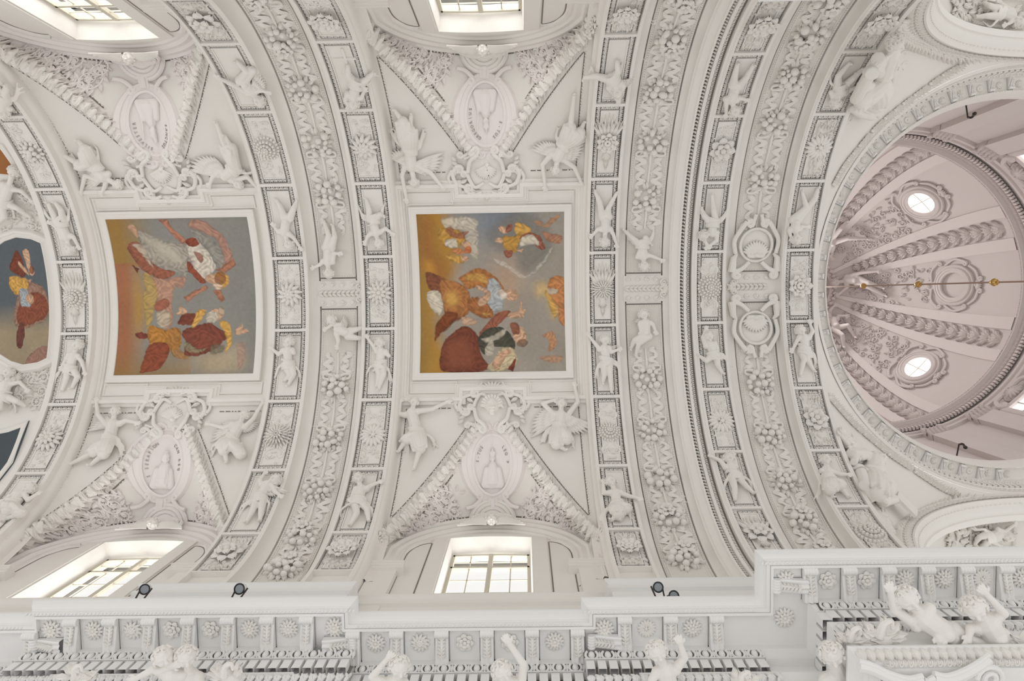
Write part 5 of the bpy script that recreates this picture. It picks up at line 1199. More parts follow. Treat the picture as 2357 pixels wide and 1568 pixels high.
def lunette(cx,side,mpx,cpx,data,bn):
    S=Bay(cx,side); sn='upper' if side<0 else 'lower'; g=(cx,side*4.0)
    a,b=S.inv(*mpx,.07,g); R=Rel(S,a,b,.0); medallion(R,data['flip'],data['texts'],data['label'],data['bust'])
    a2,b2=S.inv(*cpx,.07,(cx,side*2.4)); R2=Rel(S,a2,b2,.02); cartouche(R2,side,'scrolled stucco cartouche with %s, above the %s lunette beside the %s fresco'%('a mask face' if data['mask'] else 'a shell',sn,bn),data['mask'])
    print('lunette',cx,side,round(a-cx,2),round(b,2),round(a2-cx,2),round(b2,2))
    # bracket joining medallion and window arch
    wb=float(S.bw(np.array([0.]))[0])*side
    root=empty('medallion_bracket',loc=tuple(R.map([[0,side*.9,0]])[0])); m=MB(); 
    for q in (-1,1): volute(m,R,[(q*.60,side*.95),(q*.42,side*.88),(q*.26,side*.72)],.045,q*side,.07,.07); volute(m,R,[(q*.5,-side*.83),(q*.32,-side*.78),(q*.18,-side*.86)],.04,-q*side,.08,.07)
    child(m.build('scrolls',PINK),root); m=MB(); m.add(*box(-.11,.11,min(side*.70,side*.95),max(side*.70,side*.95),0,.10,2,3),R); m.add(*box(-.05,.05,min(side*.72,side*.93),max(side*.72,side*.93),.09,.125,1,3),R)
    child(m.build('block',PINK),root); tag(root,'scrolled bracket joining medallion and window arch, %s side, %s fresco'%(sn,bn),'bracket')
    for q in (-1,1):
        qn='left' if q<0 else 'right'
        # leaf garland on the groin
        m=MB(); xs=np.linspace(.42,2.12,21); kk=0; mf=MB()
        for x in xs:
            bb=side*float(S.bg(np.array(x))); dx=1.; db=side*5*math.radians(39.5)/2.12; ang=math.atan2(-q*dx,db)
            for o_,r_ in ((-.09,.95),(.09,-.95),(-.05,.5),(.05,-.5),(0,.12)):
                V,F=leaf(.27,.065,.07,.09,4); pxx=cx+q*x; m.add(*xf((V,F),(pxx+math.cos(ang)*o_,bb+math.sin(ang)*o_,.03 if abs(o_)<.08 else .0),ang+PI+r_+RNG.uniform(-.15,.15)),S)
            mf.add(*sphere((cx+q*x+RNG.uniform(-.03,.03),bb,.10),(.045,.06,.045),8,6),S)
        r=empty('leaf_garland',loc=tuple(S.map([[cx+q*1.2,side*float(S.bg(np.array(1.2))),.05]])[0])); tag(r,'laurel garland on the %s rib of the %s lunette beside the %s fresco'%(qn,sn,bn),'garland')
        child(m.build('leaves',STUCCO),r); child(mf.build('berries',STUCCO),r)
        gx=2.17; bb=side*float(S.bg(np.array(gx))); rosette(5 if q*side>0 else 2,S,cx+q*gx,bb,.04,'small rosette ending the %s laurel garland of the %s lunette, %s fresco'%(qn,sn,bn),s=.8)
        # thin dark beaded outlines: field triangle and outer spandrel
        def line(pts,nm='trim_22'):
            m=MB(); m2=MB(); P=np.array(pts)
            m.add(*sweep(P,[(-.012,.006),(.012,.006)],False,.08),S); o=m.build(nm,SHADE_JOINT,smooth=False); struct(o)
            for i in range(len(P)-1):
                L=np.linalg.norm(P[i+1]-P[i]); 
                for k in range(int(L/.07)):
                    if k%4==3: continue
                    c=P[i]+(P[i+1]-P[i])*(k*.07/L); m2.add(*sphere((c[0]+.02,c[1],.01),(.022,.022,.018),5,4),S)
            o=m2.build(nm,STUCCO); struct(o)
        gb=lambda x,off: side*(float(S.bg(np.array(x)))+off)
        xs=np.linspace(.85,1.95,8); line([(cx+q*x,gb(x,.30)) for x in xs]+[(cx+q*x,side*(float(S.bw(np.array([x]))[0])-.16)) for x in np.linspace(1.9,.5,8)])
        line([(cx+q*x,gb(x,-.36)) for x in np.linspace(.55,1.98,10)]); 
        line([(cx+q*2.0,gb(2.0,-.40)),(cx+q*1.96,side*(2.74))]); line([(cx+q*1.9,side*2.74),(cx+q*.95,side*2.74)])
        # acanthus scrollwork filling the field
        m=MB()
        for (x,t,r_) in ((1.02,.52,.24),(1.42,.66,.19),(.84,.86,.16),(1.16,.14,.15),(1.74,.8,.12),(1.22,.88,.15),(1.56,.95,.10)):
            g0,w0=float(S.bg(np.array(x))),float(S.bw(np.array([x]))[0]); y=g0+.22+(w0-g0-.4)*t; acanthus_scroll(m,S,cx+q*x,side*y,r_,q*side*(1 if x!=.80 else -1),PI*.3*q,.01)
        rg=np.random.default_rng(int(abs(cx)*10)+q+side*3+50)
        for k in range(46):
            x=rg.uniform(.72,1.95); g0,w0=float(S.bg(np.array(x))),float(S.bw(np.array([x]))[0]); t=rg.uniform(.1,.95)
            if w0-g0<.55 or (x<1.0 and t<.45): continue
            y=g0+.30+(w0-g0-.5)*t; m.add(*xf(leaf(.15,.06,.05,.04,3,1),(cx+q*x,side*y,.005),rg.uniform(0,6.28)),S)
        o=m.build('acanthus_scroll',PINK); tag(o,'curling acanthus scrollwork on the %s of the oval medallion, %s lunette, %s fresco'%(qn,sn,bn),'scrollwork')
    # hump and winged cherub head at the crown of the window arch
    Wm=WallS(cx,side,5.1); zc=float(S.wall(np.array([0.]))[0,1])
    m=MB(); t=np.linspace(-PI/2,PI/2,17)
    for r_,e in ((.50,.20),(.42,.24),(.34,.20),(.26,.22)):
        P=np.stack([r_*np.sin(t),zc-.38+r_*.72*np.cos(t),0*t+e],-1); m.add(*tube(P,.045,6),Wm)
    V=np.array([[.5*math.sin(a),zc-.38+.5*.72*math.cos(a),.2] for a in t]+[[0,zc-.38,.2]]); m.add(V,[np.array([[i,i+1,17] for i in range(16)])],Wm)
    bc=float(S.bw(np.array([0.]))[0])-.02
    for r_,e,w_ in ((.46,.05,.05),(.39,.09,.04),(.31,.08,.05),(.22,.10,.05),(.12,.09,.06)):
        a_=np.linspace(-PI/2,PI/2,15); m.add(*tube(np.stack([cx+r_*1.05*np.sin(a_),side*(bc-r_*np.cos(a_)),0*a_+e],-1),w_,6),S)
    o=m.build('trim_23',PINK if cx<-3 else WHITE); struct(o)
    c=Wm.map([[0,zc-.54,.27]])[0]; upv=np.array([0,-side*.8,.6]) ; fw=np.array([0,-side*.35,-.95])
    root=empty('winged_cherub',loc=tuple(c)); tag(root,'winged cherub head on the window arch crown, %s side, beside %s fresco'%(sn,bn),'cherub')
    V,F=cat_(head_parts(c,upv,fw,.12)); child(remesh((V,F),.010,2,'head',WHITE,tuple(c)),root); V,F=hair_parts(c,upv,fw,.12,int(abs(cx)*3)+side+5); child(mesh_obj('hair',V,F,STUCCO,True,origin=tuple(c)),root)
    for q in (-1,1):
        m=MB()
        for k in range(8):
            a_=q*(1.75-.12*k); l=.62-.055*k; V,F=leaf(l,.10,.03,.02,4); m.add(*xf((V,F),(q*.10,zc-.60+.012*k,.22+.008*k),-a_ if True else a_),Wm)
        child(m.build('wing',STUCCO),root)
MD={(-7.96,-1):dict(flip=-1,bust=0,mask=False,texts=[('SILVESTER',182,112,True),('SANCTUS',-8,58,False) ],label='oval medallion inscribed SANCTUS SILVESTER above the left fresco'),
    (-7.96,1):dict(flip=1,bust=2,mask=False,texts=[('S SERAPION',150,235,False),('CAN REG',-55,10,False)],label='oval medallion inscribed S SERAPION CAN REG below the left fresco'),
    (-.76,-1):dict(flip=-1,bust=1,mask=False,texts=[('S-TUS',15,58,False),('GREGORIUS',118,195,False)],label='oval medallion inscribed S-TUS GREGORIUS above the middle fresco'),
    (-.76,1):dict(flip=1,bust=3,mask=True,texts=[('S-TUS',185,222,False),('LEO P',-42,-2,False)],label='oval medallion inscribed S-TUS LEO P below the middle fresco')}
MD[(-7.96,-1)]['texts']=[('SANCTUS',2,62,False),('SILVESTER',110,185,False)]
LPX={(-7.96,-1):((352,285),(376,407)),(-7.96,1):((381,1072),(400,950)),(-.76,-1):((1117,263),(1121,398)),(-.76,1):((1133,1070),(1134,939))}
for k,d in MD.items(): lunette(k[0],k[1],LPX[k][0],LPX[k][1],d,'left' if k[0]<-3 else 'middle')
# shell cartouches facing each other on the fruit band nearest the dome
for sg,lab in ((-1,'shell cartouche above the clasp on the fruit band nearest the dome'),(1,'shell cartouche below the clasp on the fruit band nearest the dome')):
    R=Rel(C5,(RIBS['C'][0]+RIBS['C'][1])/2,sg*.98,.02); root=empty('shell_cartouche',loc=tuple(R.map([[0,0,0]])[0])); tag(root,lab,'cartouche')
    m=MB(); m.add(*sphere((0,0,0),(.36,.40,.08),20,6),R); t=np.linspace(0,2*PI,33); m.add(*tube(np.stack([.36*np.cos(t),.38*np.sin(t),0*t+.09],-1),.035,7,1,False),R); child(m.build('oval_plate',STUCCO),root)
    m=MB(); shell(m,R,0,-sg*.24,.36,.10,up=sg,n=13)
    for q in (-1,1): volute(m,R,[(0,-sg*.26),(q*.12,-sg*.27)],.04,q*sg,.07,.13)
    child(m.build('shell',STUCCO),root); m=MB()
    for q in (-1,1):
        volute(m,R,[(q*.46,-sg*.2),(q*.50,sg*.1),(q*.36,sg*.38),(q*.24,sg*.55)],.06,q*sg,.09,.09); volute(m,R,[(q*.14,-sg*.40),(q*.30,-sg*.55),(q*.45,-sg*.62)],.06,-q*sg,.09,.10)
        volute(m,R,[(q*.06,sg*.72),(q*.12,sg*.5),(q*.2,sg*.42)],.05,-q*sg,.05,.1,0); m.add(*tube([(q*.52,-sg*.62,.06),(q*.5,-sg*.3,.1),(q*.42,-sg*.2,.06)],[.1,.07,.03],8),R)
    child(m.build('scrolls',STUCCO),root)
# ============================================================ FIGURES
c1=(0,0,.3061);c2=(0,440,.3189);c3=(0,900,.4261);c4=(400,0,.3061);c5=(600,440,.3189);c6=(560,900,.3190);d1=(820,0,.3061);d3=(860,860,.3444);d4=(1340,0,.3316);d5=(1340,480,.2806);d6=(1340,880,.3316);e1=(1800,0,.3316);e2=(1840,440,.3189);e3=(1800,880,.2552);e4=(1700,1240,.2787);e5=(1200,1300,.2546);e6=(600,1300,.297);e7=(0,1300,.297)
def cof(crop,g,pts,band,i,what,**k): 
    figure(C5,pts,'white infant relief, %s, %s panel, %s'%(what,ROWN[i],BNAME[band]),crop=crop,g=g,base=HP-.01,hts=[.15,.09,.06,.11,.12,.11,.12,.14,.06,.14,.06],thick=.92,**k)
cof(c2,(-10.4,-1.7),[(500,420),(480,330),(440,220),(410,260),(375,240),(530,330),(560,390),(380,160),(350,90),(440,140),(400,85)],'L',3,'head down')
cof(c2,(-10.4,1.7),[(560,1110),(530,1190),(510,1290),(470,1230),(450,1265),(590,1230),(610,1300),(480,1350),(450,1440),(560,1340),(520,1420)],'L',5,'seated')
cof(c3,(-10.4,5),[(160,525),(110,560),(60,620),(150,590),(195,560),(70,560),(20,590),(110,660),(40,690),(45,650),(15,705)],'L',7,'seated with drapery',cloth=2)
cof(c1,(-10.4,-5),[(20,850),(25,800),(20,730),(-10,780),(-30,820),(55,800),(60,840),(-10,680),(-30,640),(40,690),(45,640)],'L',1,'head down')
cof(c4,(-5.4,-5.3),[(640,760),(590,690),(520,600),(430,630),(345,590),(660,680),(690,690),(550,540),(470,460),(600,530),(560,505)],'B1',1,'tumbling head down',cloth=0,wing=[((680,560),8)])
cof(c5,(-5.4,-1.8),[(200,385),(170,300),(190,190),(130,300),(100,260),(240,340),(280,400),(150,130),(110,60),(240,120),(260,70)],'B1',3,'head down',cloth=0)
cof(c5,(-5.4,1.8),[(205,1085),(195,1150),(200,1260),(130,1180),(85,1140),(240,1170),(190,1120),(210,1330),(170,1370),(240,1320),(200,1400)],'B1',5,'standing with staff')
cof(c6,(-5.4,5.3),[(230,640),(170,680),(120,790),(120,650),(150,600),(230,730),(260,750),(70,860),(20,950),(130,860),(120,940)],'B1',7,'walking with drapery',wing=[((290,770),6)])
cof(c4,(-3.3,-5.3),[(1350,780),(1350,720),(1380,620),(1290,750),(1310,800),(1410,740),(1430,690),(1310,560),(1310,490),(1450,600),(1505,545)],'B2',1,'head down by cross')
cof(c5,(-3.3,-1.8),[(850,375),(830,300),(810,200),(770,330),(760,360),(900,270),(940,300),(780,130),(760,60),(860,170),(890,180)],'B2',3,'flying head down',cloth=1)
cof(c5,(-3.3,1.8),[(860,1095),(870,1160),(860,1260),(820,1130),(775,1065),(925,1190),(860,1150),(850,1320),(840,1400),(890,1320),(850,1430)],'B2',5,'holding a tablet')
cof(c6,(-3.3,5.3),[(830,630),(850,710),(830,810),(800,720),(780,770),(910,690),(975,660),(820,880),(770,970),(890,850),(905,940)],'B2',7,'striding with raised arm')
cof(d4,(1.8,-5.3),[(245,640),(230,590),(205,540),(180,610),(220,660),(290,600),(260,690),(100,530),(15,540),(250,500),(240,420)],'A1',1,'legs flung aside',wing=[((360,565),7)])
cof(d5,(1.8,-1.8),[(185,270),(190,170),(190,70),(130,170),(90,215),(250,200),(280,290),(213,3),(284,-127),(142,-56),(106,-139)],'A1',3,'head down, arms spread',cloth=0)
cof(d5,(1.8,1.8),[(190,1080),(180,1150),(200,1260),(115,1120),(60,1050),(240,1180),(290,1160),(180,1370),(170,1430),(230,1370),(240,1500)],'A1',5,'standing, arm raised',wing=[((300,1160),6)])
cof(d6,(1.8,5.3),[(200,690),(230,770),(240,870),(150,770),(145,700),(320,790),(385,805),(300,880),(265,960),(250,920),(200,960)],'A1',7,'kneeling in drapery',cloth=2)
cof(d4,(4.3,-4.8),[(1060,770),(1035,690),(1070,590),(1000,720),(1000,790),(1090,680),(1130,690),(1060,530),(1080,440),(1140,540),(1190,450)],'C1',1,'head down, winged',cloth=0,wing=[((1150,680),6)])
cof(d5,(4.3,-1.8),[(1000,220),(1065,200),(1070,110),(990,250),(1030,300),(1105,260),(1040,310),(1000,60),(980,0),(1080,20),(1064,-115)],'C1',3,'bent with arms overhead')
cof(d5,(4.3,1.8),[(1040,1050),(1050,1120),(1080,1210),(990,1060),(1010,1000),(1110,1150),(1100,1210),(1020,1250),(960,1210),(1110,1280),(1150,1350)],'C1',5,'seated, arm raised')
cof(d6,(4.3,4.8),[(1020,530),(1030,590),(1060,660),(960,545),(910,520),(1060,540),(1050,510),(1060,740),(1060,820),(1120,700),(1190,770)],'C1',7,'lunging across')
cof(e1,(6.3,-4.8),[(380,710),(400,650),(410,600),(340,640),(350,690),(480,620),(560,590),(390,530),(470,440),(500,540),(560,480)],'C2',1,'resting on a globe',cloth=1)
cof(d5,(6.3,-1.8),[(1760,250),(1745,170),(1750,90),(1695,180),(1715,240),(1800,150),(1830,150),(1840,-9),(1804,-139),(1911,-80),(1933,-163)],'C2',3,'head down',cloth=0)
cof(d5,(6.3,1.8),[(1790,1000),(1820,1060),(1820,1170),(1760,1090),(1730,1150),(1890,1010),(1870,950),(1820,1240),(1790,1370),(1850,1240),(1900,1330)],'C2',5,'striding, arm overhead')
cof(d6,(6.3,4.8),[(1690,540),(1705,620),(1720,690),(1680,600),(1700,560),(1790,640),(1840,640),(1720,750),(1740,800),(1790,720),(1850,800)],'C2',7,'seated on rocks',cloth=2)
figure(C5,[(490,590),(485,510),(490,410),(430,530),(390,550),(530,450),(555,450),(490,320),(455,215),(535,330),(520,250)],'infant figure with head down on the fruit band left of the middle fresco',crop=c5,g=(-4.3,-1.),cloth=0)
figure(C5,[(510,930),(560,1000),(640,1030),(560,1080),(555,1110),(520,960),(480,990),(690,1000),(775,975),(690,1060),(760,1065)],'infant figure lying crosswise on the fruit band left of the middle fresco',crop=c5,g=(-4.3,1.),cloth=0,wing=[((640,910),6)])
figure(C5,[(510,470),(500,390),(490,290),(450,400),(480,310),(570,390),(645,420),(420,250),(345,180),(520,240),(560,290)],'infant figure diving head down on the fruit band right of the middle fresco',crop=d5,g=(2.8,-1.),cloth=1)
figure(C5,[(505,870),(520,940),(520,1050),(470,950),(480,1010),(580,950),(600,1000),(430,1080),(400,1150),(465,1110),(440,1200)],'seated infant figure on the fruit band right of the middle fresco',crop=d5,g=(2.8,1.),cloth=0,wing=[((420,900),6)])
def ang(cx,side,crop,pts,label,**k):
    figure(Bay(cx,side),pts,label,name='angel_figure',cat_name='angel',crop=crop,g=(cx+(1.4 if k.pop('r',0) else -1.4),side*3.2),base=.0,adult=True,s=1.1,cloth=2,hts=[.16,.10,.08,.12,.14,.12,.14,.15,.07,.15,.07],**k)
ang(-.76,-1,d1,[(435,1370),(415,1250),(400,1110),(345,1320),(375,1490),(560,1300),(640,1400),(400,980),(415,860),(350,920),(290,830)],'angel head down above the middle fresco, left of the shell cartouche',wing=[((240,1110),9),((680,1220),9)])
ang(-.76,-1,d1,[(1500,1280),(1515,1180),(1570,1080),(1400,1240),(1420,1400),(1640,1260),(1690,1370),(1610,960),(1640,710),(1680,1000),(1715,920)],'angel head down above the middle fresco, right of the shell cartouche',wing=[((1330,1060),9),((1740,1110),9)],r=1)
ang(-.76,1,d3,[(270,190),(255,265),(290,400),(165,270),(180,190),(390,240),(490,190),(220,440),(165,520),(310,500),(268,640)],'angel below the middle fresco, left of the mask cartouche')
ang(-.76,1,d3,[(1255,200),(1250,280),(1240,370),(1130,200),(1200,180),(1365,190),(1345,90),(1290,440),(1195,430),(1220,470),(1280,510)],'angel below the middle fresco, right of the mask cartouche',wing=[((1020,370),9),((1450,410),9)],r=1)
ang(-7.96,-1,c1,[(880,1390),(775,1330),(700,1240),(640,1320),(610,1440),(790,1400),(770,1440),(600,1240),(430,1140),(640,1130),(590,1060)],'angel head down above the left fresco, left of the shell cartouche',wing=[((600,1390),8)])
ang(-7.96,-1,c1,[(1790,1390),(1700,1320),(1770,1260),(1600,1330),(1580,1380),(1860,1330),(1940,1420),(1700,1130),(1625,920),(1740,1120),(1690,1020)],'angel with one leg up above the left fresco, right of the shell cartouche',wing=[((1400,1190),9)],r=1)
ang(-7.96,1,c3,[(620,110),(610,180),(590,270),(530,130),(520,60),(680,160),(730,170),(510,330),(380,395),(560,340),(490,400)],'angel below the left fresco, left of the shell cartouche',wing=[((480,180),8)])
ang(-7.96,1,c3,[(1320,130),(1290,190),(1250,270),(1210,200),(1135,180),(1370,150),(1415,70),(1210,320),(1225,385),(1300,340),(1310,300)],'angel below the left fresco, right of the shell cartouche',wing=[((1130,240),8),((1400,200),8)],r=1)

cr=C5.inv(795,133,HP,(-3.3,-5.6)); m=MB(); m.add(*box(cr[0]-.022,cr[0]+.022,cr[1]-.28,cr[1]+.62,HP,HP+.035,1,6),C5); m.add(*box(cr[0]-.22,cr[0]+.20,cr[1]-.02,cr[1]+.025,HP,HP+.036,3,1),C5); o=m.build('relief_cross',WHITE,smooth=False); tag(o,'thin relief cross behind a tumbling infant, second panel from top, band left of middle fresco','cross')
def nrm_rows(x): return x/np.linalg.norm(x,axis=1)[:,None]
# ============================================================ DOME CORNICE, DRUM AND DOME ORNAMENT
dcor=empty('dome_cornice',(XD,0,18.2)); tag(dcor,'circular bracketed cornice ring at the foot of the dome','cornice')
AZ0,AZ1=math.radians(88),math.radians(272)
def ringat(r,z,az,tilt=0.): return (XD+r*math.cos(az),r*math.sin(az),z)
class RZ(Surf):
    """a = arc length at radius r, b = outwards/down position along a slope, h = towards the viewer"""
    def __init__(s,r,z,dr,dz): s.r,s.z,s.dr,s.dz=r,z,dr,dz; L=math.hypot(dr,dz); s.ur,s.uz=dr/L,dz/L; s.nr,s.nz=(s.uz,-s.ur) if s.uz*1<0 else (-s.uz,s.ur)
    def f(s,a,b):
        a=np.asarray(a,float); b=np.asarray(b,float); r=s.r+s.ur*b; return np.stack([XD+r*np.cos(a/s.r),r*np.sin(a/s.r),s.z+s.uz*b+0*a],-1)
    def n(s,a,b,p=None):
        nr,nz=s.nr,s.nz
        if nr>0 and abs(nr)>.3 or nz>.3: nr,nz=-nr,-nz
        return np.stack([nr*np.cos(a/s.r),nr*np.sin(a/s.r),nz+0*a],-1)
def ring_run(S,T,p,name,mat,parent,a0=AZ0,a1=AZ1,rot=0.):
    m=MB(); n=int((a1-a0)*S.r/p)
    for k in range(n): m.add(*xf(T,(a0*S.r+(k+.5)*p,0,0),rot),S)
    o=m.build(name,mat)
    if parent is not None: child(o,parent)
    else: struct(o)
    return o
# downward and inward facing strips
ring_run(RZ(4.88,18.14,.05,-.10),xf(EGU,(0,0,0),0,.62),.135,'egg_and_dart',STUCCO,dcor)
ring_run(RZ(4.97,17.99,.0001,-.1),box(-.045,.045,-.07,.07,-.03,.07),.135,'dentils',WHITE,dcor)
ring_run(RZ(4.985,17.82,.06,-.10),xf(border_unit(.11),(-.05,0,.01)),.115,'leaf_moulding',STUCCO,dcor)
ring_run(RZ(4.545,18.27,.03,0.001),sphere((0,0,0),(.014,.02,.02),5,4),.045,'bead_moulding',WHITE,dcor)
m=MB()
for az in np.linspace(AZ0,AZ1,150):
    pass
revolve([(4.955,17.93),(4.955,18.05)],'trim_24',SHADE_JOINT,160)  # dark ring stands in for shade behind the dentils
NM=64
for k in range(NM):
    az=2*PI*k/NM+PI/NM
    if not (AZ0<az<AZ1): continue
    M=Matrix.Translation(Vector(ringat(4.88,18.33,az)))@Matrix.Rotation(az-PI/2,4,'Z')@Matrix.Diagonal((.68,.68,1.0,1))
    a=inst('modillion',MODM[0],M); b=inst('leaf',MODM[1],Matrix.Identity(4),a); child(a,dcor)
class Soff(Surf):
    def __init__(s,z): s.z=z
    def f(s,a,b): a=np.asarray(a,float);b=np.asarray(b,float); return np.stack([a,b,s.z+0*a],-1)
    def n(s,a,b,p=None): return np.stack([0*a,0*a,0*a-1.],-1)
def soffit_rosette(x,y,z,kind,s,parent,rot=0.):
    key=(kind,'')
    if key not in RMESH:
        P,Cn=rosette_parts(kind); p=raw('petals',P,STUCCO); c=raw('centre',Cn,STUCCO); RMESH[key]=(p.data,c.data); bpy.data.objects.remove(p); bpy.data.objects.remove(c)
    M=Matrix.Translation((x,y,z))@Matrix.Rotation(PI,4,'X')@Matrix.Rotation(rot,4,'Z')@Matrix.Diagonal((s*.92,s*.92,s*.6,1))
    a=inst('rosette',RMESH[key][0],M); inst('centre',RMESH[key][1],Matrix.Identity(4),a); child(a,parent); return a
for k in range(NM):
    az=2*PI*k/NM
    if AZ0<az<AZ1: x,y,z=ringat(4.71,18.335,az); soffit_rosette(x,y,z,(0,7,5,3)[k%4],.36,dcor,k)
# rosettes under the near cornice
for i in range(len(MODX)-1):
    (x0,y0),(x1,y1)=MODX[i],MODX[i+1]
    xm=(x0+x1)/2; y=y1 if y0==y1 else max(y0,y1)
    if y0!=y1 or x1-x0<.3: continue
    soffit_rosette(xm,y+.36,10.268,(5,0,3,7,7,0,4)[i%7] if i%7!=6 else 0,.52,ent,i)
for x,y in ((3.33,3.86),(3.32,4.35),(-2.55,4.42),(.98,4.48),(-6.30,4.42)): soffit_rosette(x,y,10.268,0,.55,ent)
# drum: pilasters, capitals, windows
dc=[(4.93,18.75),(4.93,23.4)]
def boxring(m,az,hw,r0,r1,z0,z1,n=4):
    a=np.linspace(az-hw/r1,az+hw/r1,n+1); V=[]
    for q in a:
        for r,z in ((r1,z0),(r0,z0),(r0,z1),(r1,z1)): V.append([XD+r*math.cos(q),r*math.sin(q),z])
    V=np.array(V); F=quads(n+1,4,True); m.add(V,[F,np.array([[0,1,2,3]]),np.array([[4*n,4*n+1,4*n+2,4*n+3]])])
for c8 in range(8):
    for dlt in (-1,1):
        az=math.radians(22.5+45*c8)+dlt*.155; m=MB(); boxring(m,az,.30,4.74,4.95,18.75,22.85); boxring(m,az,.34,4.70,4.95,18.75,19.1); struct(m.build('trim_25',ROSE,smooth=False))
        m=MB(); boxring(m,az,.30,4.76,4.95,22.8,23.35); S=RZ(4.74,22.9,.0,-1.); S.ur,S.uz=0,1; S.nr,S.nz=-1,0
        for row in range(2):
            for k in range(5): m.add(*xf(leaf(.27,.15,.10,.12,4,2),(az*4.74+(k-2)*.13+row*.06,row*.2,-.02)),S)
        for q in (-1,1): P=spiral((az*4.74+q*.24,.46),.10,.02,1.4,-PI/2,q,16); P[:,2]=.06; m.add(*tube(P,.03,6),S)
        dg_=math.degrees(az)%360
        if 55<dg_<100 or 260<dg_<305: o=m.build('pilaster_capital',ROSE); tag(o,'leafy pilaster capital inside the dome, %s, %s of its pair'%('upper side' if dg_>180 else 'lower side','nearer to the window' if (dg_<67 or dg_>293) else 'farther from the window'),'capital')
    az=math.radians(45*c8)
    if math.cos(az)>.2 and c8 in (1,7,0):
        r=empty('drum_window',ringat(4.9,21,az)); tag(r,'tall bright window in the dome drum, %s edge of photo'%({1:'lower right',7:'upper right',0:'beyond right'}[c8]),'window')
        if c8==0: tag(r,'tall window in the dome drum hidden just past the right edge','window')
        S=RZ(4.90,21.,.0,1.); S.ur,S.uz=0,1; S.nr,S.nz=-1,0
        m=MB(); m.add(*sweep([(az*4.9-.62,-1.7),(az*4.9+.62,-1.7),(az*4.9+.62,1.5),(az*4.9-.62,1.5)],[(0,.02),(0,.12),(-.12,.14),(-.2,.10),(-.24,.0)],True,.2,left=1),S); child(m.build('frame',ROSE),r)
        m=MB()
        for q in (-.3,0,.3): m.add(*box(az*4.9+q-.02,az*4.9+q+.02,-1.7,1.5,.02,.05,1,6),S)
        for q in (-1.,-.3,.4,1.0): m.add(*box(az*4.9-.62,az*4.9+.62,q-.02,q+.02,.02,.05,6,1),S)
        child(m.build('glazing_bars',SASH,smooth=False),r)
        m=MB(); m.add(*box(az*4.9-.62,az*4.9+.62,-1.7,1.5,.0,.022,6,6),S); child(m.build('lit_pane',LIT if 'LIT' in globals() else WHITE,smooth=False),r)
    # scroll cartouche over each window bay
    if c8 in (1,7):
        m=MB(); S=RZ(4.86,22.9,.0,1.); S.ur,S.uz=0,1; S.nr,S.nz=-1,0
        for q in (-1,1): volute(m,S,[(az*4.86+q*.1,.3),(az*4.86+q*.5,.25),(az*4.86+q*.7,-.1)],.09,-q,.12,.08)
        m.add(*sphere((az*4.86,.1,.0),(.35,.28,.16),14,7),S)
        for k in range(12): m.add(*xf(leaf(.3,.14,.1,.06,4,2),(az*4.86,.05,.08),k*.52),S)
        o=m.build('window_crest',ROSE); tag(o,'scrolled crest above the %s drum window'%('lower' if c8==1 else 'upper'),'ornament')
# rings of leaf and dentil ornament at the springing of the dome
ring_run(RZ(4.80,23.98,.0001,-.1),box(-.035,.035,-.07,.07,-.02,.08),.12,'trim_26',ROSE,None,0,2*PI)
ring_run(RZ(4.76,24.2,.04,-.10),xf(border_unit(.15),(-.05,0,.02)),.15,'trim_27',ROSE,None,0,2*PI)
ring_run(RZ(4.62,24.40,.05,-.05),xf(border_unit(.13),(-.05,0,.0)),.13,'trim_28',ROSE,None,0,2*PI)
ring_run(RZ(4.90,24.62,.0001,-.1),xf(leaf(.13,.11,.05,.05,3),(0,-.06,0)),.19,'trim_29',ROSE,None,0,2*PI)
revolve([(4.845,23.9),(4.845,24.05)],'trim_30',SHADE_JOINT,128)  # upper dentil gaps shaded by a dark coloured ring
ring_run(RZ(4.86,23.68,.0001,-.1),xf(border_unit(.13),(-.05,0,.0)),.13,'trim_31',ROSE,None,0,2*PI)
DL=DOME.L[-1]
def drib(az,w0,w1,h,name,lab=None,b0=.15,b1=None):
    """meridian strip between azimuths"""
    b1=b1 or DL-.05; m=MB(); bb=np.linspace(b0,b1,40); V=[]
    for b in bb:
        for f,hh in ((0,0),(0,h),(1,h),(1,0)): V.append([5*(az+w0+(w1-w0)*f),b,hh])
    m.add(V,[quads(40,4)],DOME); o=m.build(name,ROSE2,smooth=False); struct(o)
ROSE2=mat_plaster('pale_rose_plaster',(.76,.70,.685))
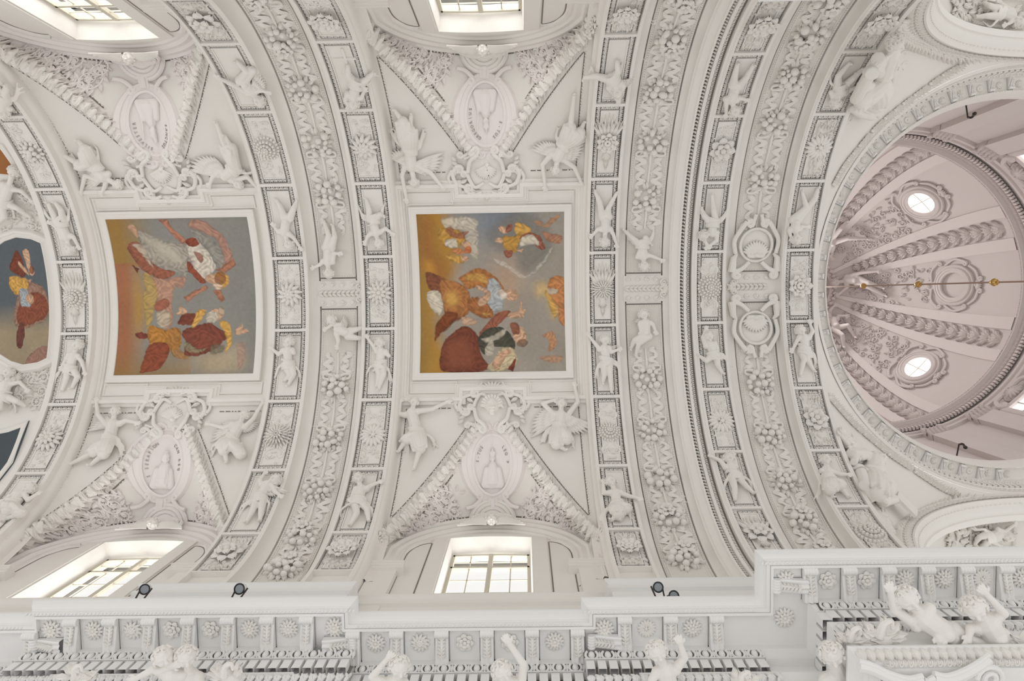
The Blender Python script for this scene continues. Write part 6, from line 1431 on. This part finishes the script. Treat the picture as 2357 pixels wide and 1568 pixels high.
for c8 in range(8):
    az=math.radians(22.5+45*c8)
    for q in (-1,1): drib(az,q*math.radians(4.3),q*math.radians(9.3),.07,'ceiling_rib')
    if math.cos(az)>0:
        m=MB(); mf=MB(); b=.5; k=0
        while b<DL-.9:
            r=float(np.interp(b,DOME.L,DOME.p[:,0])); sc_=.42+.58*r/5; fl=5./r
            for q in (-1,-.45,.45,1,0):
                V,F=leaf(.50*sc_,.17*sc_,.13,.10,5,2); V=xf((V,F),(0,0,0),q*.75)[0]; V=V*[fl,1,1]+[5*az,b,.01]; m.add(V,F,DOME)
            if k%2==0:
                for j in range(7): a_=j*.9; V,F=sphere((0,0,.07),(.06,.06,.06),7,5); mf.add(V*[fl*sc_,sc_,1]+[5*az+.11*fl*sc_*math.cos(a_),b+.30*sc_+.12*math.sin(a_)*sc_,0],F,DOME)
            b+=.46*sc_; k+=1
        dg_=round(math.degrees(az)); pos={22:'first below the chain',-22:'',338:'first above the chain',68:'lower edge',292:'upper edge',112:'second below',248:'second above'}
        names={22:'just below the hanging rod',338:'just above the hanging rod',68:'farthest down the photo',292:'farthest up the photo'}
        r=empty('dome_garland',loc=tuple(DOME.map([[5*az,4.,.05]])[0])); tag(r,'leaf and fruit garland between dome ribs, '+{22:'just below the hanging rod',337:'just above the hanging rod',67:'lowest in the photo',292:'highest in the photo'}.get(int(22.5+45*c8),names.get(round(22.5+45*c8),'hidden behind the arch')),'garland')
        child(m.build('leaves',ROSE),r); child(mf.build('fruit',ROSE),r)
# oculi in the dome panels
def oculus(az,b,blind,lab):
    r_=float(np.interp(b,DOME.L,DOME.p[:,0])); R=Rel(DOME,5*az,b,0.); R0=R.map
    class RO(Surf):
        def map(s,P): P=np.asarray(P,float).reshape(-1,3); x=P[:,0]*5./r_; return DOME.map(np.stack([5*az+x,b-P[:,1],P[:,2]],-1))
    R=RO(); root=empty('oculus' ,loc=tuple(R.map([[0,0,0]])[0])); tag(root,lab,'round window')
    m=MB(); t=np.linspace(0,2*PI,41)
    for rr_,h_,w_ in ((.52,.08,.05),(.62,.10,.06),(.74,.06,.05)): m.add(*tube(np.stack([rr_*np.cos(t),rr_*np.sin(t),0*t+h_],-1),w_,7,1,False),R)
    V=[];
    for a in t: V+=[[.5*math.cos(a),.5*math.sin(a),.0],[.5*math.cos(a),.5*math.sin(a),.14],[.62*math.cos(a),.62*math.sin(a),.14],[.8*math.cos(a),.8*math.sin(a),.02]]
    m.add(V,[quads(41,4)],R); child(m.build('ring',ROSE),root)
    m=MB()
    for q in (-1,1):
        volute(m,R,[(q*.15,-.88),(q*.6,-.85),(q*.92,-.55)],.05,q,.08,.05); volute(m,R,[(q*.8,-.3),(q*.98,.1),(q*.85,.5)],.05,q,.08,.05); volute(m,R,[(q*.7,.6),(q*.5,.85),(q*.2,.95)],.05,-q,.08,.05)
    shell(m,R,0,.86,.25,.05,up=1,n=9); child(m.build('scroll_border',ROSE),root)
    V=[[.5*math.cos(a),.5*math.sin(a),.015] for a in t]+[[0,0,.015]]; m=MB(); m.add(V,[np.array([[i,i+1,41] for i in range(40)])],R)
    child(m.build('blind_recess' if blind else 'lit_pane',ROSE if blind else LIT),root)
    if not blind:
        m=MB(); m.add(*box(-.5,.5,-.012,.012,.02,.035,4,1),R); m.add(*box(-.012,.012,-.5,.5,.02,.035,1,4),R); child(m.build('glazing_bars',SASH),root)
OB=float(np.interp(27.7,DOME.p[:,1],DOME.L))
oculus(0,OB,True,'blind round recess in scrolled border, behind the hanging rod'); oculus(PI/4,OB,False,'bright round window low in the dome, below the hanging rod'); oculus(-PI/4,OB,False,'bright round window in the dome, above the hanging rod')
# relief scrollwork between oculus and lantern, infants near the lantern
for c8,nm in ((0,'behind the hanging rod'),(1,'below the hanging rod'),(7,'above the hanging rod')):
    az=math.radians(45*c8); m=MB(); rg=np.random.default_rng(c8)
    for k in range(120):
        b=rg.uniform(OB+.9,DL-.7); r_=float(np.interp(b,DOME.L,DOME.p[:,0])); hw=r_*math.radians(22.5-10.5); x=rg.uniform(-hw,hw); s_=.6+.4*r_/4
        V,F=(xf(leaf(.24*s_,.11*s_,.07,.06,3,1),(0,0,0),rg.uniform(0,6.28)) if k%3 else tube([(p[0],p[1],.03) for p in spiral((0,0),.14*s_,.03,1.2,rg.uniform(0,6),rg.choice([-1,1]),12)],.025,5))
        m.add(V*[5./r_,1,1]+[5*(az)+x*5./r_,b,.0],F,DOME)
    o=m.build('scroll_relief',ROSE); tag(o,'dense leafy scroll relief in the dome panel %s'%nm,'relief')
def dfig(pts,g,lab,**k): figure(DOME,pts,lab,crop=e2,g=g,mat=ROSE,s=1.5,cloth=0,**k)
gD=(0.,DL-1.4)
dfig([(262,660),(340,645),(415,645),(350,690),(290,740),(450,590),(560,580),(490,690),(620,755),(500,660),(600,700)],(0.,DL-1.6),'infant relief beside the lantern ring, behind the hanging rod')
dfig([(160,490),(205,420),(240,360),(190,450),(230,480),(250,400),(230,470),(350,340),(490,345),(300,270),(340,220)],(-4.,DL-1.4),'infant relief beside the lantern ring, above the hanging rod')
dfig([(195,890),(245,930),(265,990),(220,860),(250,830),(280,900),(330,900),(310,1040),(320,1125),(350,970),(400,1055)],(4.,DL-1.4),'infant relief beside the lantern ring, below the hanging rod')
# lantern wreath
m=MB()
for row,(r,z) in enumerate(((1.28,30.62),(1.22,30.78),(1.16,30.95))):
    for k in range(34):
        a=2*PI*(k+.5*(row%2))/34; m.add(*sphere((XD+r*math.cos(a),r*math.sin(a),z),(.09,.09,.13),7,5))
o=m.build('lantern_wreath',ROSE2); tag(o,'twisted leaf wreath round the lantern opening at the dome top','wreath')
# hanging rod with brass balls
rod=empty('chandelier_rod',(XD,-.12,20)); tag(rod,'thin hanging rod with brass balls crossing the dome','rod')
HX,HY=on_z(2105,655,22.3)[:2]; HX=XD; HY=float(on_z(2105,655,22.3)[1])*1.0
m=MB(); m.add(*tube([(XD,HY,33),(XD,HY,11)],.022,8,1,True,(1,0,0))); child(m.build('rod',CABLE),rod)
for u in (1890,1981,2105,2277):
    z=CAM[2]+FP*XD/(u-1206.2); m=MB(); m.add(*sphere((XD,HY,z),(.10,.10,.085),14,9)); m.add(*sphere((XD,HY,z-.12),(.05,.05,.05),10,6)); m.add(*sphere((XD,HY,z+.12),(.05,.05,.05),10,6)); child(m.build('brass_ball',BRASS),rod)
# iron hooks on the drum pilasters
for (u,v),lab in (((2243,262),'small dark iron lamp hook on the drum, upper right'),((2222,1030),'small dark iron lamp hook on the drum, lower right')):
    P=on_z(u,v,19.0); d=nrm([XD-P[0],-P[1],0]); m=MB(); sg=1 if v<600 else -1
    m.add(*tube(smoothpath([P-d*.0+np.array([0,0,.5])*0,P+d*.06+np.array([0,0,.12]),P+d*.02+np.array([0,0,.26])],8),.028,6)); m.add(*sphere(P,(.05,.05,.06),8,6)); m.add(*tube([P+d*.02+np.array([0,0,.26]),P-d*1.0+np.array([0,0,.3])],.02,6)); o=m.build('iron_hook',BRONZE); tag(o,lab,'hook')
# ============================================================ PENDENTIVES AND SIDE ARCHES
def branch_run(S,pts,name,lab,size=.34,mat=None):
    P=smoothpath([(a,b,0) for a,b in pts],60)[:,:2]; W=S.map(np.c_[P,0*P[:,0]]); L=np.concatenate([[0],np.cumsum(np.linalg.norm(np.diff(W,axis=0),axis=1))]); m=MB(); d=0.
    while d<L[-1]:
        i=int(np.searchsorted(L,d)); i=min(max(i,1),len(P)-1); c=W[i]; t=nrm(W[i]-W[i-1]); n=S.n(P[i:i+1,0],P[i:i+1,1],W[i:i+1])[0]; q=np.cross(n,t)
        for a_ in (-1.,-.5,0,.5,1.):
            V,F=leaf(size*.75,size*.26,.07,.09,4,2); dd=t*math.cos(a_)+q*math.sin(a_); pp=np.cross(n,dd); m.add(c+np.outer(V[:,1],dd)+np.outer(V[:,0],pp)+np.outer(V[:,2]+.03,n),F)
        for j in (-1,1): m.add(*sphere(c+q*j*.05+n*.05,(.045,.045,.045),6,4))
        d+=size*.62
    o=m.build(name,mat or STUCCO); tag(o,lab,'garland'); return o
for qy,wn in ((-1,'upper'),(1,'lower')):
    S=Pend(-1,qy)
    # swirling low cloud relief on the pendentive ground
    m=MB(); rg=np.random.default_rng(3+qy)
    for k in range(80):
        z=rg.uniform(14.6,16.7); a=rg.uniform(.7,4.0); 
        V,F=tube([(p[0],p[1],.0) for p in spiral((0,0),rg.uniform(.1,.22),.03,rg.uniform(.5,1.0),rg.uniform(0,6),rg.choice([-1,1]),10)],.045,5,.5)
        rho=math.sqrt(7.14**2-((z-ZC)/K)**2); lo=math.acos(5.05/rho); hi=math.asin(5.05/rho); wd=max(.3,(hi-lo)*rho); m.add(V*[5/wd,1,1]+[a,z,0],F,S)
    o=m.build('cloud_relief',WHITE); tag(o,'low swirling cloud relief on the %s pendentive'%wn,'relief')
    for s_,(r,yy,nm,un,p) in enumerate(((4.88,5.0,'trim_32',border_unit(.17),.17),(4.67,5.13,'trim_33',cat_([sphere((0,0,0),(.05,.02,.02),6,4)]),.13))):
        m=MB()
        class AS(Surf):
            def f(s,a,b): a=np.asarray(a,float);b=np.asarray(b,float); t=a/r; return np.stack([XD+(r+b)*np.sin(t),qy*yy+0*a,ZC+K*(r+b)*np.cos(t)],-1)
            def n(s,a,b,p=None): t=a/r; return nrm_rows(np.stack([-.4*np.sin(t),0*t-qy*1.,-.4*np.cos(t)],-1))
        A_=AS()
        for k in range(int(-PI/2*r/p),2): m.add(*xf(un,(k*p,0,0)),A_)
        struct(m.build(nm,STUCCO))
# ============================================================ PENDENTIVE SAINTS, TRANSEPT RELIEFS
def pxs(S,crop,pts,g,h=.03):
    out=[];gg=g
    for a,b in pts: r=S.inv(crop[0]+a*crop[2],crop[1]+b*crop[2],h,gg); out.append(tuple(r)); gg=tuple(r)
    return out
PU,PL=Pend(-1,-1),Pend(-1,1)
branch_run(PU,pxs(PU,e1,[(830,150),(860,250),(960,300),(1080,345),(1220,385),(1380,375),(1500,360)],(4.,15.5)),'leaf_branch','curling leaf branches beside the side arch, upper pendentive',.30)
branch_run(PL,pxs(PL,e3,[(1070,1380),(1180,1300),(1320,1200),(1480,1130),(1640,1080),(1850,1090)],(4.,15.5)),'leaf_branch','curling leaf branches beside the side arch, lower pendentive',.30)
branch_run(PU,pxs(PU,e1,[(350,1300),(420,1170),(520,1040),(660,880),(800,760),(960,640),(1130,520),(1240,460)],(1.,17.)),'leaf_branch','thin leaf branch under the dome ring, upper pendentive',.17)
branch_run(PL,pxs(PL,e3,[(410,110),(520,240),(640,370),(800,510),(960,640),(1200,800),(1450,960),(1560,1000)],(1.,17.)),'leaf_branch','thin leaf branch under the dome ring, lower pendentive',.17)
def drape(S,crop,loops,g,label_parent,s=1.):
    L=[]
    for pts,r in loops:
        P=pxs(S,crop,pts,g,.25); Q=smoothpath([S.map([[a,b,.22]])[0] for a,b in P],14); L.append(tube(Q,r*np.ones(len(Q)),8,1,True,(0,0,1)))
    V,F=cat_(L); o=remesh((V,F),.022,3,'drapery',STUCCO,tuple(np.mean(V,0))); child(o,label_parent)
f=figure(PU,[(770,275),(735,370),(660,560),(690,420),(630,470),(790,450),(760,520),(560,700),(520,790),(680,700),(650,790)],'seated draped saint with cloak on the upper pendentive',name='saint_figure',cat_name='statue',crop=e1,g=(1.8,15.6),adult=True,s=1.5,cloth=2,hair_long=True,thick=1.2)
drape(PU,e1,[([(740,360),(700,420),(600,480),(560,560),(520,700)],.12),([(700,440),(640,470),(700,520),(700,600)],.13),([(600,520),(660,560),(710,600),(690,680)],.12),([(570,600),(640,620),(700,680),(650,800)],.13),([(560,660),(600,720),(680,760)],.13),([(770,480),(770,560),(730,620)],.09),([(500,760),(560,800),(640,820)],.08)],(1.8,15.6),f)
f=figure(PL,[(885,690),(830,720),(800,850),(720,680),(650,620),(900,780),(960,850),(940,960),(960,1080),(860,1000),(880,1080)],'seated bearded saint in wide drapery with a book on the lower pendentive',name='saint_figure',cat_name='statue',crop=e3,g=(1.8,15.6),adult=True,s=1.5,cloth=2,hair_long=True,thick=1.2)
drape(PL,e3,[([(760,640),(700,640),(640,640)],.13),([(840,650),(830,740),(780,800)],.13),([(740,800),(860,880),(1000,960)],.12),([(740,860),(860,930),(980,1000)],.12),([(750,920),(840,980),(940,1040)],.12),([(720,800),(780,950),(860,1060)],.12),([(930,1080),(980,1060),(1040,1050)],.10),([(640,560),(680,640),(660,720)],.08)],(1.8,15.6),f)
P=PL.frame(*PL.inv(e3[0]+1110*e3[2],e3[1]+1110*e3[2],.25,(2.5,15)),.25,rot=.35); bk=empty('open_book',M=P); tag(bk,'closed book lying beside the saint on the lower pendentive','book')
V,F=box(-.26,.26,-.17,.17,0,.07); raw('cover',(V,F),WHITE,False).parent=bk; V,F=box(-.25,.25,-.16,.16,.015,.055); V=V*[1.02,1.03,1]; raw('pages',(V,F),PINK,False).parent=bk
figure(PL,[(540,450),(580,530),(640,600),(560,520),(530,480),(640,520),(640,500),(650,680),(620,700),(690,690),(680,730)],'small draped attendant behind the saint, lower pendentive',name='attendant_figure',cat_name='statue',crop=e3,g=(.8,16.2),adult=True,s=1.0,cloth=1)
class Tr(Surf):
    def __init__(s,qy): s.qy=qy; s.g0=(-2.,qy*6.)
    def f(s,a,b): a=np.asarray(a,float); b=np.asarray(b,float)+0*a; t=a/4.72; return np.stack([XD+4.72*np.sin(t),b,ZC+K*4.72*np.cos(t)],-1)
    def n(s,a,b,p=None): t=np.asarray(a,float)/4.72; return nrm_rows(np.stack([-np.sin(t),0*t,-np.cos(t)],-1))
for qy,wn,cr,pt in ((-1,'upper',e1,[(1330,0),(1680,0),(1680,190),(1330,150)]),(1,'lower',e3,[(1700,1380),(2090,1260),(2090,1500),(1700,1500)])):
    T_=Tr(qy); q=pxs(T_,cr,pt,(-2.,qy*6.2),.02); A=np.array(q); a0_,a1_=A[:,0].min(),A[:,0].max(); b0_,b1_=A[:,1].min(),A[:,1].max()
    a1_=min(a1_,a0_+1.6); b1_,b0_=(b1_,max(b0_,b1_-1.6)) if qy<0 else (min(b1_,b0_+1.6),b0_)
    r=empty('coffer',loc=tuple(T_.map([[(a0_+a1_)/2,(b0_+b1_)/2,.03]])[0])); tag(r,'greyish relief panel on the transept arch at the %s right corner'%wn,'panel')
    m=MB(); 
    for p_,q_ in (((a0_,b0_),(a1_,b0_)),((a1_,b0_),(a1_,b1_)),((a1_,b1_),(a0_,b1_)),((a0_,b1_),(a0_,b0_))): border_run(m,T_,p_,q_,.03)
    child(m.build('leaf_border',WARM),r); m=MB(); scatter_leaves(m,T_,a0_-.7,a0_-.12,b0_,b1_,50,.2,.01,5); scatter_leaves(m,T_,a0_+.15,a1_-.1,b0_+.15,b1_-.15,26,.2,.01,8); child(m.build('foliage_relief',WARM),r)
figure(Tr(-1),[(1640,150),(1590,110),(1500,90),(1570,60),(1520,20),(1600,150),(1560,170),(1420,110),(1340,120),(1440,40),(1400,20)],'reclining infant relief on the transept arch, top right corner',crop=e1,g=(-2,-6.2),cloth=1,mat=WARM,s=1.0)
figure(Tr(1),[(2040,1400),(1950,1370),(1850,1400),(2010,1350),(2090,1290),(1900,1440),(1960,1470),(1780,1400),(1740,1460),(1830,1470),(1780,1500)],'infant relief on the transept arch, lower right corner',crop=e3,g=(-2,6.2),cloth=1,mat=WARM,s=1.0)
# ============================================================ SCULPTURES IN FRONT OF THE NEAR ENTABLATURE
GP=Plane((0,0,9.42),(1,0,0),(0,1,0))
def near(pts,crop,label,g,**k): figure(GP,pts,label,name='cherub_statue',crop=crop,g=g,cat_name='cherub statue',voxel=.0085,face_view=True,**k)
H0=[.12,.04,.0,.08,.12,.08,.12,.05,.0,.05,.0]
near([(1225,790),(1310,960),(1330,1130),(1180,1040),(1150,1130),(1475,840),(1435,720),(1280,1250),(1280,1350),(1400,1260),(1400,1350)],e5,'curly haired cherub statue at the bottom edge, hand raised to a bracket',(1.5,4.4),cloth=0,hts=H0)
near([(1075,795),(1040,920),(1040,1040),(865,870),(980,735),(1150,950),(1190,1000),(1000,1120),(1000,1200),(1080,1120),(1080,1200)],e6,'cherub statue at the bottom edge seen from behind, left arm bent up',(-1.4,4.4),cloth=0,hts=H0,look=.5)
near([(1875,830),(1950,940),(1950,1060),(1850,960),(1820,1010),(2035,770),(1925,610),(1920,1150),(1920,1250),(1990,1150),(1990,1250)],e6,'cherub statue with one arm stretched straight up over a rosette',(-.2,4.4),cloth=0,hts=H0)
near([(1270,720),(1340,850),(1340,980),(1190,810),(1060,880),(1230,830),(1330,790),(1300,1080),(1300,1180),(1400,1080),(1400,1180)],e7,'cherub statue resting its head on crossed arms, bottom left',(-4.7,4.4),cloth=0,hts=H0)
near([(1445,720),(1470,870),(1480,1000),(1400,830),(1360,800),(1560,930),(1600,1000),(1450,1100),(1450,1200),(1530,1100),(1530,1200)],e7,'cherub head with dense curls close behind its crossed-arm companion',(-4.2,4.4),cloth=0,hts=[.06,-.04,-.08,.0,.0,.0,.0,.0,.0,.0,.0])
GQ=Plane((0,0,9.35),(1,0,0),(0,1,0))
figure(GQ,[(1390,500),(1520,650),(1730,800),(1290,590),(1255,450),(1600,730),(1640,800),(1930,850),(2090,880),(1880,890),(2050,905)],'lying cherub statue in the lower right corner, one arm raised beside its head',name='cherub_statue',crop=e4,g=(4.5,3.8),cat_name='cherub statue',cloth=0,s=1.12,voxel=.009,thick=1.1,hts=H0,face_view=True,look=.2)
figure(GQ,[(1945,580),(2050,700),(2120,830),(1915,740),(1900,810),(2190,620),(2045,460),(2190,910),(2290,900),(2120,920),(2200,930)],'cherub statue leaning back at lower right with an arm behind its head',name='cherub_statue',crop=e4,g=(5.3,3.8),cat_name='cherub statue',cloth=0,s=1.1,voxel=.009,thick=1.1,hts=H0,face_view=True,look=-.3)
def bust(S,crop,hd,ch,label,g,r,beard=False,hat=False):
    h=S.map([[*S.inv(crop[0]+hd[0]*crop[2],crop[1]+hd[1]*crop[2],.15,g),.15]])[0]; c=S.map([[*S.inv(crop[0]+ch[0]*crop[2],crop[1]+ch[1]*crop[2],.0,g),.0]])[0]
    nn=np.array([0,0,-1.]); up=nrm(h-c); sd=nrm(np.cross(up,nn)); root=empty('sculpted_head',loc=tuple(h)); tag(root,label,'bust')
    L=head_parts(h,up,nrm(CAM-h)+up*.1,r)+[capsule(c,h,.1,.06),capsule(c-sd*.15,c+sd*.15,.1,.1)]
    child(remesh(cat_(L),.008,2,'head',STUCCO,tuple(h)),root); V,F=hair_parts(h,up,nrm(CAM-h)+up*.1,r,int(r*1000),True); child(mesh_obj('hair',V,F,STUCCO,True,origin=tuple(h)),root)
    if beard:
        Lb=[tube([h-up*r*.5+sd*r*q*.35+nn*r*.7,h-up*r*1.1+sd*r*q*.4+nn*r*.8,h-up*r*1.5+sd*r*q*.2+nn*r*.6],[.035,.04,.012],6) for q in (-1.5,-.8,0,.8,1.5)]; V,F=cat_(Lb); child(mesh_obj('beard',V,F,STUCCO,True,origin=tuple(h)),root)
bust(GQ,e4,(770,960),(830,1130),'long haired sculpted head at the left corner of the altar cornice',(3.6,4.),.125)
bust(GQ,e4,(1525,1020),(1560,1170),'bearded sculpted head between two curved volutes, lower right',(4.6,4.2),.115,beard=True)
def trophy(crop,x,y,label,g,s,seed):
    ab=GQ.inv(crop[0]+x*crop[2],crop[1]+y*crop[2],.0,g); R=Rel(GQ,ab[0],ab[1],0.); rg=np.random.default_rng(seed); root=empty('feather_trophy',loc=tuple(R.map([[0,0,0]])[0])); tag(root,label,'ornament')
    m=MB(); 
    for k in range(16): m.add(*xf(leaf(rg.uniform(.16,.3)*s,.1*s,.06,.08,5,2),(rg.uniform(-.1,.1)*s,rg.uniform(-.03,.06),rg.uniform(0,.05)),PI+rg.uniform(-1.6,1.6)),R)
    child(m.build('leaves',STUCCO),root); m=MB(); m.add(*sphere((0,.05*s,.0),(.13*s,.11*s,.10*s),12,7),R); P=smoothpath([(-.05*s,-.02,.08),(-.02,-.16*s,.1),(.06*s,-.2*s,.1),(.08*s,-.12*s,.1)],12); m.add(*tube(P,np.linspace(.05*s,.02*s,len(P)),7),R); child(m.build('crest',STUCCO),root)
trophy(e7,640,850,'spiky leaf crest at the bottom edge, left of the crossed-arm cherubs',(-6,4.4),.8,1); trophy(e7,1790,850,'curled helmet like crest at the bottom edge, right of the crossed-arm cherubs',(-3,4.4),.9,2)
trophy(e4,1170,800,'helmet like crest with leaves, left of the lying cherub',(4,3.9),1.1,3); trophy(e4,920,830,'flower and leaf spray above the altar cornice corner',(3.8,3.9),.9,4); trophy(e4,2320,850,'curled plume at the right edge behind the leaning cherub',(6,3.9),.9,5); trophy(e5,1990,1050,'round leafy crest at the bottom edge right of the curly cherub',(2.3,4.4),.8,6)
# altar cornice with leaf moulding, volutes
alt=empty('altar_cornice',(5.5,4,9.1)); tag(alt,'leaf carved cornice with curved pediment volutes in the bottom right corner','cornice')
ya=float(on_z(2100,1488,9.12)[1]); xa=float(on_z(1951,1500,9.12)[0]); 
m=MB(); m.add(*sweep([(xa,ya+.9),(xa,ya),(9,ya)],[(.3,9.16),(0,9.15),(0,9.12),(.015,9.11),(.10,8.98),(.10,8.95),(.14,8.94),(.14,8.90),(1.3,8.90),(1.3,8.2)],left=1),WORLD); child(m.build('moulding',COOL),alt)
class AltS(Surf):
    def f(s,a,b): a=np.asarray(a,float);b=np.asarray(b,float); return np.stack([a,ya+.06+b*.6,9.05-b*.8],-1)
    def n(s,a,b,p=None): return np.stack([0*a,0*a-.8,0*a-.6],-1)
m=MB()
for k in range(28): m.add(*xf(LF,(xa+.12+k*.10,-.08,.0),0,1.2),AltS()); m.add(*xf(leaf(.14,.05,.03,.03,4),(xa+.17+k*.10,.05,.0),2.6),AltS())
child(m.build('leaf_moulding',STUCCO),alt)
yb=float(on_z(2100,1530,8.9)[1]); m=MB(); border_run(m,Plane((0,0,8.9),(1,0,0),(0,1,0)),(xa+.35,yb),(7.2,yb),.0); border_run(m,Plane((0,0,8.9),(1,0,0),(0,1,0)),(xa+.35,yb+.9),(xa+.35,yb),.0); child(m.build('leaf_moulding',STUCCO),alt)
def zpt(a,b,z,crop=e4): return on_z(crop[0]+a*crop[2],crop[1]+b*crop[2],z)
for q,pts in ((0,[(990,1050),(1100,1080),(1250,1150),(1400,1190),(1520,1170)]),(1,[(2070,990),(1980,1060),(1850,1130),(1720,1170),(1610,1150)])):
    m=MB()
    for off,rr_ in ((0,.055),(.035,.03),(-.05,.03)):
        P=smoothpath([zpt(a,b,8.82)+np.array([0,off,-.02*abs(off)]) for a,b in pts],22); m.add(*tube(P,rr_,8,1,True,(0,0,1)))
    e=zpt(*pts[-1],8.82); S_=spiral((e[0],e[1]+.09),.10,.02,1.5,-PI/2,1 if q==0 else -1,20); S_[:,2]=8.80; m.add(*tube(S_,.035,7))
    child(m.build('volute',COOL),alt)
P=spiral(zpt(2090,1160,8.8)[:2],.16,.04,1.6,PI,1,24); P[:,2]=8.8; m=MB(); m.add(*tube(P,.03,7)); child(m.build('volute',COOL),alt)
# ============================================================ SPOTLIGHTS ON THE CORNICE
def spot(u,v,z,label,s=1.,tall=.14,dirv=(0,-.35,-1)):
    c=on_z(u,v,z); d=nrm(dirv); root=empty('spotlight',loc=tuple(c)); tag(root,label,'spotlight')
    bk=c-d*tall; m=MB(); m.add(*tube([bk,bk+d*.02,c-d*.02,c],[.045*s,.06*s,.068*s,.068*s],18,1,True,(1,0,0))); child(m.build('housing',COOL),root)
    m=MB(); t=np.linspace(0,2*PI,25); a_=nrm(np.cross(d,[1,0,0])); b_=np.cross(d,a_); ring=[c+d*.004+(a_*math.cos(q)+b_*math.sin(q))*.064*s for q in t]
    V,F=tube(ring,.010*s,6,1,False,tuple(d)); m.add(V,F); child(m.build('rim',BLACKM),root)
    m=MB(); V=np.array([c+d*.002+(a_*math.cos(q)+b_*math.sin(q))*.058*s for q in t]+[c+d*.002]); m.add(V,[np.array([[i,i+1,25] for i in range(24)])]); child(m.build('lens',LENS,smooth=False),root)
    m=MB(); f0=np.array([c[0],c[1]+.10,10.42]); 
    for q in (-1,1): m.add(*tube([f0+[q*.05,0,0],(c-d*tall*.6)+np.array([q*.075*s,0,0])],.012,6))
    m.add(*box(f0[0]-.06,f0[0]+.06,f0[1]-.04,f0[1]+.04,10.42,10.44)); child(m.build('bracket',BRONZE),root)
spot(333,1357,10.62,'small round spotlight on the cornice, leftmost of the four',dirv=(.25,-.3,-1)); spot(551,1356,10.64,'round spotlight on the cornice between left and middle windows',1.05)
spot(1515,1352,10.66,'taller spotlight with grey lens on the cornice, right of the middle window',1.0,.2); spot(1551,1372,10.5,'half hidden low spotlight just right of the taller one',1.0,.08)

# ============================================================ LEFT EDGE: STUCCO ROUND THE SCALLOPED FRESCO
for nm,pts,lab in (('u',[(20,430),(60,455),(90,480),(30,500),(75,520),(8,470),(48,415),(20,540)],'tangle of stucco leaves and scrolls above the scalloped fresco, left edge'),('l',[(30,860),(75,875),(95,900),(40,920),(85,925),(60,850),(10,890),(100,870)],'tangle of stucco leaves and scrolls below the scalloped fresco, left edge')):
    m=MB(); rg=np.random.default_rng(len(nm)+ord(nm[0]))
    for k,(u,v) in enumerate(pts):
        a,b=VS.inv(u,v,.03,(-11.5,-1.5 if nm=='u' else 1.5)); acanthus_scroll(m,VS,a,b,.15,1 if k%2 else -1,k*1.3,.0,9)
        for j in range(6): m.add(*xf(leaf(.2,.08,.06,.05,4,2),(a+rg.uniform(-.15,.15),b+rg.uniform(-.15,.15),.0),rg.uniform(0,6.28)),VS)
    o=m.build('scroll_relief',STUCCO); tag(o,lab,'relief')
figure(VS,[(20,858),(15,885),(10,915),(45,880),(60,895),(-10,890),(-25,900),(40,925),(60,935),(0,940),(-20,950)],'white infant figure cut off by the left edge, under the scalloped fresco',g=(-12,1.8),base=.0,wing=[((60,860),6)])
figure(VS,[(30,395),(20,430),(10,465),(50,440),(70,460),(-5,440),(-20,460),(40,480),(70,500),(10,500),(-10,520)],'white infant figure cut off by the left edge, above the scalloped fresco',g=(-12,-1.8),base=.0)
